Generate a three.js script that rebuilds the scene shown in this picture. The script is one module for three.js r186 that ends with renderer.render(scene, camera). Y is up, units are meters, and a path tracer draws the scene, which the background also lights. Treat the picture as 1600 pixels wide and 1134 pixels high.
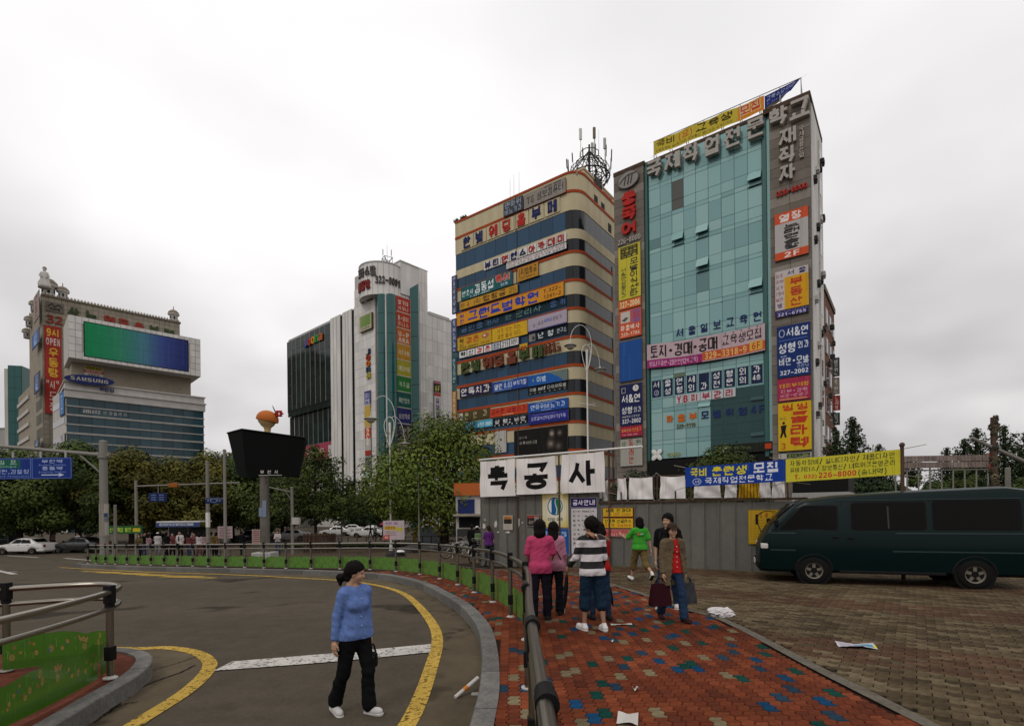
import * as THREE from 'three';
import { mergeGeometries, mergeVertices, toCreasedNormals } from 'three/addons/utils/BufferGeometryUtils.js';
import { RoundedBoxGeometry } from 'three/addons/geometries/RoundedBoxGeometry.js';
import { TextGeometry } from 'three/addons/geometries/TextGeometry.js';
import { FontLoader } from 'three/addons/loaders/FontLoader.js';
import { ImprovedNoise } from 'three/addons/math/ImprovedNoise.js';
// ---------------------------------------------------------------- camera, sky, sun, exposure
const scene = new THREE.Scene();
const EYE = 1.75, FP = 840, ROLL = 0.011, CX = 800, HY = 798;
const camera = new THREE.PerspectiveCamera(2 * Math.atan(567 / FP) * 180 / Math.PI, 1600 / 1134, 0.1, 2500);
camera.position.set(0, EYE, 0);
camera.rotation.z = -ROLL;
camera.setViewOffset(1600, 1134, 0, 567 - HY, 1600, 1134);
scene.add(camera);
const perlin = new ImprovedNoise();
const V = (x, y, z) => new THREE.Vector3(x, y, z);
const { clamp, lerp, smoothstep, degToRad } = THREE.MathUtils;
function rng(seed) { let s = seed >>> 0; return () => { s = (s + 0x6d2b79f5) | 0; let t = Math.imul(s ^ (s >>> 15), 1 | s); t = (t + Math.imul(t ^ (t >>> 7), 61 | t)) ^ t; return ((t ^ (t >>> 14)) >>> 0) / 4294967296; }; }
const fbm = (x, y, z, o = 4) => { let a = 1, s = 0; for (let i = 0; i < o; i++) { s += a * perlin.noise(x, y, z); x = x * 2.03 + 7.1; y = y * 2.03 + 3.3; z = z * 2.03 + 1.7; a *= 0.5; } return s; };
{
const W = 1024, Hh = 512, data = new Float32Array(W * Hh * 4);
for (let j = 0; j < Hh; j++) {
const el = ((j + 0.5) / Hh - 0.5) * Math.PI, y = Math.sin(el), ce = Math.cos(el);
for (let i = 0; i < W; i++) {
const az = ((i + 0.5) / W - 0.5) * 2 * Math.PI, x = ce * Math.cos(az), z = ce * Math.sin(az), o = (j * W + i) * 4;
const k = 1 / (Math.max(y, 0) + 0.28);
const n = fbm(x * k * 0.9 + 5.2, y * 1.3, z * k * 0.9 - 2.1, 5), n2 = fbm(x * k * 2.1 - 3, y * 2, z * k * 2.1 + 9, 4);
const up = smoothstep(y, -0.05, 0.72);
let L = lerp(0.54, 0.99, Math.pow(up, 0.62)) + n * 0.26 * (1 - 0.3 * up) + n2 * 0.13 * (1 - 0.4 * up);
L = clamp(L, 0.40, 1.15);
const warm = 1 - up;
data[o] = L; data[o + 1] = L * (0.985 - 0.02 * warm); data[o + 2] = L * (0.99 - 0.015 * warm); data[o + 3] = 1;
if (y < 0) for (let c = 0; c < 3; c++) data[o + c] = lerp(data[o + c], 0.12, clamp(-y * 6, 0, 1));
}
}
const t = new THREE.DataTexture(data, W, Hh, THREE.RGBAFormat, THREE.FloatType);
t.mapping = THREE.EquirectangularReflectionMapping; t.magFilter = THREE.LinearFilter; t.minFilter = THREE.LinearFilter; t.needsUpdate = true;
scene.background = t; scene.environment = t;
}
const sun = new THREE.DirectionalLight(new THREE.Color(1, 0.96, 0.9), 0.7);
sun.name = 'sun'; sun.position.set(-30, 70, 34); sun.target.position.set(4, 0, -20);
sun.castShadow = true; sun.shadow.radius = 28; sun.shadow.mapSize.set(2048, 2048);
Object.assign(sun.shadow.camera, { left: -90, right: 90, top: 90, bottom: -90, near: 1, far: 260 });
scene.add(sun); scene.add(sun.target);
const renderer = new THREE.WebGLRenderer({ antialias: true });
renderer.toneMapping = THREE.LinearToneMapping;
renderer.toneMappingExposure = 1.0;
renderer.shadowMap.enabled = true;
renderer.setSize(1024, 725);
// ---------------------------------------------------------------- helpers: objects
const used = new Map();
function numbered(n) { const k = used.get(n) ?? 0; used.set(n, k + 1); return k ? n + '_' + String(k).padStart(3, '0') : n; }
function tag(o, label, category, group) { o.userData.label = label; o.userData.category = category; if (group) o.userData.group = group; return o; }
function thing(name, label, category, pos = [0, 0, 0], turn = 0, group) {
const o = new THREE.Group(); o.name = numbered(name); o.position.set(...(pos.isVector3 ? pos.toArray() : pos)); o.rotation.y = turn; scene.add(o);
return tag(o, label, category, group);
}
function part(parent, name, geo, mat, label) {
const m = new THREE.Mesh(Array.isArray(geo) ? mg(geo) : geo, mat); m.name = name; m.castShadow = m.receiveShadow = true; parent.add(m);
if (label) m.userData.label = label;
return m;
}
function structure(name, geo, mat) { const m = part(scene, numbered(name), geo, mat); m.userData.kind = 'structure'; return m; }
function clean(g) {
g = g.index ? g.toNonIndexed() : g;
for (const k of Object.keys(g.attributes)) if (!['position', 'normal', 'uv'].includes(k)) g.deleteAttribute(k);
if (!g.attributes.uv) g.setAttribute('uv', new THREE.BufferAttribute(new Float32Array(g.attributes.position.count * 2), 2));
if (!g.attributes.normal) g.computeVertexNormals();
return g;
}
const mg = (list, groups = false) => mergeGeometries(list.map(clean), groups);
function bx(x0, x1, y0, y1, z0, z1) {
const w = x1 - x0, h = y1 - y0, d = z1 - z0, g = new THREE.BoxGeometry(w, h, d), uv = g.attributes.uv, s = [[d, h], [d, h], [w, d], [w, d], [w, h], [w, h]], r = (x0 * 0.37 + y0 * 0.71 + z0 * 0.53) % 7;
for (let i = 0; i < 24; i++) { const f = s[i >> 2]; uv.setXY(i, uv.getX(i) * f[0] + r, uv.getY(i) * f[1] + r * 0.6); }
return g.translate((x0 + x1) / 2, (y0 + y1) / 2, (z0 + z1) / 2);
}
const cb = (w, h, d, x = 0, y = 0, z = 0) => bx(x - w / 2, x + w / 2, y - h / 2, y + h / 2, z - d / 2, z + d / 2);
const rb = (w, h, d, r, x = 0, y = 0, z = 0, seg = 2) => new RoundedBoxGeometry(w, h, d, seg, r).translate(x, y, z);
const cyl = (r0, r1, h, x, y, z, n = 14, open = false) => new THREE.CylinderGeometry(r1, r0, h, n, 1, open).translate(x, y + h / 2, z);
function bar(a, b, r0, r1 = r0, n = 8) {
const d = b.clone().sub(a), g = new THREE.CylinderGeometry(r1, r0, d.length(), n);
g.applyQuaternion(new THREE.Quaternion().setFromUnitVectors(V(0, 1, 0), d.clone().normalize()));
return g.translate((a.x + b.x) / 2, (a.y + b.y) / 2, (a.z + b.z) / 2);
}
const tube = (pts, r, seg = pts.length * 6, n = 8, closed = false) => new THREE.TubeGeometry(new THREE.CatmullRomCurve3(pts, closed, 'centripetal'), seg, r, n, closed);
const lathe = (pts, n = 20) => new THREE.LatheGeometry(pts.map((p) => new THREE.Vector2(p[0], p[1])), n);
function extr(pts, depth, holes = [], bevel = 0) {
const s = new THREE.Shape(pts.map((p) => new THREE.Vector2(p[0], p[1])));
for (const h of holes) s.holes.push(new THREE.Path(h.map((p) => new THREE.Vector2(p[0], p[1]))));
return new THREE.ExtrudeGeometry(s, { depth, bevelEnabled: bevel > 0, bevelSize: bevel, bevelThickness: bevel, bevelSegments: 1, bevelOffset: -bevel });
}
// ---------------------------------------------------------------- the lie of the land and how photo pixels meet it
function gy(X, D) {
const d = Math.min(D, 46), s = smoothstep(d, 7, 13);
const away = 0.03 * Math.max(0, d - 9.5) * smoothstep(d, 8, 12), side = 0.012 * clamp(-X, 0, 22) * s;
return -(away + side) * (1 - 0.9 * smoothstep(X, 0.5, 5) * (1 - smoothstep(d, 17, 40)));
}
const ROAD = -0.18;
function ray(px, py) { const u = (px - CX) / FP, v = (HY - py) / FP, c = Math.cos(ROLL), s = Math.sin(ROLL); return V(u * c + v * s, -u * s + v * c, -1); }
function at(px, py, D) { return ray(px, py).multiplyScalar(D).add(V(0, EYE, 0)); }
function gr(px, py, off = 0) {
const r = ray(px, py); let t = (EYE - off) / -r.y, y = 0;
for (let i = 0; i < 40; i++) { y = gy(r.x * t, t) + off; const n = (EYE - y) / -r.y; t = lerp(t, clamp(n, 0.5, 400), 0.5); }
return [r.x * t, t];
}
const gpt = (px, py, off = 0) => { const [X, D] = gr(px, py, off); return V(X, gy(X, D) + off, -D); };
function plane(o, ax, az) {
const a = V(ax, 0, az).normalize(), n = V(-a.z, 0, a.x), rot = Math.atan2(-a.z, a.x);
const hit = (px, py) => { const r = ray(px, py), e = V(0, EYE, 0), t = o.clone().sub(e).dot(n) / r.dot(n), p = e.add(r.multiplyScalar(t)); return [p.clone().sub(o).dot(a), p.y]; };
return { o, a, n, rot, hit, pt: (s, h, d = 0) => V(o.x, 0, o.z).add(a.clone().multiplyScalar(s)).add(n.clone().multiplyScalar(d)).setY(h), out: (d) => plane(o.clone().add(n.clone().multiplyScalar(d)), ax, az) };
}
function inside(p, poly) { let c = false; for (let i = 0, j = poly.length - 1; i < poly.length; j = i++) { const [xi, yi] = poly[i], [xj, yj] = poly[j]; if (yi > p[1] !== yj > p[1] && p[0] < ((xj - xi) * (p[1] - yi)) / (yj - yi) + xi) c = !c; } return c; }
function nearest(p, poly) {
let best = 1e9, q = p;
for (let i = 0, j = poly.length - 1; i < poly.length; j = i++) {
const a = poly[j], b = poly[i], dx = b[0] - a[0], dy = b[1] - a[1], t = clamp(((p[0] - a[0]) * dx + (p[1] - a[1]) * dy) / (dx * dx + dy * dy || 1), 0, 1), x = a[0] + dx * t, y = a[1] + dy * t, d = Math.hypot(x - p[0], y - p[1]);
if (d < best) { best = d; q = [x, y]; }
}
return [q, best];
}
const curve2 = (pts, n) => new THREE.CatmullRomCurve3(pts.map((p) => V(p[0], 0, p[1])), false, 'centripetal').getSpacedPoints(n).map((p) => [p.x, p.z]);
function offset2(path, d) { return path.map((p, i) => { const a = path[Math.max(0, i - 1)], b = path[Math.min(path.length - 1, i + 1)], dx = b[0] - a[0], dy = b[1] - a[1], l = Math.hypot(dx, dy) || 1; return [p[0] + (dy / l) * d, p[1] - (dx / l) * d]; }); }
function geom(pos, uv, idx) {
const g = new THREE.BufferGeometry(); g.setAttribute('position', new THREE.BufferAttribute(new Float32Array(pos), 3));
if (uv) g.setAttribute('uv', new THREE.BufferAttribute(new Float32Array(uv), 2));
if (idx) g.setIndex(idx);
g.computeVertexNormals(); return g;
}
function strip(A, B, off) {
const pos = [], uv = [], idx = []; let l = 0;
for (let i = 0; i < A.length; i++) {
if (i) l += Math.hypot(A[i][0] - A[i - 1][0], A[i][1] - A[i - 1][1]);
for (const p of [A[i], B[i]]) { pos.push(p[0], gy(p[0], p[1]) + off, -p[1]); uv.push(p[0], p[1]); }
if (i) { const k = i * 2; idx.push(k - 2, k - 1, k, k, k - 1, k + 1); }
}
const g = geom(pos, uv, idx), n = g.attributes.normal;
if (n.getY(0) < 0) { for (let i = 0; i < idx.length; i += 3) [idx[i], idx[i + 1]] = [idx[i + 1], idx[i]]; g.setIndex(idx); g.computeVertexNormals(); }
return g;
}
function sheet(poly, cell, off, dropEdge = 0) {
const xs = poly.map((p) => p[0]), ds = poly.map((p) => p[1]), x0 = Math.min(...xs) - cell, d0 = Math.min(...ds) - cell, nx = Math.ceil((Math.max(...xs) - x0) / cell) + 2, nd = Math.ceil((Math.max(...ds) - d0) / cell) + 2;
const isIn = [], pts = [];
for (let j = 0; j <= nd; j++) for (let i = 0; i <= nx; i++) { const p = [x0 + i * cell, d0 + j * cell]; pts.push(p); isIn.push(inside(p, poly)); }
const id = new Map(), pos = [], uv = [], idx = [], W = nx + 1;
const vert = (k) => { if (!id.has(k)) { const p = isIn[k] ? pts[k] : nearest(pts[k], poly)[0]; id.set(k, pos.length / 3); pos.push(p[0], gy(p[0], p[1]) + off, -p[1]); uv.push(p[0], p[1]); } return id.get(k); };
for (let j = 0; j < nd; j++) for (let i = 0; i < nx; i++) {
const q = [j * W + i, j * W + i + 1, (j + 1) * W + i + 1, (j + 1) * W + i];
if (!q.some((k) => isIn[k])) continue;
const [a, b, c, d] = q.map(vert); idx.push(a, b, c, a, c, d);
}
return geom(pos, uv, idx);
}
// ---------------------------------------------------------------- textures
function noiseTex(seed, fn, n = 256, srgb = true) {
const data = new Uint8Array(n * n * 4), R = rng(seed), g = (f) => { const t = Array.from({ length: f * f }, R), s = (v) => v * v * (3 - 2 * v); return (x, y) => { const X = x * f, Y = y * f, i = Math.floor(X), j = Math.floor(Y), u = s(X - i), v = s(Y - j), a = (p, q) => t[(((q % f) + f) % f) * f + (((p % f) + f) % f)]; return lerp(lerp(a(i, j), a(i + 1, j), u), lerp(a(i, j + 1), a(i + 1, j + 1), u), v); }; };
const L = [4, 8, 16, 32, 64, 128].map(g);
for (let j = 0; j < n; j++) for (let i = 0; i < n; i++) { const x = i / n, y = j / n, c = fn(L.map((f) => f(x, y)), x, y, R); for (let k = 0; k < 3; k++) data[(j * n + i) * 4 + k] = clamp((Array.isArray(c) ? c[k] : c) * 255, 0, 255); data[(j * n + i) * 4 + 3] = 255; }
const t = new THREE.DataTexture(data, n, n); t.wrapS = t.wrapT = THREE.RepeatWrapping; t.magFilter = THREE.LinearFilter; t.minFilter = THREE.LinearMipmapLinearFilter; t.generateMipmaps = true;
if (srgb) t.colorSpace = THREE.SRGBColorSpace; t.needsUpdate = true; return t;
}
const rep = (t, x, y = x) => { const c = t.clone(); c.repeat.set(x, y); c.needsUpdate = true; return c; };
const TX = {
wear: noiseTex(11, (l) => 0.80 + 0.10 * l[0] + 0.06 * l[2] + 0.05 * l[4]),                                  // gentle patches
grit: noiseTex(12, (l, x, y, R) => 0.60 + 0.14 * l[1] + 0.12 * l[3] + 0.12 * l[5] + 0.10 * R(), 512),          // stone, asphalt
asphalt: noiseTex(13, (l, x, y, R) => { const stain = smoothstep(l[0] * 0.5 + l[1] * 0.3 + l[2] * 0.25, 0.60, 0.76); return (0.74 + 0.10 * l[0] + 0.08 * l[3] + 0.1 * R() + 0.05 * l[5]) * (1 - 0.5 * stain * (0.3 + 0.7 * l[4])); }, 512),
dirty: noiseTex(14, (l, x, y) => 0.72 + 0.12 * l[0] + 0.10 * l[2] - 0.22 * smoothstep(l[1] * 0.5 + l[3] * 0.5, 0.6, 0.85) + 0.06 * l[4]),
streak: noiseTex(15, (l, x, y) => 0.9, 4),
cloth: noiseTex(16, (l) => 0.84 + 0.08 * l[2] + 0.08 * l[5]),
bump: noiseTex(17, (l, x, y, R) => 0.35 * l[3] + 0.35 * l[5] + 0.3 * R(), 512, false),
paint: noiseTex(18, (l, x, y, R) => 1 - 0.55 * smoothstep(l[3] * 0.4 + l[4] * 0.3 + l[5] * 0.25 + 0.12 * R(), 0.60, 0.78) - 0.1 * l[1], 512),
soft: noiseTex(19, (l) => 0.5 * l[1] + 0.3 * l[2] + 0.2 * l[3], 256, false),
};
TX.streak = noiseTex(20, (l, x, y) => 0.86 + 0.1 * l[0] + 0.04 * l[4]);
const col = (c) => (Array.isArray(c) ? new THREE.Color().setRGB(...c) : new THREE.Color(c));
function M(c, rough = 0.8, o = {}) {
const { tex, s = 1, sy = s, bump, bs = 2, bumpScale = 0.002, ...rest } = o;
const m = new THREE.MeshPhysicalMaterial({ color: col(c), roughness: rough, specularIntensity: rough > 0.4 && !rest.metalness ? 0.12 : 1, ...rest });
if (tex) m.map = rep(tex, s, sy);
if (bump) { m.bumpMap = rep(bump, bs); m.bumpScale = bumpScale; }
return m;
}
// ---------------------------------------------------------------- Korean lettering from strokes
const FONT = await new FontLoader().loadAsync('fonts/droid/droid_sans_bold.typeface.json');
const CHO = [...'ㄱㄲㄴㄷㄸㄹㅁㅂㅃㅅㅆㅇㅈㅉㅊㅋㅌㅍㅎ'], JUNG = [...'ㅏㅐㅑㅒㅓㅔㅕㅖㅗㅘㅙㅚㅛㅜㅝㅞㅟㅠㅡㅢㅣ'], JONG = ['', ...'ㄱㄲㄳㄴㄵㄶㄷㄹㄺㄻㄼㄽㄾㄿㅀㅁㅂㅄㅅㅆㅇㅈㅊㅋㅌㅍㅎ'];
const CON = { ㄱ: '00 90 79', ㄴ: '00 09 99', ㄷ: '90 00 09 99', ㄹ: '00 90 94 04 09 99', ㅁ: '00 90 99 09 00', ㅂ: '00 09 99 90|04 94', ㅅ: '50 43 09|44 99', ㅇ: 'c0099', ㅈ: '00 90|51 44 09|45 99', ㅊ: '30 60|02 92|52 45 09|46 99', ㅋ: '00 90 79|05 84', ㅌ: '90 00 09 99|04 94', ㅍ: '00 90|09 99|20 29|70 79', ㅎ: '30 60|02 92|c1489' };
const PAIR = { ㄲ: 'ㄱㄱ', ㄸ: 'ㄷㄷ', ㅃ: 'ㅂㅂ', ㅆ: 'ㅅㅅ', ㅉ: 'ㅈㅈ', ㄳ: 'ㄱㅅ', ㄵ: 'ㄴㅈ', ㄶ: 'ㄴㅎ', ㄺ: 'ㄹㄱ', ㄻ: 'ㄹㅁ', ㄼ: 'ㄹㅂ', ㄽ: 'ㄹㅅ', ㄾ: 'ㄹㅌ', ㄿ: 'ㄹㅍ', ㅀ: 'ㄹㅎ', ㅄ: 'ㅂㅅ' };
const VOW = { ㅏ: '30 39|34 94', ㅐ: '20 29|90 99|24 94', ㅑ: '30 39|33 93|36 96', ㅒ: '20 29|90 99|23 93|26 96', ㅓ: '70 79|04 74', ㅔ: '50 59|90 99|04 54', ㅕ: '70 79|03 73|06 76', ㅖ: '50 59|90 99|03 53|06 56', ㅣ: '50 59', ㅗ: '08 98|42 48', ㅛ: '08 98|22 28|62 68', ㅜ: '02 92|42 49', ㅠ: '02 92|22 29|62 69', ㅡ: '05 95' };
const BOTH = { ㅘ: 'ㅗㅏ', ㅙ: 'ㅗㅐ', ㅚ: 'ㅗㅣ', ㅝ: 'ㅜㅓ', ㅞ: 'ㅜㅔ', ㅟ: 'ㅜㅣ', ㅢ: 'ㅡㅣ' };
function strokes(spec, x0, y0, x1, y1, out) {
const X = (d) => x0 + ((x1 - x0) * d) / 9, Y = (d) => y0 + ((y1 - y0) * d) / 9;
for (const s of spec.split('|')) {
if (s[0] === 'c') { const [a, b, c, d] = [...s.slice(1)].map(Number); out.push({ e: [(X(a) + X(c)) / 2, (Y(b) + Y(d)) / 2, (X(c) - X(a)) / 2, (Y(d) - Y(b)) / 2] }); }
else out.push({ p: s.split(' ').map((q) => [X(+q[0]), Y(+q[1])]) });
}
}
function consonant(c, x0, y0, x1, y1, out) { if (PAIR[c]) { const m = (x0 + x1) / 2, g = (x1 - x0) * 0.09; strokes(CON[PAIR[c][0]], x0, y0, m - g, y1, out); strokes(CON[PAIR[c][1]], m + g, y0, x1, y1, out); } else strokes(CON[c], x0, y0, x1, y1, out); }
function syllable(ch) {
const n = ch.charCodeAt(0) - 0xac00; if (n < 0 || n > 11171) return null;
const a = CHO[Math.floor(n / 588)], v = JUNG[Math.floor((n % 588) / 28)], f = JONG[n % 28], out = [], b = f ? 0.56 : 0.94, t = 0.06;
if (BOTH[v]) { const [h, w] = BOTH[v]; consonant(a, 0.08, t, 0.54, t + (b - t) * 0.52, out); strokes(VOW[h], 0.04, t + (b - t) * 0.58, 0.6, b, out); strokes(VOW[w], 0.62, f ? 0.02 : 0.03, 0.96, f ? 0.6 : 0.97, out); }
else if ('ㅗㅛㅜㅠㅡ'.includes(v)) { consonant(a, 0.16, t, 0.84, t + (b - t) * (v === 'ㅡ' ? 0.6 : 0.52), out); strokes(VOW[v], 0.03, t + (b - t) * 0.56, 0.97, b + (f ? 0.01 : 0), out); }
else { consonant(a, 0.06, t + 0.04, 0.53, b - (f ? 0.02 : 0.12), out); strokes(VOW[v], 0.58, 0.03, 0.95, f ? 0.6 : 0.97, out); }
if (f) consonant(f, 0.16, 0.68, 0.84, 0.95, out);
return out;
}
const wide = (c) => (syllable(c) ? 1 : c === ' ' ? 0.4 : /[.,:'|!il()]/.test(c) ? 0.36 : /[MWmw@&%]/.test(c) ? 0.8 : 0.6);
function T(c, s, x, y, w, h, color, wt = 0.13, edge) {
const chars = [...s], total = chars.reduce((a, k) => a + wide(k), 0), cell = w / total;
let cx = x;
c.save();
for (const k of chars) {
const cw = wide(k) * cell, sy = syllable(k);
if (sy) {
const gx = cx + cw * 0.06, gw = cw * 0.88;
for (const pass of edge ? [edge, color] : [color]) {
c.strokeStyle = pass; c.lineWidth = Math.max(0.8, wt * Math.sqrt(gw * h) * (edge && pass === edge ? 1.9 : 1)); c.lineCap = 'butt'; c.lineJoin = 'miter';
for (const q of sy) { c.beginPath(); if (q.e) c.ellipse(gx + q.e[0] * gw, y + q.e[1] * h, Math.max(0.3, q.e[2] * gw), Math.max(0.3, q.e[3] * h), 0, 0, 7); else q.p.forEach((p, i) => (i ? c.lineTo(gx + p[0] * gw, y + p[1] * h) : c.moveTo(gx + p[0] * gw, y + p[1] * h))); c.stroke(); }
}
} else if (k !== ' ') {
c.font = 'bold 100px sans-serif'; const m = c.measureText(k).width || 1;
c.save(); c.translate(cx + cw * 0.04, y + h); c.scale((cw * 0.92) / m, h / 73); c.fillStyle = color; c.textBaseline = 'alphabetic'; c.fillText(k, 0, 0); c.restore();
}
cx += cw;
}
c.restore();
}
const TV = (c, s, x, y, w, h, color, wt) => [...s].forEach((k, i, a) => T(c, k, x, y + (h * i) / a.length + h * 0.04 / a.length, w, (h / a.length) * 0.9, color, wt));
const fill = (c, color, x, y, w, h) => { c.fillStyle = color; c.fillRect(x, y, w, h); };
function solidLetter(k, w, h, d, wt = 0.13) {
const sy = syllable(k), list = [], t = wt * Math.sqrt(w * h);
if (sy) for (const q of sy) {
if (q.e) {
const ring = (rx, ry) => Array.from({ length: 20 }, (_, i) => [q.e[0] * w + Math.cos((i / 20) * 6.2832) * rx, (1 - q.e[1]) * h + Math.sin((i / 20) * 6.2832) * ry]);
const rx = q.e[2] * w, ry = q.e[3] * h; list.push(extr(ring(rx + t / 2, ry + t / 2), d, rx > t * 0.6 && ry > t * 0.6 ? [ring(rx - t / 2, ry - t / 2).reverse()] : []));
} else for (let i = 1; i < q.p.length; i++) {
const [a, b] = [q.p[i - 1], q.p[i]], x0 = a[0] * w, y0 = (1 - a[1]) * h, x1 = b[0] * w, y1 = (1 - b[1]) * h, L = Math.hypot(x1 - x0, y1 - y0);
const over = q.p.length > 2 ? t : 0;
list.push(new THREE.BoxGeometry(L + over * 0.98, t, d * (1 - 0.01 * (1 + ((i + list.length) % 5)))).translate(0, 0, d / 2).rotateZ(Math.atan2(y1 - y0, x1 - x0)).translate((x0 + x1) / 2, (y0 + y1) / 2, 0));
}
} else {
const g = new TextGeometry(k, { font: FONT, size: 1, depth: d, curveSegments: 4, bevelEnabled: false }); g.computeBoundingBox();
const b = g.boundingBox; list.push(g.translate(-b.min.x, -b.min.y, 0).scale(w / (b.max.x - b.min.x || 1), (k === '-' || k === '~' ? 0.14 : k === '.' ? 0.15 : 1) * h / (b.max.y - b.min.y || 1), 1).translate(0, k === '-' || k === '~' ? h * 0.43 : 0, 0));
}
return mg(list);
}
// ---------------------------------------------------------------- printed faces share a few big canvases
const sheets = [], artR = rng(77);
function art(w, h, draw) {
w = Math.ceil(w); h = Math.ceil(h); let A = sheets.find((s) => s.room(w, h));
if (!A) {
const c = document.createElement('canvas'); c.width = c.height = 2048; const t = new THREE.CanvasTexture(c); t.colorSpace = THREE.SRGBColorSpace; t.magFilter = THREE.LinearFilter;
A = { c, t, x: 2, y: 2, row: 0, mats: new Map(), room(w, h) { return (this.x + w + 2 < 2046 && this.y + h + 2 < 2046) || this.y + this.row + h + 4 < 2046; } };
sheets.push(A);
}
if (A.x + w + 2 > 2046) { A.x = 2; A.y += A.row + 3; A.row = 0; }
const x = A.x, y = A.y, k = A.c.getContext('2d');
k.save(); k.beginPath(); k.rect(x - 1, y - 1, w + 2, h + 2); k.clip(); k.translate(x, y); draw(k, w, h); for (let i = 0; i < w / 9; i++) { k.globalAlpha = 0.03 + 0.07 * artR(); k.fillStyle = artR() < 0.65 ? '#241f18' : '#d8d0c0'; const gx = artR() * w, gh = h * (0.15 + 0.85 * artR()); k.fillRect(gx, artR() < 0.6 ? 0 : h - gh, 1 + artR() * 5, gh); } k.globalAlpha = 1; k.restore();
A.x += w + 3; A.row = Math.max(A.row, h);
return { A, u0: x / 2048, u1: (x + w) / 2048, v1: 1 - y / 2048, v0: 1 - (y + h) / 2048 };
}
const printMat = (r, rough = 0.55) => { if (!r.A.mats.has(rough)) r.A.mats.set(rough, new THREE.MeshPhysicalMaterial({ map: r.A.t, roughness: rough, color: 0xf2f2f2, specularIntensity: 0.3 })); return r.A.mats.get(rough); };
function mapUV(g, r) { const uv = g.attributes.uv; for (let i = 0; i < uv.count; i++) uv.setXY(i, lerp(r.u0, r.u1, uv.getX(i)), lerp(r.v0, r.v1, uv.getY(i))); return g; }
const faceGeo = (w, h, r, x = 0, y = 0, z = 0) => mapUV(new THREE.PlaneGeometry(w, h), r).translate(x, y, z);
const boardMats = new Map();
function boardMat(c) { if (!boardMats.has(c)) boardMats.set(c, M(c, 0.6)); return boardMats.get(c); }
function signboard(F, q, label, draw, o = {}) {
const { d = 0.12, th = 0.14, name = 'shop_sign', cat = 'sign', side = '#5b5750', res = 2.6, group, rough } = o, P = F.out(d + th);
const [s0, h1] = P.hit(q[0], q[1]), [, h0] = P.hit(q[0], q[2]), [s1] = P.hit(q[3], q[1]), w = s1 - s0, h = h1 - h0, p = F.pt((s0 + s1) / 2, h0, d);
const t = thing(name, label, cat, p, F.rot, group), ppm = FP / -p.z, r = art(clamp(w * ppm * res, 24, 1400), clamp(h * ppm * res, 20, 1400), draw);
part(t, 'board', bx(-w / 2, w / 2, 0, h, 0, th), boardMat(side));
part(t, 'printed_face', faceGeo(w - 0.03, h - 0.03, r, 0, h / 2, th + 0.004), printMat(r, rough));
return t;
}
function letterRow(F, text, q, label, mat, o = {}) {
const { d = 0.05, depth = 0.25, wt = 0.15, name = 'letter_sign', vertical = false, gap = 0.12, th0 = 0, group, back } = o, P = F.out(d + depth), chars = [...text];
const [s0, h1] = P.hit(q[0], q[1]), [, h0] = P.hit(q[0], q[2]), [s1] = P.hit(q[3], q[1]), W = s1 - s0, Hh = h1 - h0;
const t = thing(name, label, 'sign', F.pt(s0, h0, d), F.rot, group), total = chars.reduce((a, k) => a + wide(k), 0);
let x = 0;
chars.forEach((k, i) => {
const m = Array.isArray(mat) ? mat[i % mat.length] : mat;
if (vertical) { const ch = Hh / chars.length; if (k !== ' ') part(t, 'letter', solidLetter(k, W, ch * (1 - gap), depth, wt).translate(0, Hh - ch * (i + 1) + ch * gap / 2, 0), m); return; }
const cw = (W * wide(k)) / total; if (k !== ' ') {
if (back) part(t, 'tile', bx(x + cw * 0.03, x + cw * 0.97, -Hh * 0.1, Hh * 1.1, -0.08, -0.004), back);
part(t, 'letter', solidLetter(k, cw * (1 - gap), Hh, depth, wt).translate(x + cw * gap / 2, 0, 0), m);
}
x += cw;
});
return t;
}
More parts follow.
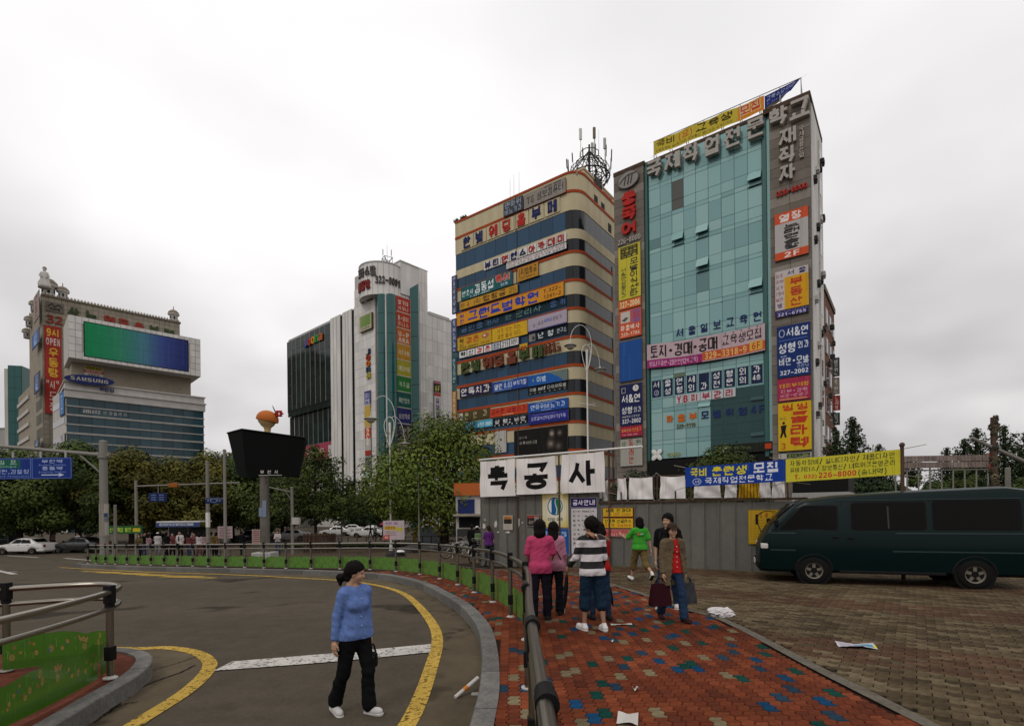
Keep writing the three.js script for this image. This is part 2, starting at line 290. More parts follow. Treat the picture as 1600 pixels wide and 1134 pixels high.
// ---------------------------------------------------------------- materials of the setting
const MT = {
asphalt: M([0.098, 0.080, 0.058], 0.88, { tex: TX.asphalt, s: 0.13, bump: TX.bump, bs: 3, bumpScale: 0.004 }),
gutter: M([0.135, 0.107, 0.070], 0.9, { tex: TX.dirty, s: 0.22, bump: TX.bump, bs: 3, bumpScale: 0.003 }),
kerb: M([0.215, 0.205, 0.19], 0.75, { tex: TX.grit, s: 1.2, bump: TX.bump, bs: 4, bumpScale: 0.0015 }),
bed: M([0.035, 0.015, 0.010], 0.95, { tex: TX.grit, s: 1 }),
bedGrey: M([0.028, 0.021, 0.014], 0.95, { tex: TX.grit, s: 1 }),
plaza: M([0.10, 0.073, 0.047], 0.9, { tex: TX.dirty, s: 0.13, bump: TX.bump, bs: 2, bumpScale: 0.004 }),
yellow: M([0.50, 0.325, 0.065], 0.8, { tex: TX.paint, s: 0.9 }),
white: M([0.52, 0.49, 0.45], 0.8, { tex: TX.paint, s: 0.8 }),
cream: M([0.60, 0.515, 0.335], 0.6, { tex: TX.streak, s: 0.3, sy: 0.07 }),
orange: M([0.42, 0.075, 0.022], 0.6, { tex: TX.wear, s: 0.2 }),
core: M([0.01, 0.011, 0.013], 0.5),
bluePane: M([0.013, 0.054, 0.108], 0.2, { specularIntensity: 0.55 }),
darkPane: M([0.008, 0.010, 0.013], 0.12, { specularIntensity: 0.7 }),
greyWall: M([0.40, 0.385, 0.36], 0.8, { tex: TX.streak, s: 0.4, sy: 0.08 }),
whiteWall: M([0.76, 0.73, 0.69], 0.75, { tex: TX.streak, s: 0.25, sy: 0.06 }),
offWhite: M([0.55, 0.52, 0.48], 0.75, { tex: TX.streak, s: 0.3, sy: 0.07 }),
tan: M([0.36, 0.315, 0.245], 0.8, { tex: TX.wear, s: 0.15 }),
tanDark: M([0.22, 0.185, 0.14], 0.8, { tex: TX.wear, s: 0.15 }),
grate: M([0.025, 0.028, 0.03], 0.4),
greenFrame: M([0.012, 0.085, 0.075], 0.35),
greenGlass: M([0.008, 0.085, 0.08], 0.14),
darkGreenGlass: M([0.006, 0.014, 0.014], 0.1, { specularIntensity: 0.5 }),
steel: M([0.27, 0.245, 0.205], 0.28, { metalness: 1 }),
dullSteel: M([0.36, 0.35, 0.33], 0.5, { metalness: 0.5 }),
pole: M([0.25, 0.235, 0.205], 0.6, { tex: TX.wear, s: 0.5 }),
lampPole: M([0.62, 0.60, 0.57], 0.45),
black: M([0.008, 0.0075, 0.0075], 0.55, { specularIntensity: 0.2 }),
rubber: M([0.010, 0.0095, 0.009], 0.85),
darkIron: M([0.045, 0.042, 0.04], 0.6),
rust: M([0.12, 0.075, 0.055], 0.85, { tex: TX.dirty, s: 1 }),
red: M([0.42, 0.03, 0.025], 0.5),
letterGrey: M([0.47, 0.43, 0.385], 0.6, { tex: TX.streak, s: 0.5, sy: 0.2 }),
letterSide: M([0.10, 0.09, 0.085], 0.7),
navy: M([0.02, 0.03, 0.11], 0.5),
brick: M([0.22, 0.115, 0.08], 0.85, { tex: TX.wear, s: 0.5 }),
trunk: M([0.06, 0.045, 0.032], 0.95, { tex: TX.grit, s: 1, bump: TX.bump, bs: 2, bumpScale: 0.02 }),
};
const vary = (m, list) => list.map((k) => { const c = m.clone(); c.color.multiplyScalar(k); return c; });
// ---------------------------------------------------------------- ground, roads, kerbs
const P2 = (px, py, off = 0) => gr(px, py, off);
const kerbPts = [[-0.95, -6], [-0.62, -2], [-0.45, 2], P2(733, 1134), P2(747, 1085), P2(751.6, 1050), P2(752, 1010), P2(744, 976), P2(717, 944.5), P2(693, 929.5), P2(666, 915), P2(636, 904.7), P2(600, 898), P2(530, 893), P2(446, 890.5), P2(340, 888), P2(240, 886), P2(160, 883.5), P2(122, 881)];
const kerbPath = curve2(kerbPts, 260), kerbIn = offset2(kerbPath, 0.2).map((p) => p);
const tip = kerbPath[kerbPath.length - 1];
const plazaEdge = [...kerbIn, [tip[0] - 1.2, tip[1] + 1.2], [tip[0] - 1.0, tip[1] + 3.2], [tip[0] + 1.5, tip[1] + 6], [-14, 41], [-6, 45], [6, 43], [14, 36], [40, 34], [70, 30], [70, -6]];
structure('ground', (() => {
const pos = [], uv = [], idx = [], rows = [-60, -20, -8, -4, -2]; for (let d = 0; d < 16; d += 1) rows.push(d); for (let d = 16; d < 60; d += 2) rows.push(d); rows.push(70, 90, 130, 200, 400, 900, 2000);
const cols = [-2000, -800, -300, -150, -90, -60]; for (let x = -50; x <= 30; x += 2) cols.push(x); cols.push(40, 60, 100, 200, 500, 2000);
for (const d of rows) for (const x of cols) { pos.push(x, gy(x, d) + ROAD, -d); uv.push(x, d); }
const n = cols.length; for (let j = 0; j < rows.length - 1; j++) for (let i = 0; i < n - 1; i++) { const a = j * n + i; idx.push(a, a + 1, a + n, a + 1, a + n + 1, a + n); }
return geom(pos, uv, idx);
})(), MT.asphalt);
const borderPts = [[3.27, -6], [3.27, 4.3], P2(1280, 1050), P2(1115, 965), P2(1059, 950), P2(1000, 928), P2(950, 913), P2(880, 897), [0.9, 16.5], [-1.4, 19.5], [-3.2, 22.5]];
const border = curve2(borderPts, 90);
const fenceLine = [[0.12, -3], [0.12, 0], [0.12, 2], [0.13, 4.2], P2(822, 1000), P2(798, 964), P2(770, 941), P2(741, 926), P2(715, 913.7), P2(687, 904.5), P2(656, 897.6), P2(618.6, 893), P2(578, 890), P2(531, 889), P2(485.6, 888.6), P2(446, 888.4), P2(412, 887.3), P2(382, 886.5), P2(352, 886), P2(300, 884.6), P2(255, 883.5), P2(215, 882.5), P2(179, 881.5), P2(149, 880.6), P2(130, 880)];
const fencePath = curve2(fenceLine, 400);
const farIn = offset2(kerbPath, 1.05);
const redPoly = [...kerbIn.slice(0, 215), ...farIn.slice(110, 215).reverse(), ...border.slice().reverse()];
const greyPoly = [...border.map((p) => [p[0] + 0.1, p[1]]), [2, 22.5], [8, 18], [60, 18], [60, -6]];
structure('plaza', sheet(plazaEdge, 0.6, -0.03), MT.plaza);
const walk = structure('red_pavement', sheet(redPoly, 0.25, -0.012), MT.bed);
const court = structure('forecourt_pavement', sheet(greyPoly, 0.4, -0.014), MT.bedGrey);
structure('gutter', strip(kerbPath, offset2(kerbPath, -0.62), ROAD + 0.004), MT.gutter);
function kerbRun(path, name, side, width, height, lens) {
const g = new THREE.Group(); g.name = numbered(name); g.userData.kind = 'structure'; scene.add(g);
let i = 0, n = 0; const R = rng(5), mats = vary(MT.kerb, [0.9, 1, 1.08, 0.82]);
while (i < path.length - 2) {
let j = i, L = 0; while (j < path.length - 1 && L < lens) { L += Math.hypot(path[j + 1][0] - path[j][0], path[j + 1][1] - path[j][1]); j++; }
const A = path.slice(i, j + 1), B = offset2(path, side * width).slice(i, j + 1), k = A.length;
const shrink = (P) => { const Q = P.map((p) => [...p]); const f = 0.006; Q[0] = [lerp(P[0][0], P[1][0], f / 0.1), lerp(P[0][1], P[1][1], f / 0.1)]; return Q; };
const a = shrink(A), b = shrink(B), pos = [], uv = [], idx = [], ch = 0.014, lift = (R() - 0.5) * 0.008;
let l = 0;
for (let q = 0; q < k; q++) {
if (q) l += Math.hypot(a[q][0] - a[q - 1][0], a[q][1] - a[q - 1][1]);
const e = [(b[q][0] - a[q][0]) / width, (b[q][1] - a[q][1]) / width], y = gy(a[q][0], a[q][1]) + lift + 0.01;
[[0, -height - 0.05], [0, -ch], [ch, 0], [width, 0], [width, -0.08]].forEach(([o, v], c) => { pos.push(a[q][0] + e[0] * o, y + v, -(a[q][1] + e[1] * o)); uv.push(l, [0, height, height + 0.02, height + width, height + width + 0.1][c]); });
if (q) for (let c = 0; c < 4; c++) { const v0 = (q - 1) * 5 + c, v1 = q * 5 + c; side > 0 ? idx.push(v0, v0 + 1, v1, v1, v0 + 1, v1 + 1) : idx.push(v0, v1, v0 + 1, v1, v1 + 1, v0 + 1); }
}
const e0 = (k - 1) * 5; side > 0 ? idx.push(0, 2, 1, 0, 3, 2, 0, 4, 3, e0, e0 + 1, e0 + 2, e0, e0 + 2, e0 + 3, e0, e0 + 3, e0 + 4) : idx.push(0, 1, 2, 0, 2, 3, 0, 3, 4, e0, e0 + 2, e0 + 1, e0, e0 + 3, e0 + 2, e0, e0 + 4, e0 + 3);
const geo = toCreasedNormals(geom(pos, uv, idx), 0.5);
part(g, 'kerb_stone', geo, mats[n++ % 4]); i = j;
}
return g;
}
kerbRun([...kerbPath, [tip[0] - 0.6, tip[1] + 0.5], [tip[0] - 0.9, tip[1] + 1.3], [tip[0] - 0.7, tip[1] + 2.5]], 'kerb', 1, 0.2, 0.18, 1.0);
const isl = curve2([[-3.2, -4], [-3.55, 2], P2(85, 1134), P2(166, 1084), P2(214, 1056), P2(237, 1034), P2(234, 1022), P2(207, 1014), P2(150, 1012), P2(60, 1014), P2(-60, 1019), P2(-300, 1035)], 120);
structure('island_pavement', sheet([...offset2(isl, -0.17), [-14, -4]], 0.25, -0.012), M([0.16, 0.05, 0.03], 0.9, { tex: TX.grit, s: 1.5 }));
kerbRun(isl, 'kerb', -1, 0.17, 0.18, 1.0);
const roadP = (x, y) => P2(x, y, ROAD + 0.006);
const line = (pts, w, off, mat, n = 140) => { const c = curve2(pts, n); return structure('road_marking', strip(offset2(c, -w / 2), offset2(c, w / 2), ROAD + off), mat); };
const yl = [[-1.0, 1], roadP(600, 1180), roadP(640, 1126), roadP(673, 1043.7), roadP(683, 995), roadP(668.5, 964), roadP(625, 925), roadP(570, 911), roadP(520, 906), roadP(446, 902), roadP(385, 898.7), roadP(240, 894), roadP(140, 889), roadP(92, 886.5)];
line(yl, 0.17, 0.009, MT.yellow, 220);
const yli = [[-3.2, 2.2], roadP(206, 1134), roadP(292, 1079), roadP(325, 1046), roadP(326, 1033), roadP(304, 1019), roadP(259, 1012), roadP(208, 1013.5), roadP(120, 1012)];
structure('gutter', strip(curve2([[-3.35, 0], ...yli.slice(1)], 100), curve2([[-3.6, 0], P2(85, 1134, ROAD), P2(166, 1084, ROAD), P2(214, 1062, ROAD), P2(237, 1048, ROAD), P2(232, 1036, ROAD), P2(222, 1026, ROAD), P2(205, 1020, ROAD), P2(120, 1018, ROAD)], 100), ROAD + 0.004), MT.gutter);
line(yli, 0.17, 0.009, MT.yellow);
structure('road_marking', strip(curve2([roadP(334, 1048.5), roadP(520, 1034.2), roadP(672, 1019.5)], 30), curve2([roadP(362, 1034), roadP(520, 1021), roadP(673, 1006.5)], 30), ROAD + 0.013), MT.white);
for (const [x0, x1, y] of [[128, 190, 892.5], [150, 232, 894.5], [188, 262, 896.5], [215, 318, 898.8], [252, 336, 901]]) line([roadP(x0, y), roadP((x0 + x1) / 2, y + 0.9), roadP(x1, y + 1.8)], 0.28, 0.009, MT.yellow, 10);
for (const [x0, y0, x1, y1] of [[-60, 896, 26, 893], [-40, 884, 22, 897], [100, 872, 150, 876], [10, 868, 60, 871]]) line([roadP(x0, y0), roadP((x0 + x1) / 2, (y0 + y1) / 2), roadP(x1, y1)], 0.25, 0.009, MT.white, 10);
{
const R = rng(77), mat = M([0.02, 0.018, 0.015], 0.95);
for (const [pts, w] of [[[[150, 1128], [190, 1098], [232, 1070], [280, 1052], [306, 1040]], 0.022], [[[210, 1060], [245, 1046], [280, 1036], [312, 1024]], 0.012], [[[168, 1116], [186, 1104], [215, 1097]], 0.012]]) {
const c = curve2(pts.map((p) => P2(...p, ROAD)), 40), jig = c.map((p) => [p[0] + (R() - 0.5) * 0.03, p[1] + (R() - 0.5) * 0.05]);
structure('road_crack', strip(offset2(jig, -w / 2), offset2(jig, w / 2), ROAD + 0.012), mat);
}
}
// ---------------------------------------------------------------- interlocking pavers
function paverShape(w, l, z) {
const a = w / 2, prof = [[-0.5, z], [-0.42, z], [-0.33, -z], [-0.17, -z], [-0.08, z], [0.08, z], [0.17, -z], [0.33, -z], [0.42, z], [0.5, z]];
return [...prof.map(([v, o]) => [a + o, v * l]), ...prof.slice().reverse().map(([v, o]) => [-a + o, v * l])];
}
function paving(owner, poly, axis, stagger, w, l, z, pick, seed) {
const geo = extr(paverShape(w - 0.008, l - 0.009, z), 0.02, [], 0.003).rotateX(-Math.PI / 2); clean(geo);
const g0 = clean(geo), cache = new Map(), R = rng(seed), c = Math.cos(axis), s = Math.sin(axis), spots = [];
const xs = poly.map((p) => p[0]), ds = poly.map((p) => p[1]), x0 = Math.min(...xs), x1 = Math.min(24, Math.max(...xs)), d0 = 2.4, d1 = Math.min(19, Math.max(...ds));
const span = 40, nu = Math.ceil(span / w), nv = Math.ceil(span / l);
for (let i = -nu; i < nu; i++) for (let j = -nv; j < nv; j++) {
const u = i * w, v = (j + (i % 2 ? stagger : 0)) * l, X = u * c - v * s, D = u * s + v * c;
if (X < x0 || X > x1 || D < d0 || D > d1 || !inside([X, D], poly) || nearest([X, D], poly)[1] < 0.02) continue;
const p = V(X, gy(X, D), -D), cam = Math.hypot(X, D, EYE), sx = X / D; if (sx > 1.7 || sx < -1.3) continue;
spots.push({ X, D, i, j, size: Math.hypot(X, D), inFrame: (EYE / D) * FP < 345 && Math.abs(sx) < 0.96, f: clamp(0.99 + 0.26 * fbm(X * 0.45 + seed, D * 0.45, 3, 4) + (R() - 0.5) * 0.3 - (R() < 0.05 ? 0.22 : 0), 0.5, 1.3), y: (R() - 0.5) * 0.005, tilt: (R() - 0.5) * 0.012, k: pick(i, j, X, D, R) });
}
spots.sort((a, b) => (a.inFrame === b.inFrame ? a.size - b.size : a.inFrame ? -1 : 1));
const place = (o, q) => { o.position.set(q.X, gy(q.X, q.D) - 0.0225 + q.y, -q.D); o.rotation.set(q.tilt, axis, q.tilt * 0.7); };
spots.slice(0, 300).forEach((q) => { const lv = Math.round(q.f * 7), id = q.k.uuid + lv; if (!cache.has(id)) { const k = q.k.clone(); k.color.multiplyScalar(lv / 7); cache.set(id, k); } const m = new THREE.Mesh(g0, cache.get(id)); m.name = 'paver'; m.castShadow = m.receiveShadow = true; place(m, q); owner.add(m); });
const rest = spots.slice(300), dm = new THREE.Object3D(), mat = spots[0].k.clone(); mat.color.setRGB(1, 1, 1);
const im = new THREE.InstancedMesh(g0, mat, rest.length); im.name = 'far_pavers'; im.receiveShadow = true; im.userData.kind = 'stuff'; owner.add(im);
rest.forEach((q, n) => { place(dm, q); dm.updateMatrix(); im.setMatrixAt(n, dm.matrix); im.setColorAt(n, q.k.color.clone().multiplyScalar(q.f)); });
return spots.length;
}
{
const base = (c, r = 0.88) => M(c, r, { tex: TX.grit, s: 3, bump: TX.bump, bs: 6, bumpScale: 0.001 });
const reds = [[0.208, 0.050, 0.021], [0.178, 0.043, 0.019], [0.232, 0.060, 0.025], [0.152, 0.039, 0.019]].map((c) => base(c)), blue = base([0.008, 0.062, 0.145]), teal = base([0.007, 0.058, 0.045]), beige = base([0.215, 0.17, 0.098]), slate = base([0.022, 0.052, 0.085]);
const hash = (i, j) => { const q = Math.sin(i * 127.1 + j * 311.7) * 43758.5453; return q - Math.floor(q); };
const accent = (i, j, X, D, R) => {
const ci = Math.floor((i + 2 * Math.floor(j / 4)) / 5), cj = Math.floor(j / 3), h = hash(ci, cj), li = ((i % 5) + 5) % 5, lj = ((j % 3) + 3) % 3;
if (h < 0.9) { const t = hash(ci + 9, cj + 5) * 4 | 0, pat = [[[0, 1, beige], [1, 2, beige], [3, 0, teal]], [[1, 0, teal], [3, 2, blue], [0, 1, beige]], [[0, 0, blue], [2, 1, teal], [4, 2, slate]], [[3, 1, beige], [1, 2, blue], [2, 2, teal]]][t]; for (const [a, b, m] of pat) if (a === li && b === lj) return hash(i, j) < 0.12 ? slate : m; }
return reds[Math.floor(hash(i + 0.5, j) * 4)];
};
paving(walk, redPoly, 0.0, 0.5, 0.112, 0.226, 0.010, accent, 31);
const gb = [[0.140, 0.102, 0.058], [0.112, 0.080, 0.045], [0.170, 0.128, 0.076], [0.088, 0.063, 0.036]].map((c) => base(c, 0.92)), rb2 = [[0.112, 0.062, 0.037], [0.095, 0.054, 0.033], [0.125, 0.075, 0.045]].map((c) => base(c, 0.92));
const greys = (i, j, X, D, R) => { const u = X * 0.8 - D * 0.6, v = X * 0.6 + D * 0.8, band = Math.sin(v * 1.75 + 0.6) > 0.55; return band && R() < 0.85 ? rb2[Math.floor(R() * 3)] : gb[Math.floor(Math.pow(R(), 1.1) * 4)]; };
paving(court, greyPoly, Math.atan2(0.8, 0.6), 0.5, 0.113, 0.228, 0.010, greys, 32);
const e0 = structure('edging_strip', strip(border.map((p) => [p[0] - 0.02, p[1]]), border.map((p) => [p[0] + 0.12, p[1]]), 0.008), M([0.165, 0.145, 0.115], 0.85, { tex: TX.grit, s: 1 }));
}
// ---------------------------------------------------------------- banded office building with rounded corner
const C0 = at(905, 500, 68), FM = plane(V(C0.x, 0, C0.z), 0.8, 0.6);
const FMR = plane(V(C0.x, 0, C0.z), 0.6, -0.8);
const WM = 20.95, DM = 27;
function bandPlan(e, x0 = -WM, r = 1.8) {
const s = new THREE.Shape(); s.moveTo(x0, -e); s.lineTo(-r, -e);
for (let i = 1; i <= 10; i++) { const a = (i / 10) * Math.PI / 2; s.lineTo(-r + (r + e) * Math.sin(a), r - (r + e) * Math.cos(a)); }
s.lineTo(e, DM); s.lineTo(x0, DM); s.closePath(); return s;
}
const slab = (e, y0, y1) => new THREE.ExtrudeGeometry(bandPlan(e), { depth: y1 - y0, bevelEnabled: false }).rotateX(-Math.PI / 2).translate(0, y0, 0);
const mid = thing('office_building', 'banded cream and blue office block with rounded corner and orange stripes', 'building', FM.pt(0, 0), FM.rot);
{
part(mid, 'wall', slab(0, -1.8, 40.2), MT.core);
const blues = vary(MT.bluePane, [1, 0.86, 1.12, 0.95, 0.78]), darks = vary(MT.darkPane, [1, 1.6, 0.7]);
const glassBands = [[37.7, 40.1], [34.95, 36.45]], creams = [[36.45, 37.7]], oranges = [[34.6, 34.95]];
for (let k = 0; k < 9; k++) { const t = 34.6 - 3.62 * k; creams.push([t - 1.62, t]); glassBands.push([t - 3.27, t - 1.62]); if (k) oranges.push([t, t + 0.35]); }
creams.push([40.1, 42.35], [42.7, 44.75]); oranges.push([42.35, 42.7], [44.75, 45.05]);
part(mid, 'parapet', slab(-0.02, 40.2, 44.8), MT.cream);
for (const [a, b] of creams) part(mid, 'cream_band', slab(0.10, a, b), MT.cream);
for (const [a, b] of oranges) part(mid, 'orange_stripe', slab(0.17, a, b), MT.orange);
const R = rng(3);
for (const [a, b] of glassBands) {
const n = 10, w = (WM - 1.8) / n;
for (let i = 0; i < n; i++) part(mid, 'window_pane', bx(-WM + i * w + 0.02, -WM + (i + 1) * w - 0.02, a + 0.02, b - 0.02, 0.005, 0.05).rotateX(0), blues[Math.floor(R() * 5)]);
for (let i = 0; i < 7; i++) part(mid, 'window_pane', bx(0.005, 0.05, a + 0.02, b - 0.02, -1.8 - (i + 1) * 1.4 + 0.02, -1.8 - i * 1.4), darks[Math.floor(R() * 3)]);
for (let i = 0; i < 3; i++) { const g = new THREE.CylinderGeometry(1.84, 1.84, b - a - 0.04, 6, 1, true, Math.PI / 2 - (i + 1) * Math.PI / 6 + Math.PI * 0 + 0.01, Math.PI / 6 - 0.02); part(mid, 'window_pane', g.translate(-1.8, (a + b) / 2, -1.8), darks[i % 3]); }
part(mid, 'window_pane', bx(-WM - 0.03, -WM - 0.005, a, b, -12, -0.05), MT.darkPane);
}
part(mid, 'service_bay', bx(0.005, 0.19, -1, 35.9, -14, -9.4), MT.greyWall);
for (let k = 0; k < 9; k++) { const y = 33.4 - 3.62 * k, f = part(mid, 'window', [bx(0.2, 0.24, y - 1.25, y + 0.55, -11.3, -11.2), bx(0.2, 0.24, y - 1.25, y + 0.55, -10, -9.9), bx(0.2, 0.24, y + 0.47, y + 0.55, -11.2, -10), bx(0.2, 0.24, y - 1.25, y - 1.17, -11.2, -10), bx(0.2, 0.24, y - 0.35, y - 0.3, -11.2, -10)], MT.black); part(f, 'pane', bx(0.195, 0.215, y - 1.17, y + 0.47, -11.2, -10), MT.darkPane); }
for (const [z, y] of [[-4.6, 43.0], [-6.6, 42.9], [-8.6, 40.9]]) part(mid, 'vent', bx(0.1, 0.16, y - 0.5, y + 0.6, z - 0.5, z + 0.4), MT.black);
part(mid, 'penthouse', [bx(-9, -0.7, 44.9, 46.6, -16, -2.9), bx(-9.1, -0.6, 46.6, 46.85, -16.1, -2.8)], MT.cream);
part(mid, 'roof', bx(-WM + 0.3, -0.3, 44.6, 44.9, -DM + 0.5, -0.4), MT.greyWall);
for (let k = 0; k < 10; k++) part(mid, 'gutter_pipe', bar(V(-9.6, 2 + k * 4.3, 0.22), V(-9.6, 6.25 + k * 4.3, 0.22), 0.04), MT.letterSide);
part(mid, 'shopfront', bx(-WM + 0.4, -1.9, -1.6, 1.3, 0.02, 0.1), MT.grate);
}
{
const p = mid.localToWorld(V(-2.6, 46.85, -8)), t = thing('aerial_tower', 'dark steel lattice aerial tower with antenna rods on the banded building roof', 'antenna tower', p, 0.3); t.scale.setScalar(1.16);
const L = [], ring = (r, y, n = 10, th = 0.06) => { for (let i = 0; i < n; i++) { const a = (i / n) * 6.2832, b = ((i + 1) / n) * 6.2832; L.push(bar(V(Math.cos(a) * r, y, Math.sin(a) * r), V(Math.cos(b) * r, y, Math.sin(b) * r), th, th, 5)); } };
for (let i = 0; i < 4; i++) { const a = i * 1.5708, b = a + 1.5708, P = (q, y, r) => V(Math.cos(q) * r, y, Math.sin(q) * r); L.push(bar(P(a, -1.6, 1.6), P(a, 2.2, 1.6), 0.07, 0.07, 5)); for (const y of [-1.4, -0.2, 1]) { L.push(bar(P(a, y, 1.6), P(b, y + 1.2, 1.6), 0.04, 0.04, 5), bar(P(b, y, 1.6), P(a, y + 1.2, 1.6), 0.04, 0.04, 5), bar(P(a, y, 1.6), P(b, y, 1.6), 0.04, 0.04, 5)); } }
L.push(bar(V(0, 0, 0), V(0, 5.6, 0), 0.16, 0.12, 8));
ring(2.45, 1.55, 12, 0.09); ring(1.7, 3.3, 10, 0.05); for (let i = 0; i < 12; i++) { const a = i / 12 * 6.2832, b = a + 0.5236; L.push(bar(V(Math.cos(a) * 2.4, 1.55, Math.sin(a) * 2.4), V(Math.cos(b) * 1.7, 3.3, Math.sin(b) * 1.7), 0.045, 0.045, 4), bar(V(Math.cos(a) * 2.1, 1.1, Math.sin(a) * 2.1), V(Math.cos(b) * 2.4, 2.5, Math.sin(b) * 2.4), 0.045, 0.045, 4)); } ring(2.1, 1.1, 12, 0.05); ring(2.4, 2.5, 12, 0.04); ring(1.2, 4.5, 8, 0.05);
for (let i = 0; i < 12; i++) { const a = (i / 12) * 6.2832, c = Math.cos(a), s = Math.sin(a); L.push(bar(V(c * 2.4, 1.2, s * 2.4), V(c * 2.4, 2.6, s * 2.4), 0.035, 0.035, 5), bar(V(c * 2.3, 2.0, s * 2.3), V(0, 4.9, 0), i % 3 ? 0.04 : 0.07, 0.05, 5), bar(V(c * 2.1, 1.1, s * 2.1), V(c * 1.3, -0.2, s * 1.3), 0.04, 0.04, 5), bar(V(c * 2.45, 1.5, s * 2.45), V(0, 1.5, 0), 0.035, 0.035, 5)); }
part(t, 'lattice_frame', L, MT.darkIron);
const R = rng(8); for (let i = 0; i < 12; i++) { const a = (i / 12) * 6.2832 + 0.2, r = 2.55 + 0.25 * R(), h = 1.9 + R() * 1.2; part(t, 'antenna_rod', [bar(V(Math.cos(a) * r * 0.97, 1.6, Math.sin(a) * r * 0.97), V(Math.cos(a) * r * 1.06, 1.6 + h, Math.sin(a) * r * 1.06), 0.035, 0.03, 5), bar(V(Math.cos(a) * r * 1.03, 1.6 + h * 0.45, Math.sin(a) * r * 1.03), V(Math.cos(a) * r * 1.05, 1.6 + h * 0.95, Math.sin(a) * r * 1.05), 0.07, 0.07, 6)], MT.darkIron); }
for (const [x, z, h, m] of [[-1.6, 1, 6.4, MT.whiteWall], [0.2, 1, 6.9, MT.tanDark], [0.9, -1, 6.5, MT.dullSteel], [2.0, 0.2, 6.5, MT.dullSteel]]) part(t, 'panel_antenna', [bar(V(x, 2.5, z), V(x, h, z), 0.04, 0.04, 5), cb(0.3, 1.3, 0.2, x, h - 0.5, z)], m);
for (const [x, z, h] of [[0.6, 0.4, 7.6], [1.5, -0.4, 8.0]]) part(t, 'whip_antenna', bar(V(x, 4, z), V(x, h, z), 0.03, 0.015, 5), MT.dullSteel);
}
for (const [px, y0, y1, l] of [[797, 318, 278, 'shortest thin aerial rod left of the grey rooftop sign board'], [803, 315, 272, 'middle thin aerial rod beside the grey rooftop sign board'], [811, 312, 268, 'tallest thin aerial rod beside the grey rooftop sign board']]) { const a = FM.out(-2).hit(px, y0), b = FM.out(-2).hit(px, y1); const t = tag(part(scene, numbered('aerial_rod'), bar(FM.out(-2).pt(a[0], 44.6), FM.out(-2).pt(b[0], b[1]), 0.035, 0.015, 5), MT.dullSteel), l, 'aerial'); }
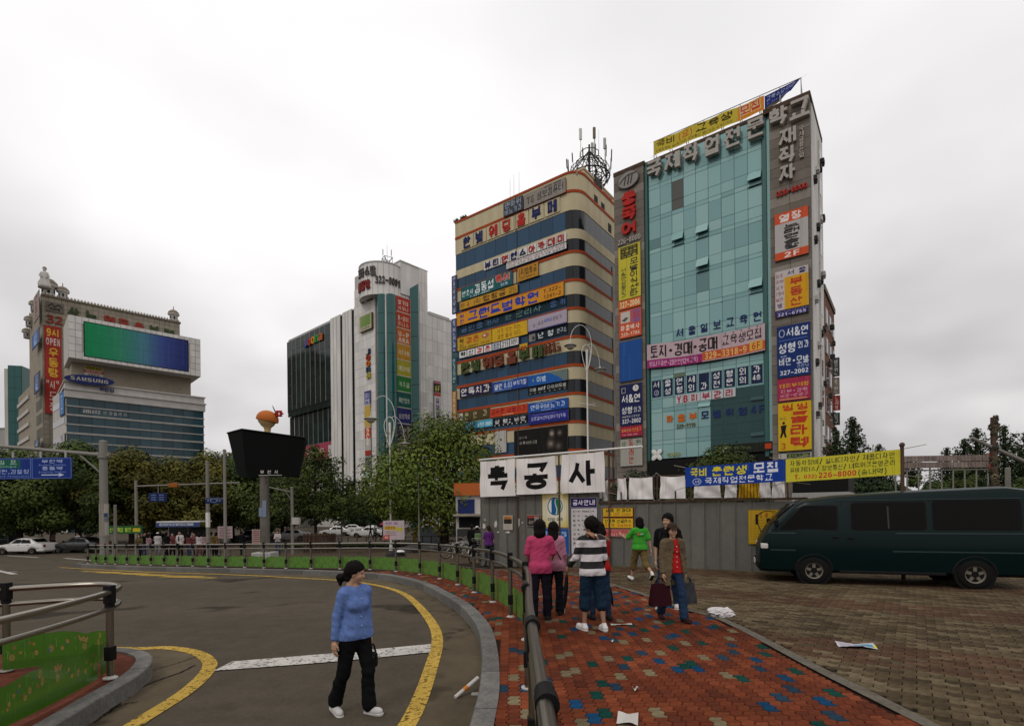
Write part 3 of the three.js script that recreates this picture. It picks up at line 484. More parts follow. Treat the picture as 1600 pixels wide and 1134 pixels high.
// ---------------------------------------------------------------- glass tower with stone pylons
const sT = 5.2, tower = thing('glass_tower', 'tall teal glass tower between brown stone pylons', 'building', FM.pt(sT, 0), FM.rot);
const HT = 42;
{
part(tower, 'wall', bx(0.05, 20.75, -1.6, 41.6, -8, -0.02), MT.greyWall);
part(tower, 'side_wall', bx(20.755, 20.83, -1.6, 41.4, -8, -0.4), MT.whiteWall);
for (let k = 0; k < 12; k++) { part(tower, 'side_window', bx(20.835, 20.86, 3 + k * 3.2, 4.7 + k * 3.2, -6.8, -5.6), MT.darkPane); part(tower, 'side_pier', bx(20.835, 20.95, 1.6 + k * 3.2, 4.75 + k * 3.2, -4.8, -4.4), MT.offWhite); }
const R = rng(41);
for (let k = 0; k < 24; k++) { const z = [-1.5, -3.2, -5.2, -7.2][k % 4], y = 4 + k * 1.5 + R(); part(tower, 'air_conditioner', [bx(20.84, 21.12, y, y + 0.45, z - 0.35, z + 0.35), bx(20.84, 21.1, y - 0.2, y - 0.15, z - 0.3, z + 0.3)], k % 3 ? MT.darkIron : MT.dullSteel); }
part(tower, 'cornice', [bx(-0.02, 3.9, 41.6, 42.05, -3, 0.55), bx(3.9, 16.6, 41.7, 42.0, -8, 0.16), bx(16.6, 20.85, 41.55, 42.05, -8, 0.6)], MT.rust);
const stones = [[0.205, 0.175, 0.145], [0.185, 0.158, 0.132], [0.215, 0.185, 0.152], [0.29, 0.255, 0.215]].map((c) => M(c, 0.7, { tex: TX.streak, s: 0.4, sy: 0.1 }));
for (const [x0, x1] of [[0, 3.8], [17.15, 20.8]]) {
part(tower, 'pylon_core', bx(x0 + 0.03, x1 - 0.03, -1.5, 41.55, 0, 0.42), MT.letterSide);
for (let k = 0; k < 43; k++) for (let c = 0; c < 2; c++) { const w = (x1 - x0) / 2, y = -0.7 + k * 0.985, light = k % 7 === 5; part(tower, 'stone_panel', bx(x0 + c * w + 0.02, x0 + (c + 1) * w - 0.02, y + 0.015, y + 0.97, 0.425, 0.5 + R() * 0.006), stones[light ? 3 : Math.floor(R() * 3)]); }
}
const X0 = 4.25, X1 = 16.35, w = (X1 - X0) / 9, tints = [[0.20, 0.345, 0.335], [0.18, 0.325, 0.32], [0.215, 0.37, 0.355], [0.165, 0.30, 0.30], [0.24, 0.385, 0.37]].map((c) => M(c, 0.16, { metalness: 0.35, specularIntensity: 1 })), odd = [M([0.10, 0.14, 0.07], 0.3), M([0.055, 0.055, 0.042], 0.4), M([0.022, 0.062, 0.062], 0.14, { specularIntensity: 0.5 }), M([0.10, 0.19, 0.19], 0.14, { metalness: 0.3 })];
part(tower, 'mullion_grid', bx(X0 - 0.1, X1 + 0.1, 7.4, 41.7, 0, 0.06), MT.greenFrame);
const rows = []; for (let y = 39.05; y > 8.6; y -= 3.68) rows.push([y - 0.47, y, 's'], [y - 2.58, y - 0.47, 'b'], [y - 3.68, y - 2.58, 'm']);
rows.unshift([39.05, 40.3, 'm'], [40.3, 41.68, 'm']);
const oddAt = { '2,4': 1, '2,3': 1, '2,20': 0, '2,18': 3, '4,11': 3, '0,7': 3, '4,12': 3 }, open = new Set(['2,8', '4,8', '8,5', '4,11', '8,14', '8,26', '4,23', '8,23']);
rows.forEach(([a, b, kind], r) => { if (a < 7.5) a = 7.5; for (let i = 0; i < 9; i++) {
const low = a < 13.3 && i > 4, key = i + ',' + r, g = bx(-w / 2 + 0.025, w / 2 - 0.025, 0.02, b - a - 0.02, 0, 0.03), m = part(tower, 'glass_pane', g, oddAt[key] !== undefined ? odd[oddAt[key]] : low ? odd[2] : tints[Math.floor(R() * 5)]);
m.position.set(X0 + (i + 0.5) * w, a, 0.065); m.rotation.set((R() - 0.5) * 0.03, (R() - 0.5) * 0.03, 0);
if (kind === 's' && open.has(key) || (kind === 'm' && (key === '2,7' || key === '4,7' || key === '8,4' || key === '4,10' || key === '8,13'))) { m.geometry = bx(-w / 2 + 0.03, w / 2 - 0.03, -(b - a) + 0.02, 0, 0, 0.04); m.position.y = b - 0.02; m.rotation.x = -0.42; }
} });
part(tower, 'corner_fin', [bx(3.82, 4.14, 7, 41.8, 0, 0.3), bx(16.46, 16.8, 7, 41.8, 0, 0.34)], MT.greenFrame);
part(tower, 'corner_glass', bx(16.82, 17.13, 7, 41.7, 0, 0.1), tints[2]);
part(tower, 'base_fascia', bx(3.82, 17.1, 3.2, 7.35, -0.01, 0.3), MT.black);
part(tower, 'shopfront', bx(3.9, 17.1, -1.5, 3.15, 0, 0.12), MT.grate);
}
{
const FT = plane(FM.pt(sT + 20.8, 0, -0.1), 0.6, -0.8), t = thing('brick_building', 'narrow reddish brown block behind the right flank of the glass tower', 'building', FT.pt(8.05, 0), FT.rot);
part(t, 'wall', bx(0, 9.5, -1.5, 25.6, -7, 0), MT.brick); part(t, 'cornice', bx(-0.1, 9.6, 25.6, 26.2, -7.1, 0.15), MT.tanDark);
for (let k = 0; k < 7; k++) for (let c = 0; c < 3; c++) { const f = part(t, 'window', bx(0.9 + c * 3, 2.5 + c * 3, 2.4 + k * 3.3, 4.2 + k * 3.3, 0.01, 0.09), MT.offWhite); part(f, 'pane', bx(1.0 + c * 3, 2.4 + c * 3, 2.5 + k * 3.3, 4.1 + k * 3.3, 0.1, 0.12), MT.darkPane); }
const R = rng(9); for (let k = 0; k < 12; k++) { const x = 0.6 + R() * 8, y = 4 + k * 1.7; part(t, 'air_conditioner', bx(x, x + 0.7, y, y + 0.5, 0.1, 0.4), MT.darkIron); }
const S = [[1303, 559, 588, 1311, 'dark grey', '#3d4048'], [1303, 590, 616, 1311, 'tan', '#7a6f62'], [1304, 618, 641, 1312, 'red', '#8e2a1c'], [1304, 645, 664, 1311, 'dark green', '#2c3b36']];
S.forEach(([x0, a, b, x1, n, c], i) => { const D = 62, p = at((x0 + x1) / 2, b, D), h = at(x0, a, D).y - p.y, g = thing('projecting_sign', n + ' projecting sign board stacked at the far edge of the brown block', 'sign', p, -0.5); part(g, 'board', bx(-0.35, 0.35, 0, h, -0.08, 0.08), boardMat(c)); part(g, 'bracket', bx(-1.3, -0.35, h * 0.4, h * 0.5, -0.03, 0.03), MT.dullSteel); const r = art(24, 60, (k, w, hh) => { fill(k, c, 0, 0, w, hh); TV(k, ['병원', '학원', '노래방', '당구'][i], w * 0.2, 3, w * 0.6, hh - 6, '#c9c4ba'); }); part(g, 'printed_face', faceGeo(0.66, h - 0.05, r, 0, h / 2, 0.084), printMat(r)); });
}
// ---------------------------------------------------------------- white and green shopping centre with corner tower
const C2 = at(577, 600, 114), FL2 = plane(V(C2.x, 0, C2.z), 0.74, 0.67);
const mall = thing('shopping_centre', 'white panelled shopping centre with rounded corner tower and green glass', 'building', FL2.pt(0, 0), FL2.rot);
const FR2 = plane(at(640, 600, 113).setY(0), 0.67, -0.74);
const loc = (p) => mall.worldToLocal(p.clone());
{
mall.updateMatrixWorld(true);
const s = (px, py = 600) => FL2.hit(px, py)[0], h = (px, py) => FL2.hit(px, py)[1];
const a = s(453), b = s(521), e = s(561), c = s(592), hA = h(521, 500), hT = h(562, 432);
part(mall, 'wall', bx(a + 0.1, e, -2, hA - 0.4, -22, -0.05), MT.core);
part(mall, 'parapet', [bx(a, e + 1, hA - 0.5, hA + 0.1, -22, 0.35)], MT.dullSteel);
for (let k = 0; k < 7; k++) part(mall, 'roof_unit', rb(1.6, 0.9, 1.4, 0.06, a + 1.5 + k * 2.6, hA + 0.5, -1.6), MT.greyWall);
const R = rng(61), gl = vary(MT.darkGreenGlass, [1, 1.4, 0.8, 1.8]), n = 9, w = (b - a) / n, hm = h(487, 640);
for (let i = 0; i < n; i++) {
for (let k = 0; k < 11; k++) { const y = hA - 3.3 - k * 2.75, low = y < hm - 2; if (y < 12.5) continue; const m = part(mall, 'glass_pane', bx(-w / 2 + 0.05, w / 2 - 0.05, 0.03, 2.72, 0, 0.05), gl[Math.floor(R() * 4)]); m.position.set(a + (i + 0.5) * w, y, low ? 0.02 : 0.6); m.rotation.set((R() - 0.5) * 0.01, (R() - 0.5) * 0.014, 0); }
part(mall, 'fin', bx(a + i * w - 0.05, a + i * w + 0.05, hm + 1, hA - 0.5, 0.0, 0.72), MT.dullSteel);
part(mall, 'fin', bx(a + i * w - 0.05, a + i * w + 0.05, 12, hm + 0.9, 0, 0.16), i === 1 ? MT.whiteWall : MT.dullSteel);
}
part(mall, 'soffit', bx(a - 0.1, b, hm + 0.6, hm + 1, 0, 0.7), MT.black);
part(mall, 'podium', bx(a, b, -2, 12.4, -20, 0.25), MT.offWhite);
const pil = (x0, x1, d) => part(mall, 'pilaster', [bx(x0, x1, -2, hA + 0.15, -2, d), ...[0.3, 0.62].map((f) => bx(lerp(x0, x1, f) - 0.12, lerp(x0, x1, f) + 0.12, -2, hA, d + 0.02, d + 0.14))], MT.whiteWall);
pil(b, s(536.5), 0.7); pil(s(540), s(554.5), 0.7); pil(s(558), e + 0.2, 0.6);
part(mall, 'dark_slot', [bx(s(536.5) + 0.02, s(540) - 0.02, -2, hA - 0.3, 0, 0.66), bx(s(554.5) + 0.02, s(558) - 0.02, -2, hA - 0.3, 0, 0.62)], MT.black);
const P = (x0, x1, y0, y1, z) => { const g = []; const nx = Math.max(1, Math.round((x1 - x0) / 1.6)), ny = Math.max(1, Math.round((y1 - y0) / 1.9)); for (let i = 0; i < nx; i++) for (let k = 0; k < ny; k++) { const u = (x1 - x0) / nx, v = (y1 - y0) / ny; g.push([x0 + i * u + 0.02, x0 + (i + 1) * u - 0.02, y0 + k * v + 0.02, y0 + (k + 1) * v - 0.02, z, z + 0.1 + R() * 0.012]); } return g; };
const whites = vary(MT.whiteWall, [1, 0.96, 1.04, 0.92]);
part(mall, 'tower_core', bx(e + 0.15, c + 0.4, -2, hT - 0.3, -9, 0.92), MT.offWhite);
for (const q of P(e + 0.15, c + 0.3, -2, hT - 3.2, 0.94)) part(mall, 'wall_panel', bx(...q), whites[Math.floor(R() * 4)]);
const hc = loc(at(598, 600, 113.4)), r = 4.6, hB = h(590, 468), hTop = h(597, 424) + 1.2;
part(mall, 'tower_head', [new THREE.CylinderGeometry(r, r, hTop - hB, 40).translate(hc.x, (hTop + hB) / 2, hc.z)], MT.whiteWall);
for (let i = 0; i < 18; i++) { const q = (i / 18) * 4.4 - 1.4; part(mall, 'head_rib', bx(-0.03, 0.03, hB + 0.1, hTop - 0.1, r, r + 0.05).rotateY(q).translate(hc.x, 0, hc.z), MT.offWhite); }
part(mall, 'head_trim', [new THREE.CylinderGeometry(r + 0.1, r + 0.1, 0.25, 40).translate(hc.x, hTop + 0.1, hc.z)], MT.dullSteel);
for (const px of [598.5, 611.5]) { const g = loc(at(px, 600, 109.6)); for (let k = 0; k < 12; k++) part(mall, 'green_column', new THREE.CylinderGeometry(1.08, 1.08, (hB + 2) / 12 - 0.06, 16).translate(g.x, -2 + (k + 0.5) * (hB + 2) / 12, g.z), MT.greenGlass); }
{ const g = loc(at(605, 600, 108.9)); part(mall, 'white_fin', bx(g.x - 0.12, g.x + 0.12, -2, hB, g.z - 0.8, g.z + 0.3), MT.whiteWall); }
part(mall, 'tower_back', bx(c + 0.4, hc.x + 2.5, -2, hB, -9, -1.2), MT.offWhite);
}
{
const g = new THREE.Group(); g.name = 'right_wing'; mall.add(g); g.position.copy(loc(FR2.pt(0, 0))); g.rotation.y = FR2.rot - FL2.rot;
const s = (px, py = 600) => FR2.hit(px, py)[0], h = (px, py) => FR2.hit(px, py)[1], R = rng(62), whites = vary(MT.whiteWall, [1, 0.96, 1.04, 0.93]);
const x0 = s(618), x1 = s(641), x2 = s(656), x3 = s(669), x4 = s(706), x5 = s(760), hT = h(650, 418), hW = h(672, 492);
part(g, 'tower_wall', [bx(x0 - 1.5, x3, -2, hT - 6.6, -9, -0.3), bx(x0 + 1.5, x3, hT - 6.6, hT, -9, 0)], MT.whiteWall);
part(g, 'cap', bx(x0 + 1.4, x3 + 0.1, hT, hT + 0.25, -9.1, 0.1), MT.dullSteel);
const xm = s(648.5), hp = h(648.5, 446), hs = h(656, 456);
const prism = (y0, y1, peak) => { const A = [x1 + 0.1, 0], B = [xm, 1.5], C = [x2, 0]; return geom([A[0], y0, 0, B[0], y0, B[1], B[0], y1 + peak, B[1], A[0], y0, 0, B[0], y1 + peak, B[1], A[0], y1, 0, B[0], y0, B[1], C[0], y0, 0, C[0], y1, 0, B[0], y0, B[1], C[0], y1, 0, B[0], y1 + peak, B[1]]); };
for (let k = 0; k < 10; k++) part(g, 'green_pane', prism(-2 + k * (hs + 2) / 10, -2 + (k + 1) * (hs + 2) / 10 - 0.08, k === 9 ? hp - hs : 0), MT.greenGlass);
part(g, 'edge_strip', bx(xm - 0.08, xm + 0.08, -2, hp - 0.2, 1.45, 1.56), MT.dullSteel);
for (let i = 0; i < 3; i++) for (let k = 0; k < 19; k++) { const u = (x3 - x2) / 3, y = -2 + k * (hT + 2) / 19; part(g, 'wall_panel', bx(x2 + i * u + 0.03, x2 + (i + 1) * u - 0.03, y + 0.02, y + (hT + 2) / 19 - 0.02, 0.01, 0.1), whites[Math.floor(R() * 4)]); }
part(g, 'wing_wall', bx(x3, x4, -2, hW, -10, -0.1), MT.offWhite);
for (let i = 0; i < 5; i++) for (let k = 0; k < 17; k++) { const u = (x4 - x3) / 5, y = -2 + k * (hW + 2) / 17; part(g, 'wall_panel', bx(x3 + i * u + 0.03, x3 + (i + 1) * u - 0.03, y + 0.02, y + (hW + 2) / 17 - 0.02, -0.09, 0.02), whites[Math.floor(R() * 4)]); }
part(g, 'wing_parapet', [bx(x3, x5, hW, hW + 0.4, -10, 0.1), bx(x3 + 1, x4, hW + 0.4, hW + 1.0, -8, -0.6)], MT.dullSteel);
part(g, 'green_wall', bx(x4, x5, -2, hW, -10, -0.2), MT.greenFrame);
for (let i = 0; i < 6; i++) for (let k = 0; k < 12; k++) { const u = (x5 - x4) / 6, y = -2 + k * (hW + 2) / 12; part(g, 'green_pane', bx(x4 + i * u + 0.03, x4 + (i + 1) * u - 0.03, y + 0.04, y + (hW + 2) / 12 - 0.04, -0.18, -0.1), MT.greenGlass); }
}
{
const p = at(605, 424, 118), t = thing('rooftop_aerial', 'small steel aerial frame on the round tower head of the shopping centre', 'antenna', p, 0.2), L = [];
for (let i = 0; i < 4; i++) { const a = i * 1.5708 + 0.4, x = Math.cos(a), z = Math.sin(a); L.push(bar(V(x * 1.25, -0.5, z * 1.25), V(x * 1.25, 3, z * 1.25), 0.05, 0.05, 5), bar(V(x * 1.25, 1.4, z * 1.25), V(0, 0.2, 0), 0.06, 0.06, 5), bar(V(x * 1.25, 2.9, z * 1.25), V(0, 1.6, 0), 0.08, 0.08, 5)); const b = a + 1.5708; for (const y of [1.4, 2.9]) L.push(bar(V(x * 1.25, y, z * 1.25), V(Math.cos(b) * 1.25, y, Math.sin(b) * 1.25), 0.05, 0.05, 5)); }
L.push(bar(V(0, -0.5, 0), V(0, 2.4, 0), 0.12, 0.12, 6)); part(t, 'frame', L, MT.darkIron);
part(t, 'mast', bar(V(0, 2, 0), V(0, 5.9, 0), 0.05, 0.03, 5), MT.dullSteel);
for (const x of [-0.9, 0.9]) part(t, 'panel_antenna', [bar(V(x, 2.6, 0), V(x, 4.9, 0), 0.05, 0.05, 5), cb(0.2, 1.1, 0.16, x, 4.2, 0)], MT.dullSteel);
}
// ---------------------------------------------------------------- tan hotel-like block with domed turrets, behind
const C0b = at(66, 600, 122), FB0 = plane(V(C0b.x, 0, C0b.z), 0.72, -0.69), FB0L = plane(V(C0b.x, 0, C0b.z), 0.75, 0.66);
const hall = thing('tiled_block', 'tall tan tiled block with domed roof turrets behind the screen building', 'building', FB0.pt(0, 0), FB0.rot);
hall.updateMatrixWorld(true);
{
const hR = FB0.hit(66, 462)[1], w = FB0.hit(281, 560)[0], R = rng(70);
part(hall, 'wall', bx(0.05, w, -2, hR, -26, -0.08), MT.tan);
const g = [], t3 = vary(MT.tan, [1, 0.92, 1.06]); const nx = 24, ny = 8, y0 = hR - 9;
for (let i = 0; i < nx; i++) for (let k = 0; k < ny; k++) part(hall, 'tile', bx(i * w / nx + 0.03, (i + 1) * w / nx - 0.03, y0 + k * 1.12 + 0.03, y0 + (k + 1) * 1.12 - 0.03, -0.07, 0.02), t3[Math.floor(R() * 3)]);
for (let k = 0; k < 26; k++) part(hall, 'tile', bx(0.05, 1.1, y0 - 1.12 * (k + 1) + 0.03, y0 - 1.12 * k - 0.03, -0.07, 0.03), t3[k % 3]);
part(hall, 'cornice', bx(-0.2, w + 0.2, hR, hR + 0.35, -26, 0.3), MT.tanDark);
for (let i = 0; i < 44; i++) part(hall, 'battlement', lathe([[0, 0], [0.22, 0], [0.26, 0.3], [0.14, 0.5], [0.0, 0.62]], 6).translate(i * w / 44 + 0.3, hR + 0.35, 0), MT.offWhite);
const turret = (x, y, z, s, label) => { const g = new THREE.Group(); g.name = 'turret'; hall.add(g); g.position.set(x, y, z); g.scale.setScalar(s); part(g, 'drum', lathe([[0, 0], [0.85, 0], [0.85, 1.5], [1.25, 1.7], [1.3, 1.9], [0, 1.9]], 14), MT.offWhite); part(g, 'dome', lathe([[1.3, 1.9], [1.15, 2.4], [0.7, 2.85], [0.12, 3.05], [0.06, 3.9], [0, 3.95]], 14), MT.tanDark); for (let i = 0; i < 6; i++) part(g, 'opening', cb(0.3, 0.7, 0.06, 0, 0.9, 0.84).rotateY(i * 1.047), MT.black); };
turret(FB0.hit(98, 480)[0], hR + 0.2, -0.6, 1.0); turret(FB0.hit(272, 510)[0], hR + 0.3, -0.8, 1.05); turret(1.2, hR + 0.2, -1.2, 1.45);
for (const [px, py, s] of [[57, 478, 0.9], [49, 502, 0.9], [45, 520, 0.85]]) { const [x, y] = FB0L.hit(px, py), p = hall.worldToLocal(FB0L.pt(x, y, 0.4)); turret(p.x, p.y - 1.5, p.z, s); }
const gl = new THREE.Group(); gl.name = 'left_flank'; hall.add(gl); gl.rotation.y = FB0L.rot - FB0.rot;
const xs = FB0L.hit(28, 640)[0];
part(gl, 'wall', [bx(xs, 0, -2, FB0L.hit(50, 560)[1] - 6, -8, 0), bx(FB0L.hit(46, 600)[0], 0, 0, hR, -8, 0.03)], MT.tan);
for (let k = 0; k < 9; k++) { part(gl, 'string_course', bx(xs, FB0L.hit(45, 600)[0], 4 + k * 3.4, 4.9 + k * 3.4, 0.04, 0.3), MT.offWhite); for (let c = 0; c < 5; c++) part(gl, 'slit_window', bx(-1.6 - c * 1.7, -0.8 - c * 1.7, 3.2 + k * 3.3, 5.6 + k * 3.3, 0.035, 0.06), MT.black); }
}
{
const p = at(69, 447, 121), t = thing('rooftop_statue', 'pale robed statue standing on the corner turret of the tan block', 'statue', p, 0.4);
part(t, 'robe', lathe([[0, -0.5], [1.2, -0.5], [1.15, 0.2], [0.85, 1.4], [0.7, 2.3], [0.72, 2.9], [0.45, 3.25], [0.16, 3.4], [0, 3.4]], 14).scale(1, 1, 0.75), MT.offWhite);
part(t, 'arm', [bar(V(0.55, 3.0, 0.1), V(0.95, 2.1, 0.35), 0.2, 0.15), bar(V(0.95, 2.1, 0.35), V(0.4, 1.8, 0.8), 0.15, 0.12), bar(V(-0.55, 3.0, 0.1), V(-0.8, 2.2, 0.4), 0.2, 0.15), bar(V(-0.8, 2.2, 0.4), V(-0.2, 1.9, 0.8), 0.15, 0.12)], MT.offWhite);
part(t, 'head', new THREE.SphereGeometry(0.38, 12, 10).scale(0.9, 1.15, 1).translate(0, 3.8, 0), MT.offWhite);
part(t, 'hair', new THREE.SphereGeometry(0.42, 12, 10).scale(0.95, 1, 1.05).translate(0, 4.0, -0.08), MT.tanDark);
}
// ---------------------------------------------------------------- screen building
const C1 = at(103, 640, 104), F1 = plane(V(C1.x, 0, C1.z), 0.72, -0.69), F1L = plane(V(C1.x, 0, C1.z), 0.76, 0.65);
const led = thing('screen_building', 'low glass block with white banding below a big rooftop screen box', 'building', F1.pt(0, 0), F1.rot);
led.updateMatrixWorld(true);
{
const w = F1.hit(318, 660)[0], hG = F1.hit(103, 620)[1], hC = F1.hit(103, 606)[1], hN = F1.hit(125, 570)[1], R = rng(80);
part(led, 'wall', bx(0.02, w - 0.02, -2, hG, -22, -0.05), MT.core);
const gl = [[0.012, 0.045, 0.06], [0.016, 0.055, 0.07], [0.01, 0.038, 0.05], [0.02, 0.06, 0.078]].map((c) => M(c, 0.12));
let y = hG; const bands = [], panes = [];
for (let k = 0; k < 9; k++) { panes.push([y - 1.55, y]); bands.push([y - 1.78, y - 1.55]); panes.push([y - 3.2, y - 1.78]); bands.push([y - 3.55, y - 3.2]); y -= 3.55; }
for (const [a, b] of bands) part(led, 'white_band', bx(-0.12, w + 0.1, a, b, -20, 0.16), MT.greyWall);
for (const [a, b] of panes) for (let i = 0; i < 12; i++) { const m = part(led, 'glass_pane', bx(-w / 24 + 0.03, w / 24 - 0.03, 0.02, b - a - 0.02, 0, 0.04), gl[Math.floor(R() * 4)]); m.position.set((i + 0.5) * w / 12, a, 0); m.rotation.set((R() - 0.5) * 0.008, (R() - 0.5) * 0.01, 0); }
part(led, 'cornice', [bx(-0.3, w + 0.25, hG, hC - 0.3, -20, 0.35), bx(-0.5, w + 0.4, hC - 0.3, hC, -20, 0.6), bx(-0.2, w + 0.1, hC, hC + 1.2, -20, 0.2), bx(-0.4, w + 0.3, hC + 1.2, hC + 1.45, -20, 0.45)], MT.offWhite);
part(led, 'set_back_storey', bx(1.0, w - 2, hC, hN + 4, -18, -2.2), MT.tan);
const S0 = F1.out(1.2), xa = S0.hit(106, 520)[0], xb = S0.hit(313, 560)[0], y0 = S0.hit(106, 558)[1], y1 = S0.hit(106, 491)[1];
part(led, 'screen_box', bx(xa, xb, y0, y1, -9, 1.12), MT.offWhite);
const sx0 = S0.hit(131.5, 530)[0], sx1 = S0.hit(293, 560)[0], sy0 = S0.hit(132, 555.5)[1], sy1 = S0.hit(132, 503)[1], wt = vary(MT.whiteWall, [0.95, 0.88, 1]);
const nx = 22, ny = 6; for (let i = 0; i < nx; i++) for (let k = 0; k < ny; k++) { const X0 = lerp(xa, xb, i / nx), X1 = lerp(xa, xb, (i + 1) / nx), Y0 = lerp(y0, y1, k / ny), Y1 = lerp(y0, y1, (k + 1) / ny); if ((X0 + X1) / 2 > sx0 && (X0 + X1) / 2 < sx1 && k > 0 && k < ny - 1) continue; part(led, 'cladding_panel', bx(X0 + 0.04, X1 - 0.04, Y0 + 0.04, Y1 - 0.04, 1.125, 1.22), wt[Math.floor(R() * 3)]); }
const r = art(420, 110, (c, W, H2) => { const g = c.createLinearGradient(0, 0, W, 0); g.addColorStop(0, '#0a8c52'); g.addColorStop(0.3, '#2f8c66'); g.addColorStop(0.55, '#4a8094'); g.addColorStop(0.75, '#3a4a90'); g.addColorStop(1, '#202c6c'); fill(c, g, 0, 0, W, H2); const q = rng(4); for (let i = 0; i < 60; i++) { c.globalAlpha = 0.05; fill(c, i % 2 ? '#000' : '#cde', 0, q() * H2, W, 1); } c.globalAlpha = 1; });
part(led, 'screen_frame', bx(sx0 - 0.15, sx1 + 0.15, sy0 - 0.15, sy1 + 0.15, 1.0, 1.26), MT.black);
part(led, 'screen', faceGeo(sx1 - sx0, sy1 - sy0, r, (sx0 + sx1) / 2, (sy0 + sy1) / 2, 1.27), printMat(r, 0.4));
const gl2 = new THREE.Group(); gl2.name = 'left_cheek'; led.add(gl2); gl2.rotation.y = F1L.rot - F1.rot; const xl = F1L.hit(82, 660)[0];
part(gl2, 'wall', bx(xl, -0.1, -2, hC, -6, 0.0), MT.offWhite);
for (let k = 0; k < 8; k++) part(gl2, 'window_band', bx(xl + 0.3, -1.4, hG - 1.4 - k * 3.5, hG - 0.2 - k * 3.5, 0.01, 0.06), MT.darkPane);
}
{ const p = at(8, 780, 150), q = at(31, 780, 150), h = at(18, 570, 150).y, t = thing('green_office', 'narrow green glass office block at the far left edge', 'building', V(p.x, 0, p.z), 0.25), w = q.x - p.x; part(t, 'wall', bx(0.8, w, -3, h, -8, -0.05), MT.greenFrame); part(t, 'white_edge', bx(0, 0.8, -3, h - 1, -8, 0.05), MT.offWhite); for (let k = 0; k < 12; k++) for (let i = 0; i < 2; i++) part(t, 'glass_pane', bx(0.85 + i * (w - 0.9) / 2, 0.8 + (i + 1) * (w - 0.9) / 2, h - 3.2 * (k + 1) + 0.05, h - 3.2 * k - 0.05, 0, 0.05), MT.greenGlass); }
{ const p = at(0, 780, 170), t = thing('grey_house', 'small grey flat-roofed house beyond the road at the far left', 'building', V(p.x - 4, 0, p.z), 0); part(t, 'wall', bx(0, 6, -3, at(4, 670, 170).y, -8, 0), MT.greyWall); for (let k = 0; k < 5; k++) part(t, 'window', bx(3.5, 5, 4 + k * 4, 6 + k * 4, 0.01, 0.05), MT.darkPane); part(t, 'roof', bx(-0.2, 6.2, at(4, 670, 170).y, at(4, 668, 170).y, -8.2, 0.2), MT.dullSteel); }
{
const R = rng(91), names = ['grey', 'tan', 'white', 'brown', 'cream'];
[[318, 372, 742, 128, MT.greyWall, 'grey'], [372, 420, 735, 133, MT.tan, 'tan'], [420, 462, 745, 126, MT.offWhite, 'off-white']].forEach(([a, b, yt, D, m, n]) => { const p = at(a, 800, D), q = at(b, 800, D), h = at(a, yt, D).y, t = thing('low_building', n + ' low building hidden behind the street trees left of the shopping centre', 'building', V(p.x, 0, p.z), 0), w = q.x - p.x; part(t, 'wall', bx(0, w, -3, h, -10, 0), m); part(t, 'roof', bx(-0.2, w + 0.2, h, h + 0.3, -10, 0.3), MT.dullSteel); for (let k = 0; k < 3; k++) for (let i = 0; i < 3; i++) part(t, 'window', bx(w * (i + 0.2) / 3, w * (i + 0.8) / 3, 1 + k * 3, 2.6 + k * 3, 0.01, 0.06), MT.darkPane); });
}
// ---------------------------------------------------------------- signs on the banded building
const bg = (color, fn) => (c, w, h) => { fill(c, color, 0, 0, w, h); fn && fn(c, w, h); };
const SM = (q, label, draw, o) => signboard(FM, q, label + ' on the banded building', draw, { group: undefined, d: 0.2, ...o });
SM([720, 450, 470.5, 801], 'teal sign with white lettering and two red characters', bg('#1f5e62', (c, w, h) => { T(c, '변호사', w * .02, h * .3, w * .24, h * .44, '#e8ece8'); T(c, '김동섭', w * .27, h * .1, w * .39, h * .66, '#f2f2ee', .15); T(c, '특허', w * .68, h * .04, w * .28, h * .55, '#c03a34', .16, '#d8b8b0'); T(c, 'T.327-0091', w * .18, h * .82, w * .4, h * .14, '#cfd8d4'); T(c, '32층', w * .78, h * .68, w * .14, h * .18, '#dde'); }));
SM([808.6, 419.5, 441, 841], 'small ochre sign at the upper middle', bg('#c08a2a', (c, w, h) => { T(c, '(주)탑항공', w * .06, h * .12, w * .88, h * .5, '#4a2a12'); T(c, '324-9203~4', w * .12, h * .72, w * .72, h * .16, '#5a3a18'); }));
SM([718, 473, 485, 809], 'long thin yellow sign above the big orange one', bg('#c8962c', (c, w, h) => { T(c, '부천', w * .02, h * .15, w * .07, h * .7, '#6a4a1a'); T(c, '4', w * .13, h * .2, w * .05, h * .66, '#a05a18'); T(c, '(주)', w * .26, h * .2, w * .12, h * .6, '#5a3a1a'); T(c, '탑항공', w * .42, h * .1, w * .4, h * .76, '#5a3814'); T(c, '326-', w * .86, h * .1, w * .12, h * .34, '#6a4a1a'); T(c, '8123', w * .86, h * .54, w * .12, h * .34, '#6a4a1a'); }));
SM([713.5, 491, 510, 881.5], 'widest bright orange sign with big blue lettering', bg('#dc9422', (c, w, h) => { T(c, '부', w * .03, h * .12, w * .05, h * .36, '#3a2f9a'); T(c, '천', w * .03, h * .54, w * .05, h * .36, '#3a2f9a'); T(c, '그랜드법학원', w * .11, h * .1, w * .69, h * .8, '#2c3aa8', .16); T(c, 'T.322-', w * .83, h * .14, w * .15, h * .3, '#5a3a14'); T(c, '1241-2', w * .83, h * .56, w * .15, h * .3, '#5a3a14'); }), { d: 0.3 });
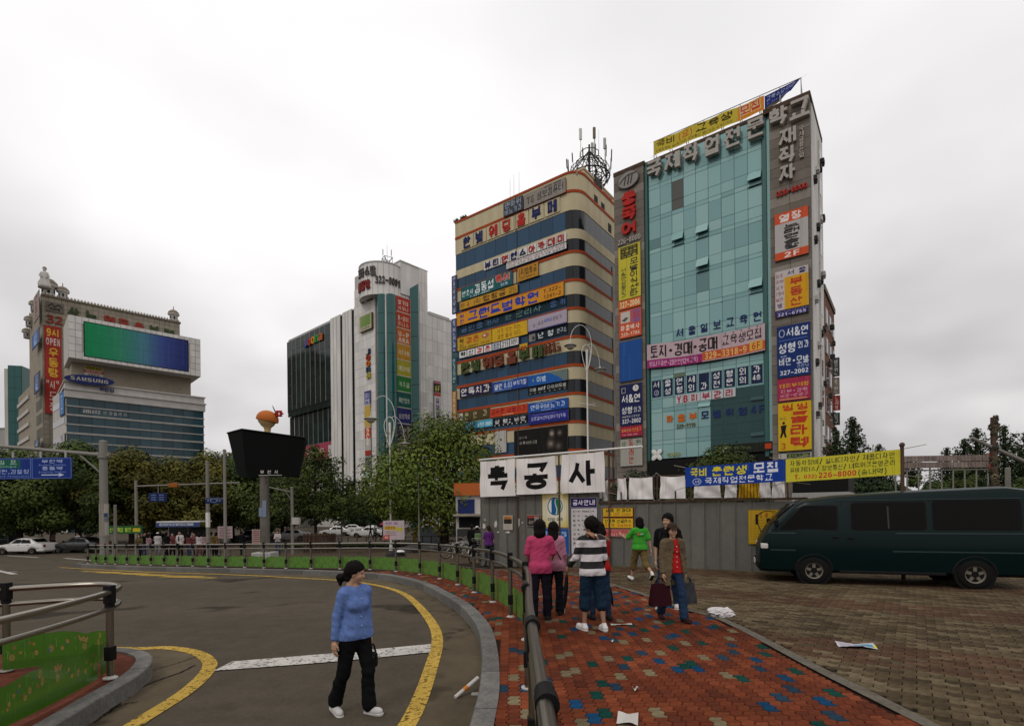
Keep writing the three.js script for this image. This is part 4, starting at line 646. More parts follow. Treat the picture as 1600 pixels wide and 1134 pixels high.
SM([716, 510.8, 524, 886], 'dark teal lettering strip on the windows under the orange sign', bg('#122d3b', (c, w, h) => { T(c, '공인중개사', w * .02, h * .1, w * .4, h * .74, '#5d7aa8', .09); T(c, '정산', w * .47, h * .2, w * .06, h * .6, '#88a8a0', .09); T(c, '관리사', w * .56, h * .06, w * .24, h * .74, '#7fa396', .1); T(c, '중개', w * .86, h * .02, w * .13, h * .76, '#5d79b8', .1); }), { d: 0.06, th: 0.04, side: '#122d3b' });
SM([714.5, 529, 549, 768.5], 'yellow sign with red and dark characters at the left edge', bg('#c9a026', (c, w, h) => { T(c, '혁', w * .05, h * .1, w * .15, h * .36, '#3a2a12'); T(c, '신', w * .05, h * .5, w * .15, h * .2, '#3a2a12'); T(c, '경혼', w * .24, h * .12, w * .42, h * .46, '#b8501c', .16); T(c, '215-0091', w * .06, h * .74, w * .56, h * .2, '#4a3a12'); T(c, '10:45', w * .68, h * .72, w * .26, h * .2, '#7a5a1a'); c.fillStyle = '#b5654a'; c.beginPath(); c.ellipse(w * .82, h * .32, w * .1, h * .2, 0, 0, 7); c.fill(); c.fillStyle = '#e0d2c0'; c.beginPath(); c.ellipse(w * .8, h * .3, w * .04, h * .08, 0, 0, 7); c.fill(); }));
SM([768.8, 514.5, 535.6, 824.3], 'golden yellow sign with two lines of brown script', bg('#dcae22', (c, w, h) => { T(c, '저기 있는 자는.', w * .14, h * .1, w * .72, h * .34, '#8a5a14', .1); T(c, '겸은 할수 있다.', w * .14, h * .54, w * .72, h * .34, '#7a5012', .1); }));
SM([824.6, 499, 519.6, 886], 'pale lavender sign with thin dark writing', bg('#b3a6b4', (c, w, h) => { T(c, '겸', w * .12, h * .46, w * .08, h * .26, '#3a3a44', .08); T(c, '금강', w * .26, h * .38, w * .16, h * .26, '#33333c', .09); fill(c, '#4a4f9a', w * .44, h * .34, w * .18, h * .22); T(c, '모집중', w * .45, h * .37, w * .16, h * .16, '#d8d8e8'); T(c, '보청기', w * .64, h * .3, w * .24, h * .28, '#33333c', .09); fill(c, '#5a569a', 0, h * .93, w, h * .07); }));
SM([717, 549.5, 560.6, 811], 'row of white letter tiles with two red ones', bg('#34343a', (c, w, h) => { const cells = [['혁', '#222'], ['신', '#222'], ['경', '#c02a2a'], ['혼', '#c02a2a'], ['초진', '#333'], ['215', '#333'], ['0091', '#333']]; cells.forEach(([s, k], i) => { const x = w * i / 7; fill(c, i === 4 ? '#c4c8d4' : '#e6e4e0', x + 2, 1, w / 7 - 4, h - 2); T(c, s, x + w * .02, h * .14, w * .105, h * .7, k, .15); }); }));
SM([811.5, 538, 553, 824.3], 'little yellow emblem sign beside the white letter tiles', bg('#cfa428', (c, w, h) => { c.fillStyle = '#a04a24'; for (const [x, y] of [[.32, .45], [.68, .45], [.5, .7]]) { c.beginPath(); c.ellipse(w * x, h * y, w * .2, h * .2, 0, 0, 7); c.fill(); } }));
SM([825, 522, 536, 887], 'black sign with white lettering and a small grey picture', bg('#101f2b', (c, w, h) => { fill(c, '#8a8684', w * .02, h * .06, w * .17, h * .88); c.fillStyle = '#403c3c'; c.beginPath(); c.ellipse(w * .14, h * .6, w * .035, h * .25, 0, 0, 7); c.fill(); T(c, '난 청', w * .25, h * .12, w * .42, h * .66, '#eceef0', .14); T(c, '연구소', w * .74, h * .18, w * .24, h * .5, '#e4e8ea', .13); }), { d: 0.06, th: 0.04, side: '#101f2b' });
SM([718, 606.5, 622, 768], 'dark navy sign with large white lettering at the left', bg('#231f42', (c, w, h) => { T(c, '안독치과', w * .03, h * .12, w * .94, h * .74, '#e6e2e0', .15); }));
SM([769, 598, 614, 824.5], 'royal blue mid-row sign with a decimal number', bg('#26489a', (c, w, h) => { T(c, '열린', w * .05, h * .22, w * .26, h * .56, '#e4e8f0'); T(c, '0.03', w * .34, h * .24, w * .24, h * .5, '#c0d4f0'); T(c, '부적기월', w * .6, h * .2, w * .37, h * .5, '#e0e6f0'); T(c, 'Law Office', w * .3, h * .03, w * .3, h * .12, '#9cc'); fill(c, '#8aa', w * .05, h * .86, w * .5, 2); }));
SM([825, 587.5, 604.4, 887], 'bright blue sign whose right part is greenish grey', (c, w, h) => { fill(c, '#6a7a78', 0, 0, w, h); c.fillStyle = '#1c5cab'; c.beginPath(); c.moveTo(0, 0); c.lineTo(w * .5, 0); c.quadraticCurveTo(w * .8, h * .5, w * .9, h); c.lineTo(0, h); c.fill(); T(c, '이방', w * .22, h * .2, w * .26, h * .56, '#e4ecf4', .12); c.fillStyle = '#b0a04a'; c.fillRect(w * .12, h * .4, w * .03, h * .2); });
SM([825, 606.5, 618, 887], 'black lettering strip mixing Korean and a latin word', bg('#141a1c', (c, w, h) => { T(c, '이방', w * .04, h * .06, w * .18, h * .52, '#e8e8e4'); T(c, 'self', w * .26, h * .06, w * .2, h * .5, '#e8e8e4'); T(c, '다이어트방', w * .5, h * .04, w * .48, h * .56, '#e8e8e4', .12); for (let i = 0; i < 8; i++) { c.fillStyle = '#8a8a82'; c.beginPath(); c.ellipse(w * (.06 + i * .125), h * .84, w * .025, h * .08, 0, 0, 7); c.fill(); } }), { d: 0.06, th: 0.04, side: '#141a1c' });
SM([716, 644.6, 659, 765], 'olive brown sign with widely spaced pale letters', bg('#4f4222', (c, w, h) => { fill(c, '#c9c3b4', w * .03, h * .12, w * .12, h * .76); T(c, '윤', w * .2, h * .14, w * .15, h * .7, '#c8bc9a', .12); T(c, '안', w * .48, h * .14, w * .14, h * .66, '#c8bc9a', .12); T(c, '과', w * .78, h * .1, w * .16, h * .66, '#c8bc9a', .12); }));
SM([765.3, 639, 653, 824.5], 'vermilion sign with darker red lettering', bg('#c8461e', (c, w, h) => { T(c, '김수환 성형외과', w * .03, h * .14, w * .94, h * .56, '#8e1a26', .16); T(c, 'CLINIC', w * .34, h * .8, w * .3, h * .13, '#e8c8a8'); }));
SM([825, 630.5, 646, 888], 'clear blue sign at the right end with white outlined letters', bg('#1f4fa2', (c, w, h) => { T(c, '맨파워비뇨기과', w * .06, h * .24, w * .88, h * .5, '#dce6f2', .12); fill(c, '#b8c8e0', w * .2, h * .1, w * .5, 2); T(c, 'UROLOGY', w * .34, h * .82, w * .26, h * .12, '#b8c8e0'); }));
SM([770, 656, 667.5, 825], 'black strip with bold white letters and a dot row', bg('#0f1016', (c, w, h) => { T(c, '성 형; 비만', w * .04, h * .04, w * .92, h * .58, '#e8e6e4', .15); for (let i = 0; i < 8; i++) { c.fillStyle = '#d0d0cc'; c.beginPath(); c.ellipse(w * (.06 + i * .125), h * .84, w * .02, h * .1, 0, 0, 7); c.fill(); } }), { d: 0.06, th: 0.04, side: '#0f1016' });
SM([728, 660, 671.4, 770], 'pale turquoise sign half hidden by the big tree', bg('#1b6f96', (c, w, h) => { T(c, '고', w * .1, h * .15, w * .2, h * .6, '#dff'); fill(c, '#4aa6c8', w * .42, 0, w * .58, h); T(c, '0321 6585', w * .46, h * .28, w * .5, h * .5, '#e4f2f4'); }));
SM([826, 647.4, 664.4, 888.5], 'indigo sign with crowded white letters at the lower right', bg('#2b2d86', (c, w, h) => { T(c, '요로결석센터(쇄석기)가동', w * .06, h * .3, w * .88, h * .34, '#d8d8ec', .12); fill(c, '#7a7ac0', w * .1, h * .12, w * .6, 2); fill(c, '#23246e', 0, h * .8, w, h * .2); }));
SM([803, 673, 716, 887], 'large black poster board with pale script and blurred light shapes', bg('#17130f', (c, w, h) => { T(c, '마지막', w * .1, h * .24, w * .16, h * .1, '#d6d2c8', .08); T(c, '유혹해봐요!', w * .1, h * .42, w * .34, h * .12, '#d6d2c8', .08); const blob = (x, y, rx, ry, k) => { const g = c.createRadialGradient(w * x, h * y, 1, w * x, h * y, h * ry); g.addColorStop(0, k); g.addColorStop(1, 'rgba(20,16,12,0)'); c.fillStyle = g; c.beginPath(); c.ellipse(w * x, h * y, w * rx, h * ry, 0, 0, 7); c.fill(); }; blob(.72, .25, .05, .26, '#b9aca0'); blob(.86, .25, .06, .2, '#8a7c74'); blob(.7, .6, .1, .3, '#9a8c82'); blob(.84, .7, .09, .3, '#6e625c'); }), { d: 0.1 });
SM([773, 674, 708, 791], 'blank off-white panel low on the facade', bg('#b9b4ae'), { d: 0.1 });
letterRow(FM, '한빛웨딩홀부페', [719, 373, 390, 875], 'row of raised blue and red characters along the top of the banded building', [MT.navy, MT.navy, MT.red, MT.red, MT.red, MT.navy, MT.navy], { d: 0.22, depth: 0.12, wt: 0.15, gap: 0.42, back: MT.cream });
SM([818.5, 305, 327.5, 884], 'grey roof edge board with latin initials and dark letters', bg('#918a80', (c, w, h) => { T(c, 'TG', w * .06, h * .26, w * .2, h * .5, '#4c4640'); T(c, '삼보컴퓨터', w * .32, h * .2, w * .64, h * .56, '#3e3a38', .13); for (const x of [.5, .72]) fill(c, '#5a504a', w * x, h * .04, w * .18, h * .1); }), { d: 0.25, side: '#8a5a4a', cat: 'sign' });
SM([786.5, 318, 339.5, 817], 'dark slate roof board with two lines of pale letters', bg('#3b4250', (c, w, h) => { T(c, '맨파워', w * .06, h * .06, w * .88, h * .42, '#a8aeb6', .12); T(c, '비뇨기과', w * .05, h * .54, w * .9, h * .4, '#a8aeb6', .12); }), { d: 0.25 });
letterRow(FM, '뷰티앤헨스아카데미', [755, 411, 421.5, 885], 'row of raised navy and red characters on white tiles under the top windows', [MT.navy, MT.navy, MT.red, MT.navy, MT.navy, MT.red, MT.red, MT.red, MT.red], { d: 0.24, depth: 0.1, wt: 0.13, gap: 0.3, back: MT.whiteWall });
SM([791, 411.5, 421, 885.5], 'long white strip of small print below the raised academy characters', bg('#d9d5d0', (c, w, h) => { T(c, '헤어 메이크업 피부관리 네일아트 취업전문 국비무료', w * .02, h * .12, w * .96, h * .34, '#7a3a44', .1); T(c, '야간반 주간반 모집 창업 자격증 상담환영', w * .02, h * .56, w * .96, h * .34, '#4a4a5a', .1); }), { d: 0.22 });
{
const g1 = M([0.085, 0.12, 0.045], 0.8, { tex: TX.dirty, s: 1 }), r1 = M([0.25, 0.075, 0.045], 0.8, { tex: TX.dirty, s: 1 });
letterRow(FM, '한빛웨딩홀부페', [717.5, 567.5, 585, 849], 'row of weathered green and rust red characters across the middle of the banded building', [g1, g1, r1, r1, r1, g1, g1], { d: 0.24, depth: 0.3, wt: 0.19, gap: 0.2 });
letterRow(FM, '324-', [848, 537.5, 544.5, 874], 'rust red raised digits, upper line, right of the weathered characters', r1, { d: 0.24, depth: 0.2, gap: 0.1 });
letterRow(FM, '2943', [848, 546, 553, 876], 'rust red raised digits, lower line, right of the weathered characters', r1, { d: 0.24, depth: 0.2, gap: 0.1 });
}
{
const F = plane(FM.pt(-20.95, 0, 0.15), 0.8, 0.6);
const V4 = [[432, 491, 'upper navy', '#3a4468', '변호사사무실'], [499, 551, 'second navy', '#44507c', '학원전문'], [560, 600, 'pale teal', '#24585c', '안과의원'], [612, 660, 'ochre', '#b07a2c', '경희한의원']];
V4.forEach(([y0, y1, n, c, s]) => signboard(F, [705.5, y0, y1, 713], n + ' vertical sign projecting from the left edge of the banded building', bg(c, (k, w, h) => TV(k, s, w * .2, 2, w * .6, h - 4, '#c8ccd8', .13)), { d: -0.1, th: 0.25, name: 'projecting_sign' }));
}
letterRow(plane(mid.localToWorld(V(-0.7, 0, -2.9)).setY(0), 0.6, -0.8), '컴퓨터', [930, 273, 290, 941], 'grey roof letters on the flank of the rooftop block', MT.letterSide, { d: 0.05, depth: 0.2, gap: 0.1 });
letterRow(plane(mid.localToWorld(V(-0.7, 0, -2.9)).setY(0), 0.6, -0.8), '예식장', [942, 296, 314, 957], 'red roof letters on the flank of the rooftop block', MT.red, { d: 0.05, depth: 0.2, gap: 0.1 });
// ---------------------------------------------------------------- signs on the glass tower
const FP1 = FM.out(0.52);
const ST = (q, label, draw, o) => signboard(FP1, q, label, draw, { d: 0.02, th: 0.16, ...o });
{
const [s, h] = FP1.hit(983, 282), t = thing('oval_logo_sign', 'oval grey logo sign at the top of the left stone pylon', 'sign', FP1.pt(s, h, 0.05), FM.rot), r = art(130, 100, (c, w, h2) => { fill(c, '#8e8a84', 0, 0, w, h2); c.strokeStyle = '#2c2826'; c.lineWidth = 7; c.beginPath(); c.moveTo(w * .1, h2 * .62); c.quadraticCurveTo(w * .3, h2 * .3, w * .52, h2 * .26); c.lineTo(w * .92, h2 * .26); c.stroke(); for (const x of [.4, .56, .7]) { c.beginPath(); c.moveTo(w * x, h2 * .28); c.lineTo(w * (x - .08), h2 * .8); c.stroke(); } });
const el = Array.from({ length: 36 }, (_, i) => [Math.cos(i / 36 * 6.2832) * 1.35, Math.sin(i / 36 * 6.2832) * 1.0]); part(t, 'rim', extr(el, 0.25), MT.letterSide); part(t, 'printed_face', mapUV((() => { const g = new THREE.ShapeGeometry(new THREE.Shape(el.map((p) => new THREE.Vector2(p[0] * 0.93, p[1] * 0.92)))); const u = g.attributes.uv, p = g.attributes.position; for (let i = 0; i < u.count; i++) u.setXY(i, p.getX(i) / 2.7 + 0.5, p.getY(i) / 2 + 0.5); return g; })(), r).translate(0, 0, 0.256), printMat(r));
}
letterRow(FP1, '중국어', [971, 302, 371, 993], 'three red raised characters down the left stone pylon', MT.red, { vertical: true, depth: 0.3, wt: 0.2, gap: 0.2, d: 0.03 });
letterRow(FP1, '226-8000', [965, 376, 384, 1001], 'pale raised phone number across the left stone pylon', MT.letterGrey, { depth: 0.12, d: 0.03, gap: 0.15 });
ST([966, 388, 471, 1001], 'tall yellow vertical sign with black block print on the left pylon', bg('#cdbf3a', (c, w, h) => { fill(c, '#26241a', w * .1, h * .02, w * .78, h * .21); for (let i = 0; i < 4; i++) T(c, ['제모기미', '주름보톡', '비만관리', '여드름'][i], w * .13, h * (.035 + i * .05), w * .72, h * .035, '#cdbf3a', .12); TV(c, '모발이식센타', w * .5, h * .26, w * .42, h * .72, '#2a2a1c', .14); TV(c, '서&연성형외과', w * .1, h * .4, w * .26, h * .56, '#3a3a24', .12); }));
ST([966.5, 471.5, 485.5, 1002], 'orange phone number strip under the yellow vertical sign', bg('#d9682c', (c, w, h) => T(c, '327-2006', w * .05, h * .16, w * .9, h * .66, '#f2e6b8')));
ST([967, 487, 530.5, 1002.5], 'orange sign with a pale picture square on the left pylon', bg('#cf5632', (c, w, h) => { fill(c, '#c8c2b8', w * .08, h * .06, w * .42, h * .4); c.fillStyle = '#5a5650'; c.beginPath(); c.moveTo(w * .12, h * .36); c.lineTo(w * .3, h * .26); c.lineTo(w * .44, h * .3); c.lineTo(w * .26, h * .42); c.fill(); fill(c, '#9a5a86', w * .56, h * .04, w * .4, h * .46); T(c, '출장', w * .6, h * .14, w * .32, h * .2, '#c8402c'); T(c, '파출박사', w * .06, h * .54, w * .88, h * .2, '#f0d8c8', .15); T(c, '329-1784', w * .08, h * .8, w * .84, h * .14, '#f0d0b8'); }));
ST([967.5, 535.5, 597.5, 1003], 'plain bright blue blank sign on the left pylon', bg('#1d4f96'));
ST([968, 602.5, 666, 1003.5], 'navy clinic sign with a small clock face on the left pylon', bg('#1c2452', (c, w, h) => { T(c, '서&연', w * .08, h * .25, w * .86, h * .2, '#f0eee6', .14); T(c, '성형', w * .08, h * .54, w * .5, h * .18, '#f0eee6', .14); T(c, '외과', w * .62, h * .57, w * .34, h * .13, '#f0eee6', .12); T(c, '유방확대 전문의원', w * .1, h * .76, w * .8, h * .06, '#d8d4c8'); T(c, '327-2002', w * .1, h * .85, w * .84, h * .1, '#f0eee6'); c.strokeStyle = '#d8d4c0'; c.lineWidth = 2; c.strokeRect(w * .1, h * .08, w * .16, h * .12); }));
ST([969, 667, 683.5, 1004], 'crimson sign with orange letters low on the left pylon', bg('#a32440', (c, w, h) => { T(c, '피부관리', w * .06, h * .22, w * .46, h * .36, '#e8b04a'); T(c, '1번출구', w * .54, h * .18, w * .42, h * .4, '#e89a2c'); T(c, 'Y.B. SKIN CARE', w * .1, h * .74, w * .7, h * .14, '#e0b0b0'); }));
ST([969, 687, 729, 1004], 'pale weathered sign with green and red letters low on the left pylon', bg('#a8a49a', (c, w, h) => { T(c, '상', w * .06, h * .06, w * .22, h * .26, '#4a6a4a'); T(c, '동', w * .38, h * .02, w * .24, h * .3, '#a03a2c'); T(c, '원', w * .72, h * .04, w * .22, h * .26, '#3a5a48'); TV(c, '래연', w * .38, h * .36, w * .24, h * .56, '#a03a2c'); }));
{
const [s, h] = FP1.hit(995, 606.5), t = thing('wall_clock', 'small round clock above the navy clinic sign on the left pylon', 'clock', FP1.pt(s, h, 0.2), FM.rot); part(t, 'case', new THREE.CylinderGeometry(0.42, 0.42, 0.14, 24).rotateX(Math.PI / 2), MT.letterSide); part(t, 'dial', new THREE.CylinderGeometry(0.36, 0.36, 0.02, 24).rotateX(Math.PI / 2).translate(0, 0, 0.075), MT.whiteWall); part(t, 'hand', [cb(0.04, 0.28, 0.01, 0, 0.1, 0.092), cb(0.2, 0.04, 0.01, 0.08, 0, 0.094)], MT.black);
}
{
const side = MT.letterGrey, Q = [['국', 1010, 254.5, 279, 1033], ['제', 1038.5, 243, 268.5, 1061.5], ['직', 1067.5, 229, 255.5, 1091.5], ['업', 1100.5, 217, 244.5, 1124], ['전', 1132.5, 205, 232, 1157], ['문', 1166.5, 190, 218, 1194], ['학', 1201, 172.5, 200, 1231.5], ['교', 1233, 160.5, 190, 1266]];
const t = thing('letter_sign', 'large pale raised school name along the top edge of the glass tower', 'sign', FM.pt(0, 0, 0), FM.rot);
Q.forEach(([k, x0, a, b, x1], i) => { const d = i > 5 ? 0.58 : 0.3, P = FM.out(d + 0.5), [s0, h1] = P.hit(x0, a), [, h0] = P.hit(x0, b), [s1] = P.hit(x1, a); part(t, 'letter', solidLetter(k, s1 - s0, h1 - h0, 0.5, 0.16).translate(s0, h0, d), side); });
}
letterRow(FP1, '재직자', [1217.5, 203, 287, 1243], 'three large pale raised characters down the right stone pylon', MT.letterGrey, { vertical: true, depth: 0.35, wt: 0.17, gap: 0.14, d: 0.03 });
letterRow(FP1, '국제금융산업', [1249, 197, 247, 1256], 'column of small pale raised characters at the right edge of the pylon', MT.letterGrey, { vertical: true, depth: 0.15, wt: 0.15, gap: 0.14, d: 0.03 });
letterRow(FP1, '226-8000', [1212.5, 300, 308, 1262], 'dark red raised phone number across the right stone pylon', MT.red, { depth: 0.15, d: 0.03, gap: 0.15, wt: 0.2 });
ST([1210.5, 336, 409, 1263.5], 'white karaoke sign with orange bands above and below', bg('#b9b4b0', (c, w, h) => { fill(c, '#d2522a', 0, 0, w, h * .23); fill(c, '#d2522a', 0, h * .84, w, h * .16); T(c, '열장', w * .12, h * .04, w * .72, h * .16, '#e8e0dc', .16); ['노', '래', '연', '습', '장'].forEach((k, i) => T(c, k, w * .24, h * (.265 + i * .112), w * .54, h * .092, '#2e2a2a', .17)); T(c, '2F', w * .26, h * .865, w * .5, h * .11, '#eee6e0'); }));
ST([1211, 425.5, 487, 1264], 'white and golden estate agent sign with red characters', bg('#c8bebc', (c, w, h) => { fill(c, '#d9a01c', w * .29, h * .19, w * .71, h * .81); T(c, '서 울', w * .36, h * .03, w * .58, h * .13, '#2e2a5c', .13); ['부', '동', '산'].forEach((k, i) => T(c, k, w * .42, h * (.23 + i * .25), w * .44, h * .21, '#b83a1e', .15)); for (let i = 0; i < 5; i++) T(c, ['점포', '주택', '상가', '전월세', '빌라'][i], w * .02, h * (.08 + i * .15), w * .24, h * .09, '#8a4a4a', .1); T(c, '방', w * .06, h * .82, w * .18, h * .12, '#5a3a6a'); }));
ST([1211.5, 487.5, 497.5, 1264], 'deep violet phone strip under the estate agent sign', bg('#231f5c', (c, w, h) => { T(c, '부동산컨설팅전문공인중개', w * .04, h * .06, w * .92, h * .28, '#a8a4d8', .1); T(c, '321-6755', w * .06, h * .44, w * .88, h * .46, '#d8d4ec'); }));
ST([1214, 511.5, 591.7, 1266.7], 'big navy clinic sign with white lettering on the right pylon', bg('#16306e', (c, w, h) => { T(c, '서&연', w * .28, h * .05, w * .68, h * .17, '#eef0f2', .14); c.strokeStyle = '#c8ccd8'; c.lineWidth = 3; c.beginPath(); c.ellipse(w * .15, h * .14, w * .08, h * .07, 0, 0, 7); c.stroke(); fill(c, '#4a64a8', w * .06, h * .27, w * .86, h * .02); T(c, '성형', w * .04, h * .33, w * .54, h * .2, '#eef0f2', .15); T(c, '외과', w * .62, h * .34, w * .35, h * .14, '#eef0f2', .13); T(c, '부분', w * .1, h * .57, w * .2, h * .05, '#c8d0e0'); T(c, '비만·모발', w * .05, h * .62, w * .92, h * .15, '#eef0f2', .13); T(c, '크리닉', w * .58, h * .78, w * .38, h * .07, '#b0b8d0'); T(c, '327-2002', w * .08, h * .87, w * .86, h * .085, '#f0f2f4'); }));
ST([1215, 593, 628.5, 1267], 'raspberry skin care sign with yellow letters on the right pylon', bg('#a62a4e', (c, w, h) => { T(c, 'YB피부체형', w * .04, h * .22, w * .92, h * .2, '#d8a030', .14); T(c, '피부·경락', w * .08, h * .48, w * .86, h * .17, '#d8a8b4', .11); T(c, '비만·반영구', w * .08, h * .68, w * .86, h * .16, '#d8a8b4', .11); fill(c, '#e0b060', w * .06, h * .9, w * .84, h * .04); }));
ST([1215.7, 630.5, 705.5, 1268.5], 'bright yellow dance hall sign with red letters and a black figure', bg('#d8b01c', (c, w, h) => { T(c, '씽씽', w * .1, h * .03, w * .86, h * .14, '#c03a1e', .15); ['콜', '라', '텍'].forEach((k, i) => T(c, k, w * .34, h * (.21 + i * .26), w * .6, h * .22, '#bf3a1e', .16)); c.fillStyle = '#1c1812'; c.beginPath(); c.ellipse(w * .17, h * .42, w * .04, h * .03, 0, 0, 7); c.fill(); c.beginPath(); c.moveTo(w * .08, h * .47); c.lineTo(w * .26, h * .46); c.lineTo(w * .22, h * .6); c.lineTo(w * .26, h * .72); c.lineTo(w * .2, h * .72); c.lineTo(w * .16, h * .62); c.lineTo(w * .11, h * .72); c.lineTo(w * .05, h * .72); c.lineTo(w * .1, h * .6); c.fill(); T(c, '3', w * .08, h * .84, w * .16, h * .13, '#b04a1c'); T(c, '무도', w * .04, h * .3, w * .22, h * .06, '#6a7a3a'); }));
ST([1216.5, 709, 717.5, 1269], 'small pale sign at the foot of the right pylon', bg('#b8b4aa', (c, w, h) => { T(c, '1', w * .04, h * .15, w * .06, h * .7, '#333'); fill(c, '#2c3a22', w * .26, h * .1, w * .7, h * .8); T(c, '음식점 노래방', w * .3, h * .22, w * .6, h * .56, '#9aa85a'); }));
const glassF = FM.out(0.16), navyFilm = M([0.02, 0.035, 0.12], 0.5), redFilm = M([0.35, 0.02, 0.05], 0.5), orangeFilm = M([0.55, 0.12, 0.01], 0.5), whiteFilm = M([0.5, 0.52, 0.52], 0.6);
letterRow(glassF, '서울일보교육원', [1053, 515, 528, 1195], 'navy cut-out letters on the glass above the draped banner', navyFilm, { d: 0.0, depth: 0.03, wt: 0.12, gap: 0.4, name: 'window_lettering' });
letterRow(glassF, 'YB피부관리', [1056, 619.5, 630, 1150], 'crimson cut-out letters on pale film on the glass', redFilm, { d: 0.01, depth: 0.02, wt: 0.14, gap: 0.34, back: whiteFilm, name: 'window_lettering' });
letterRow(glassF, '파출부모빌취업4F', [1038, 650, 661, 1197], 'orange and navy cut-out letters low on the glass', [orangeFilm, orangeFilm, orangeFilm, navyFilm, navyFilm, navyFilm, navyFilm, navyFilm, navyFilm], { d: 0.0, depth: 0.03, wt: 0.17, gap: 0.36, name: 'window_lettering' });
letterRow(glassF, '329-1119', [1057, 663, 669.5, 1087], 'small olive digits under the orange letters on the glass', M([0.12, 0.10, 0.03], 0.5), { d: 0.0, depth: 0.02, gap: 0.2, name: 'window_lettering' });
{
const X0 = 4.25 + sT, w = (16.35 - 4.25) / 9, top = FM.hit(1019, 596)[1], bot = FM.hit(1019, 622)[1], t = thing('window_films', 'row of nine navy window films with white characters across the lower glass', 'window sign', FM.pt(X0, bot, 0.12), FM.rot);
[...'서울연세 성형외과'].forEach((k, i) => { const lower = ['♥', '성', '형', '외', '과', '전', '문', '의', '4층'][i], r = art(40, 74, bg('#1a2648', (c, W, H2) => { if (k !== ' ') T(c, k, W * .12, H2 * .06, W * .76, H2 * .38, '#e8e8e4', .14); if (lower === '♥') { c.strokeStyle = '#b8bcc8'; c.lineWidth = 3; c.beginPath(); c.ellipse(W * .5, H2 * .74, W * .22, H2 * .15, 0, 0, 7); c.stroke(); T(c, '3', W * .4, H2 * .66, W * .2, H2 * .16, '#b8bcc8'); } else T(c, lower, W * .12, H2 * .54, W * .76, H2 * (lower.length > 1 ? .28 : .38), '#e8e8e4', .14); })); const m = part(t, 'film', faceGeo(w * 0.8, top - bot, r, (i + 0.5) * w, (top - bot) / 2, 0.01), printMat(r, 0.35)); part(m, 'backing', bx((i + 0.1) * w, (i + 0.9) * w, 0, top - bot, 0, 0.006), navyFilm); });
}
function clothGeo(w, h, nx, ny, wave) {
const g = new THREE.PlaneGeometry(w, h, nx, ny), p = g.attributes.position;
for (let i = 0; i < p.count; i++) { const [dx, dy, dz] = wave(p.getX(i) / w + 0.5, p.getY(i) / h + 0.5); p.setXYZ(i, p.getX(i) + dx, p.getY(i) + dy, p.getZ(i) + dz); }
g.computeVertexNormals(); return g;
}
function banner(F, q, label, draw, o = {}) {
const { d = 0.3, name = 'banner', res = 2.6, wave = (u, v) => [0, 0, 0.06 * Math.sin(u * 17 + v * 2)], slope = 0, group } = o, P = F.out(d), [s0, h1] = P.hit(q[0], q[1]), [, h0] = P.hit(q[0], q[2]), [s1, hr] = P.hit(q[3], q[4] ?? q[1]), w = s1 - s0, h = h1 - h0, rise = q[4] === undefined ? 0 : hr - h1;
const t = thing(name, label, 'banner', F.pt((s0 + s1) / 2, h0, d), F.rot, group), ppm = FP / -t.position.z, r = art(clamp(w * ppm * res, 30, 1500), clamp(h * ppm * res, 20, 900), draw);
part(t, 'cloth', mapUV(clothGeo(w, h, 40, 8, (u, v) => { const k = wave(u, v); return [k[0], k[1] + rise * u, k[2]]; }), r).translate(0, h / 2, 0), printMat(r, 0.8)).material.side = THREE.DoubleSide;
const cl = Math.min(0.5, w * 0.2); for (const sg of [-1, 1]) for (const top of [0, 1]) { const y = (sg > 0 ? rise : 0) + top * h; part(t, 'cord', bar(V(sg * w / 2, y, 0), V(sg * (w / 2 + cl), y + (top ? 0.12 : -0.08), -Math.max(0, d) + 0.04), 0.008, 0.008, 5), MT.tan); }
return t;
}
banner(FM, [1011, 539, 576, 1196, 505], 'pale pink banner with black letters and a magenta strip draped across the glass', (c, w, h) => { fill(c, '#c4abb0', 0, 0, w, h); c.fillStyle = '#9c2c6e'; c.fillRect(0, h * .66, w * .5, h * .34); c.fillStyle = '#c85a3a'; c.fillRect(w * .5, h * .62, w * .5, h * .34); T(c, '토지·경매·공매', w * .03, h * .08, w * .6, h * .52, '#2c2226', .15); T(c, '교육생모집', w * .66, h * .12, w * .32, h * .38, '#332a2e', .12); T(c, '평일/주말반·23만원(12학교육)', w * .02, h * .72, w * .44, h * .22, '#e0c8d4', .1); T(c, '329-3318~9', w * .52, h * .66, w * .34, h * .26, '#e8c070'); fill(c, '#e0b050', w * .88, h * .58, w * .1, h * .34); T(c, '6F', w * .895, h * .62, w * .07, h * .26, '#b84a2a'); for (let i = 0; i < 5; i++) { c.fillStyle = '#332a2e'; c.beginPath(); c.arc(w * (.69 + i * .063), h * .05, h * .025, 0, 7); c.fill(); } }, { d: 0.55, wave: (u, v) => [0, -0.22 * Math.sin(u * 3.1416), 0.1 * Math.sin(u * 14)] });
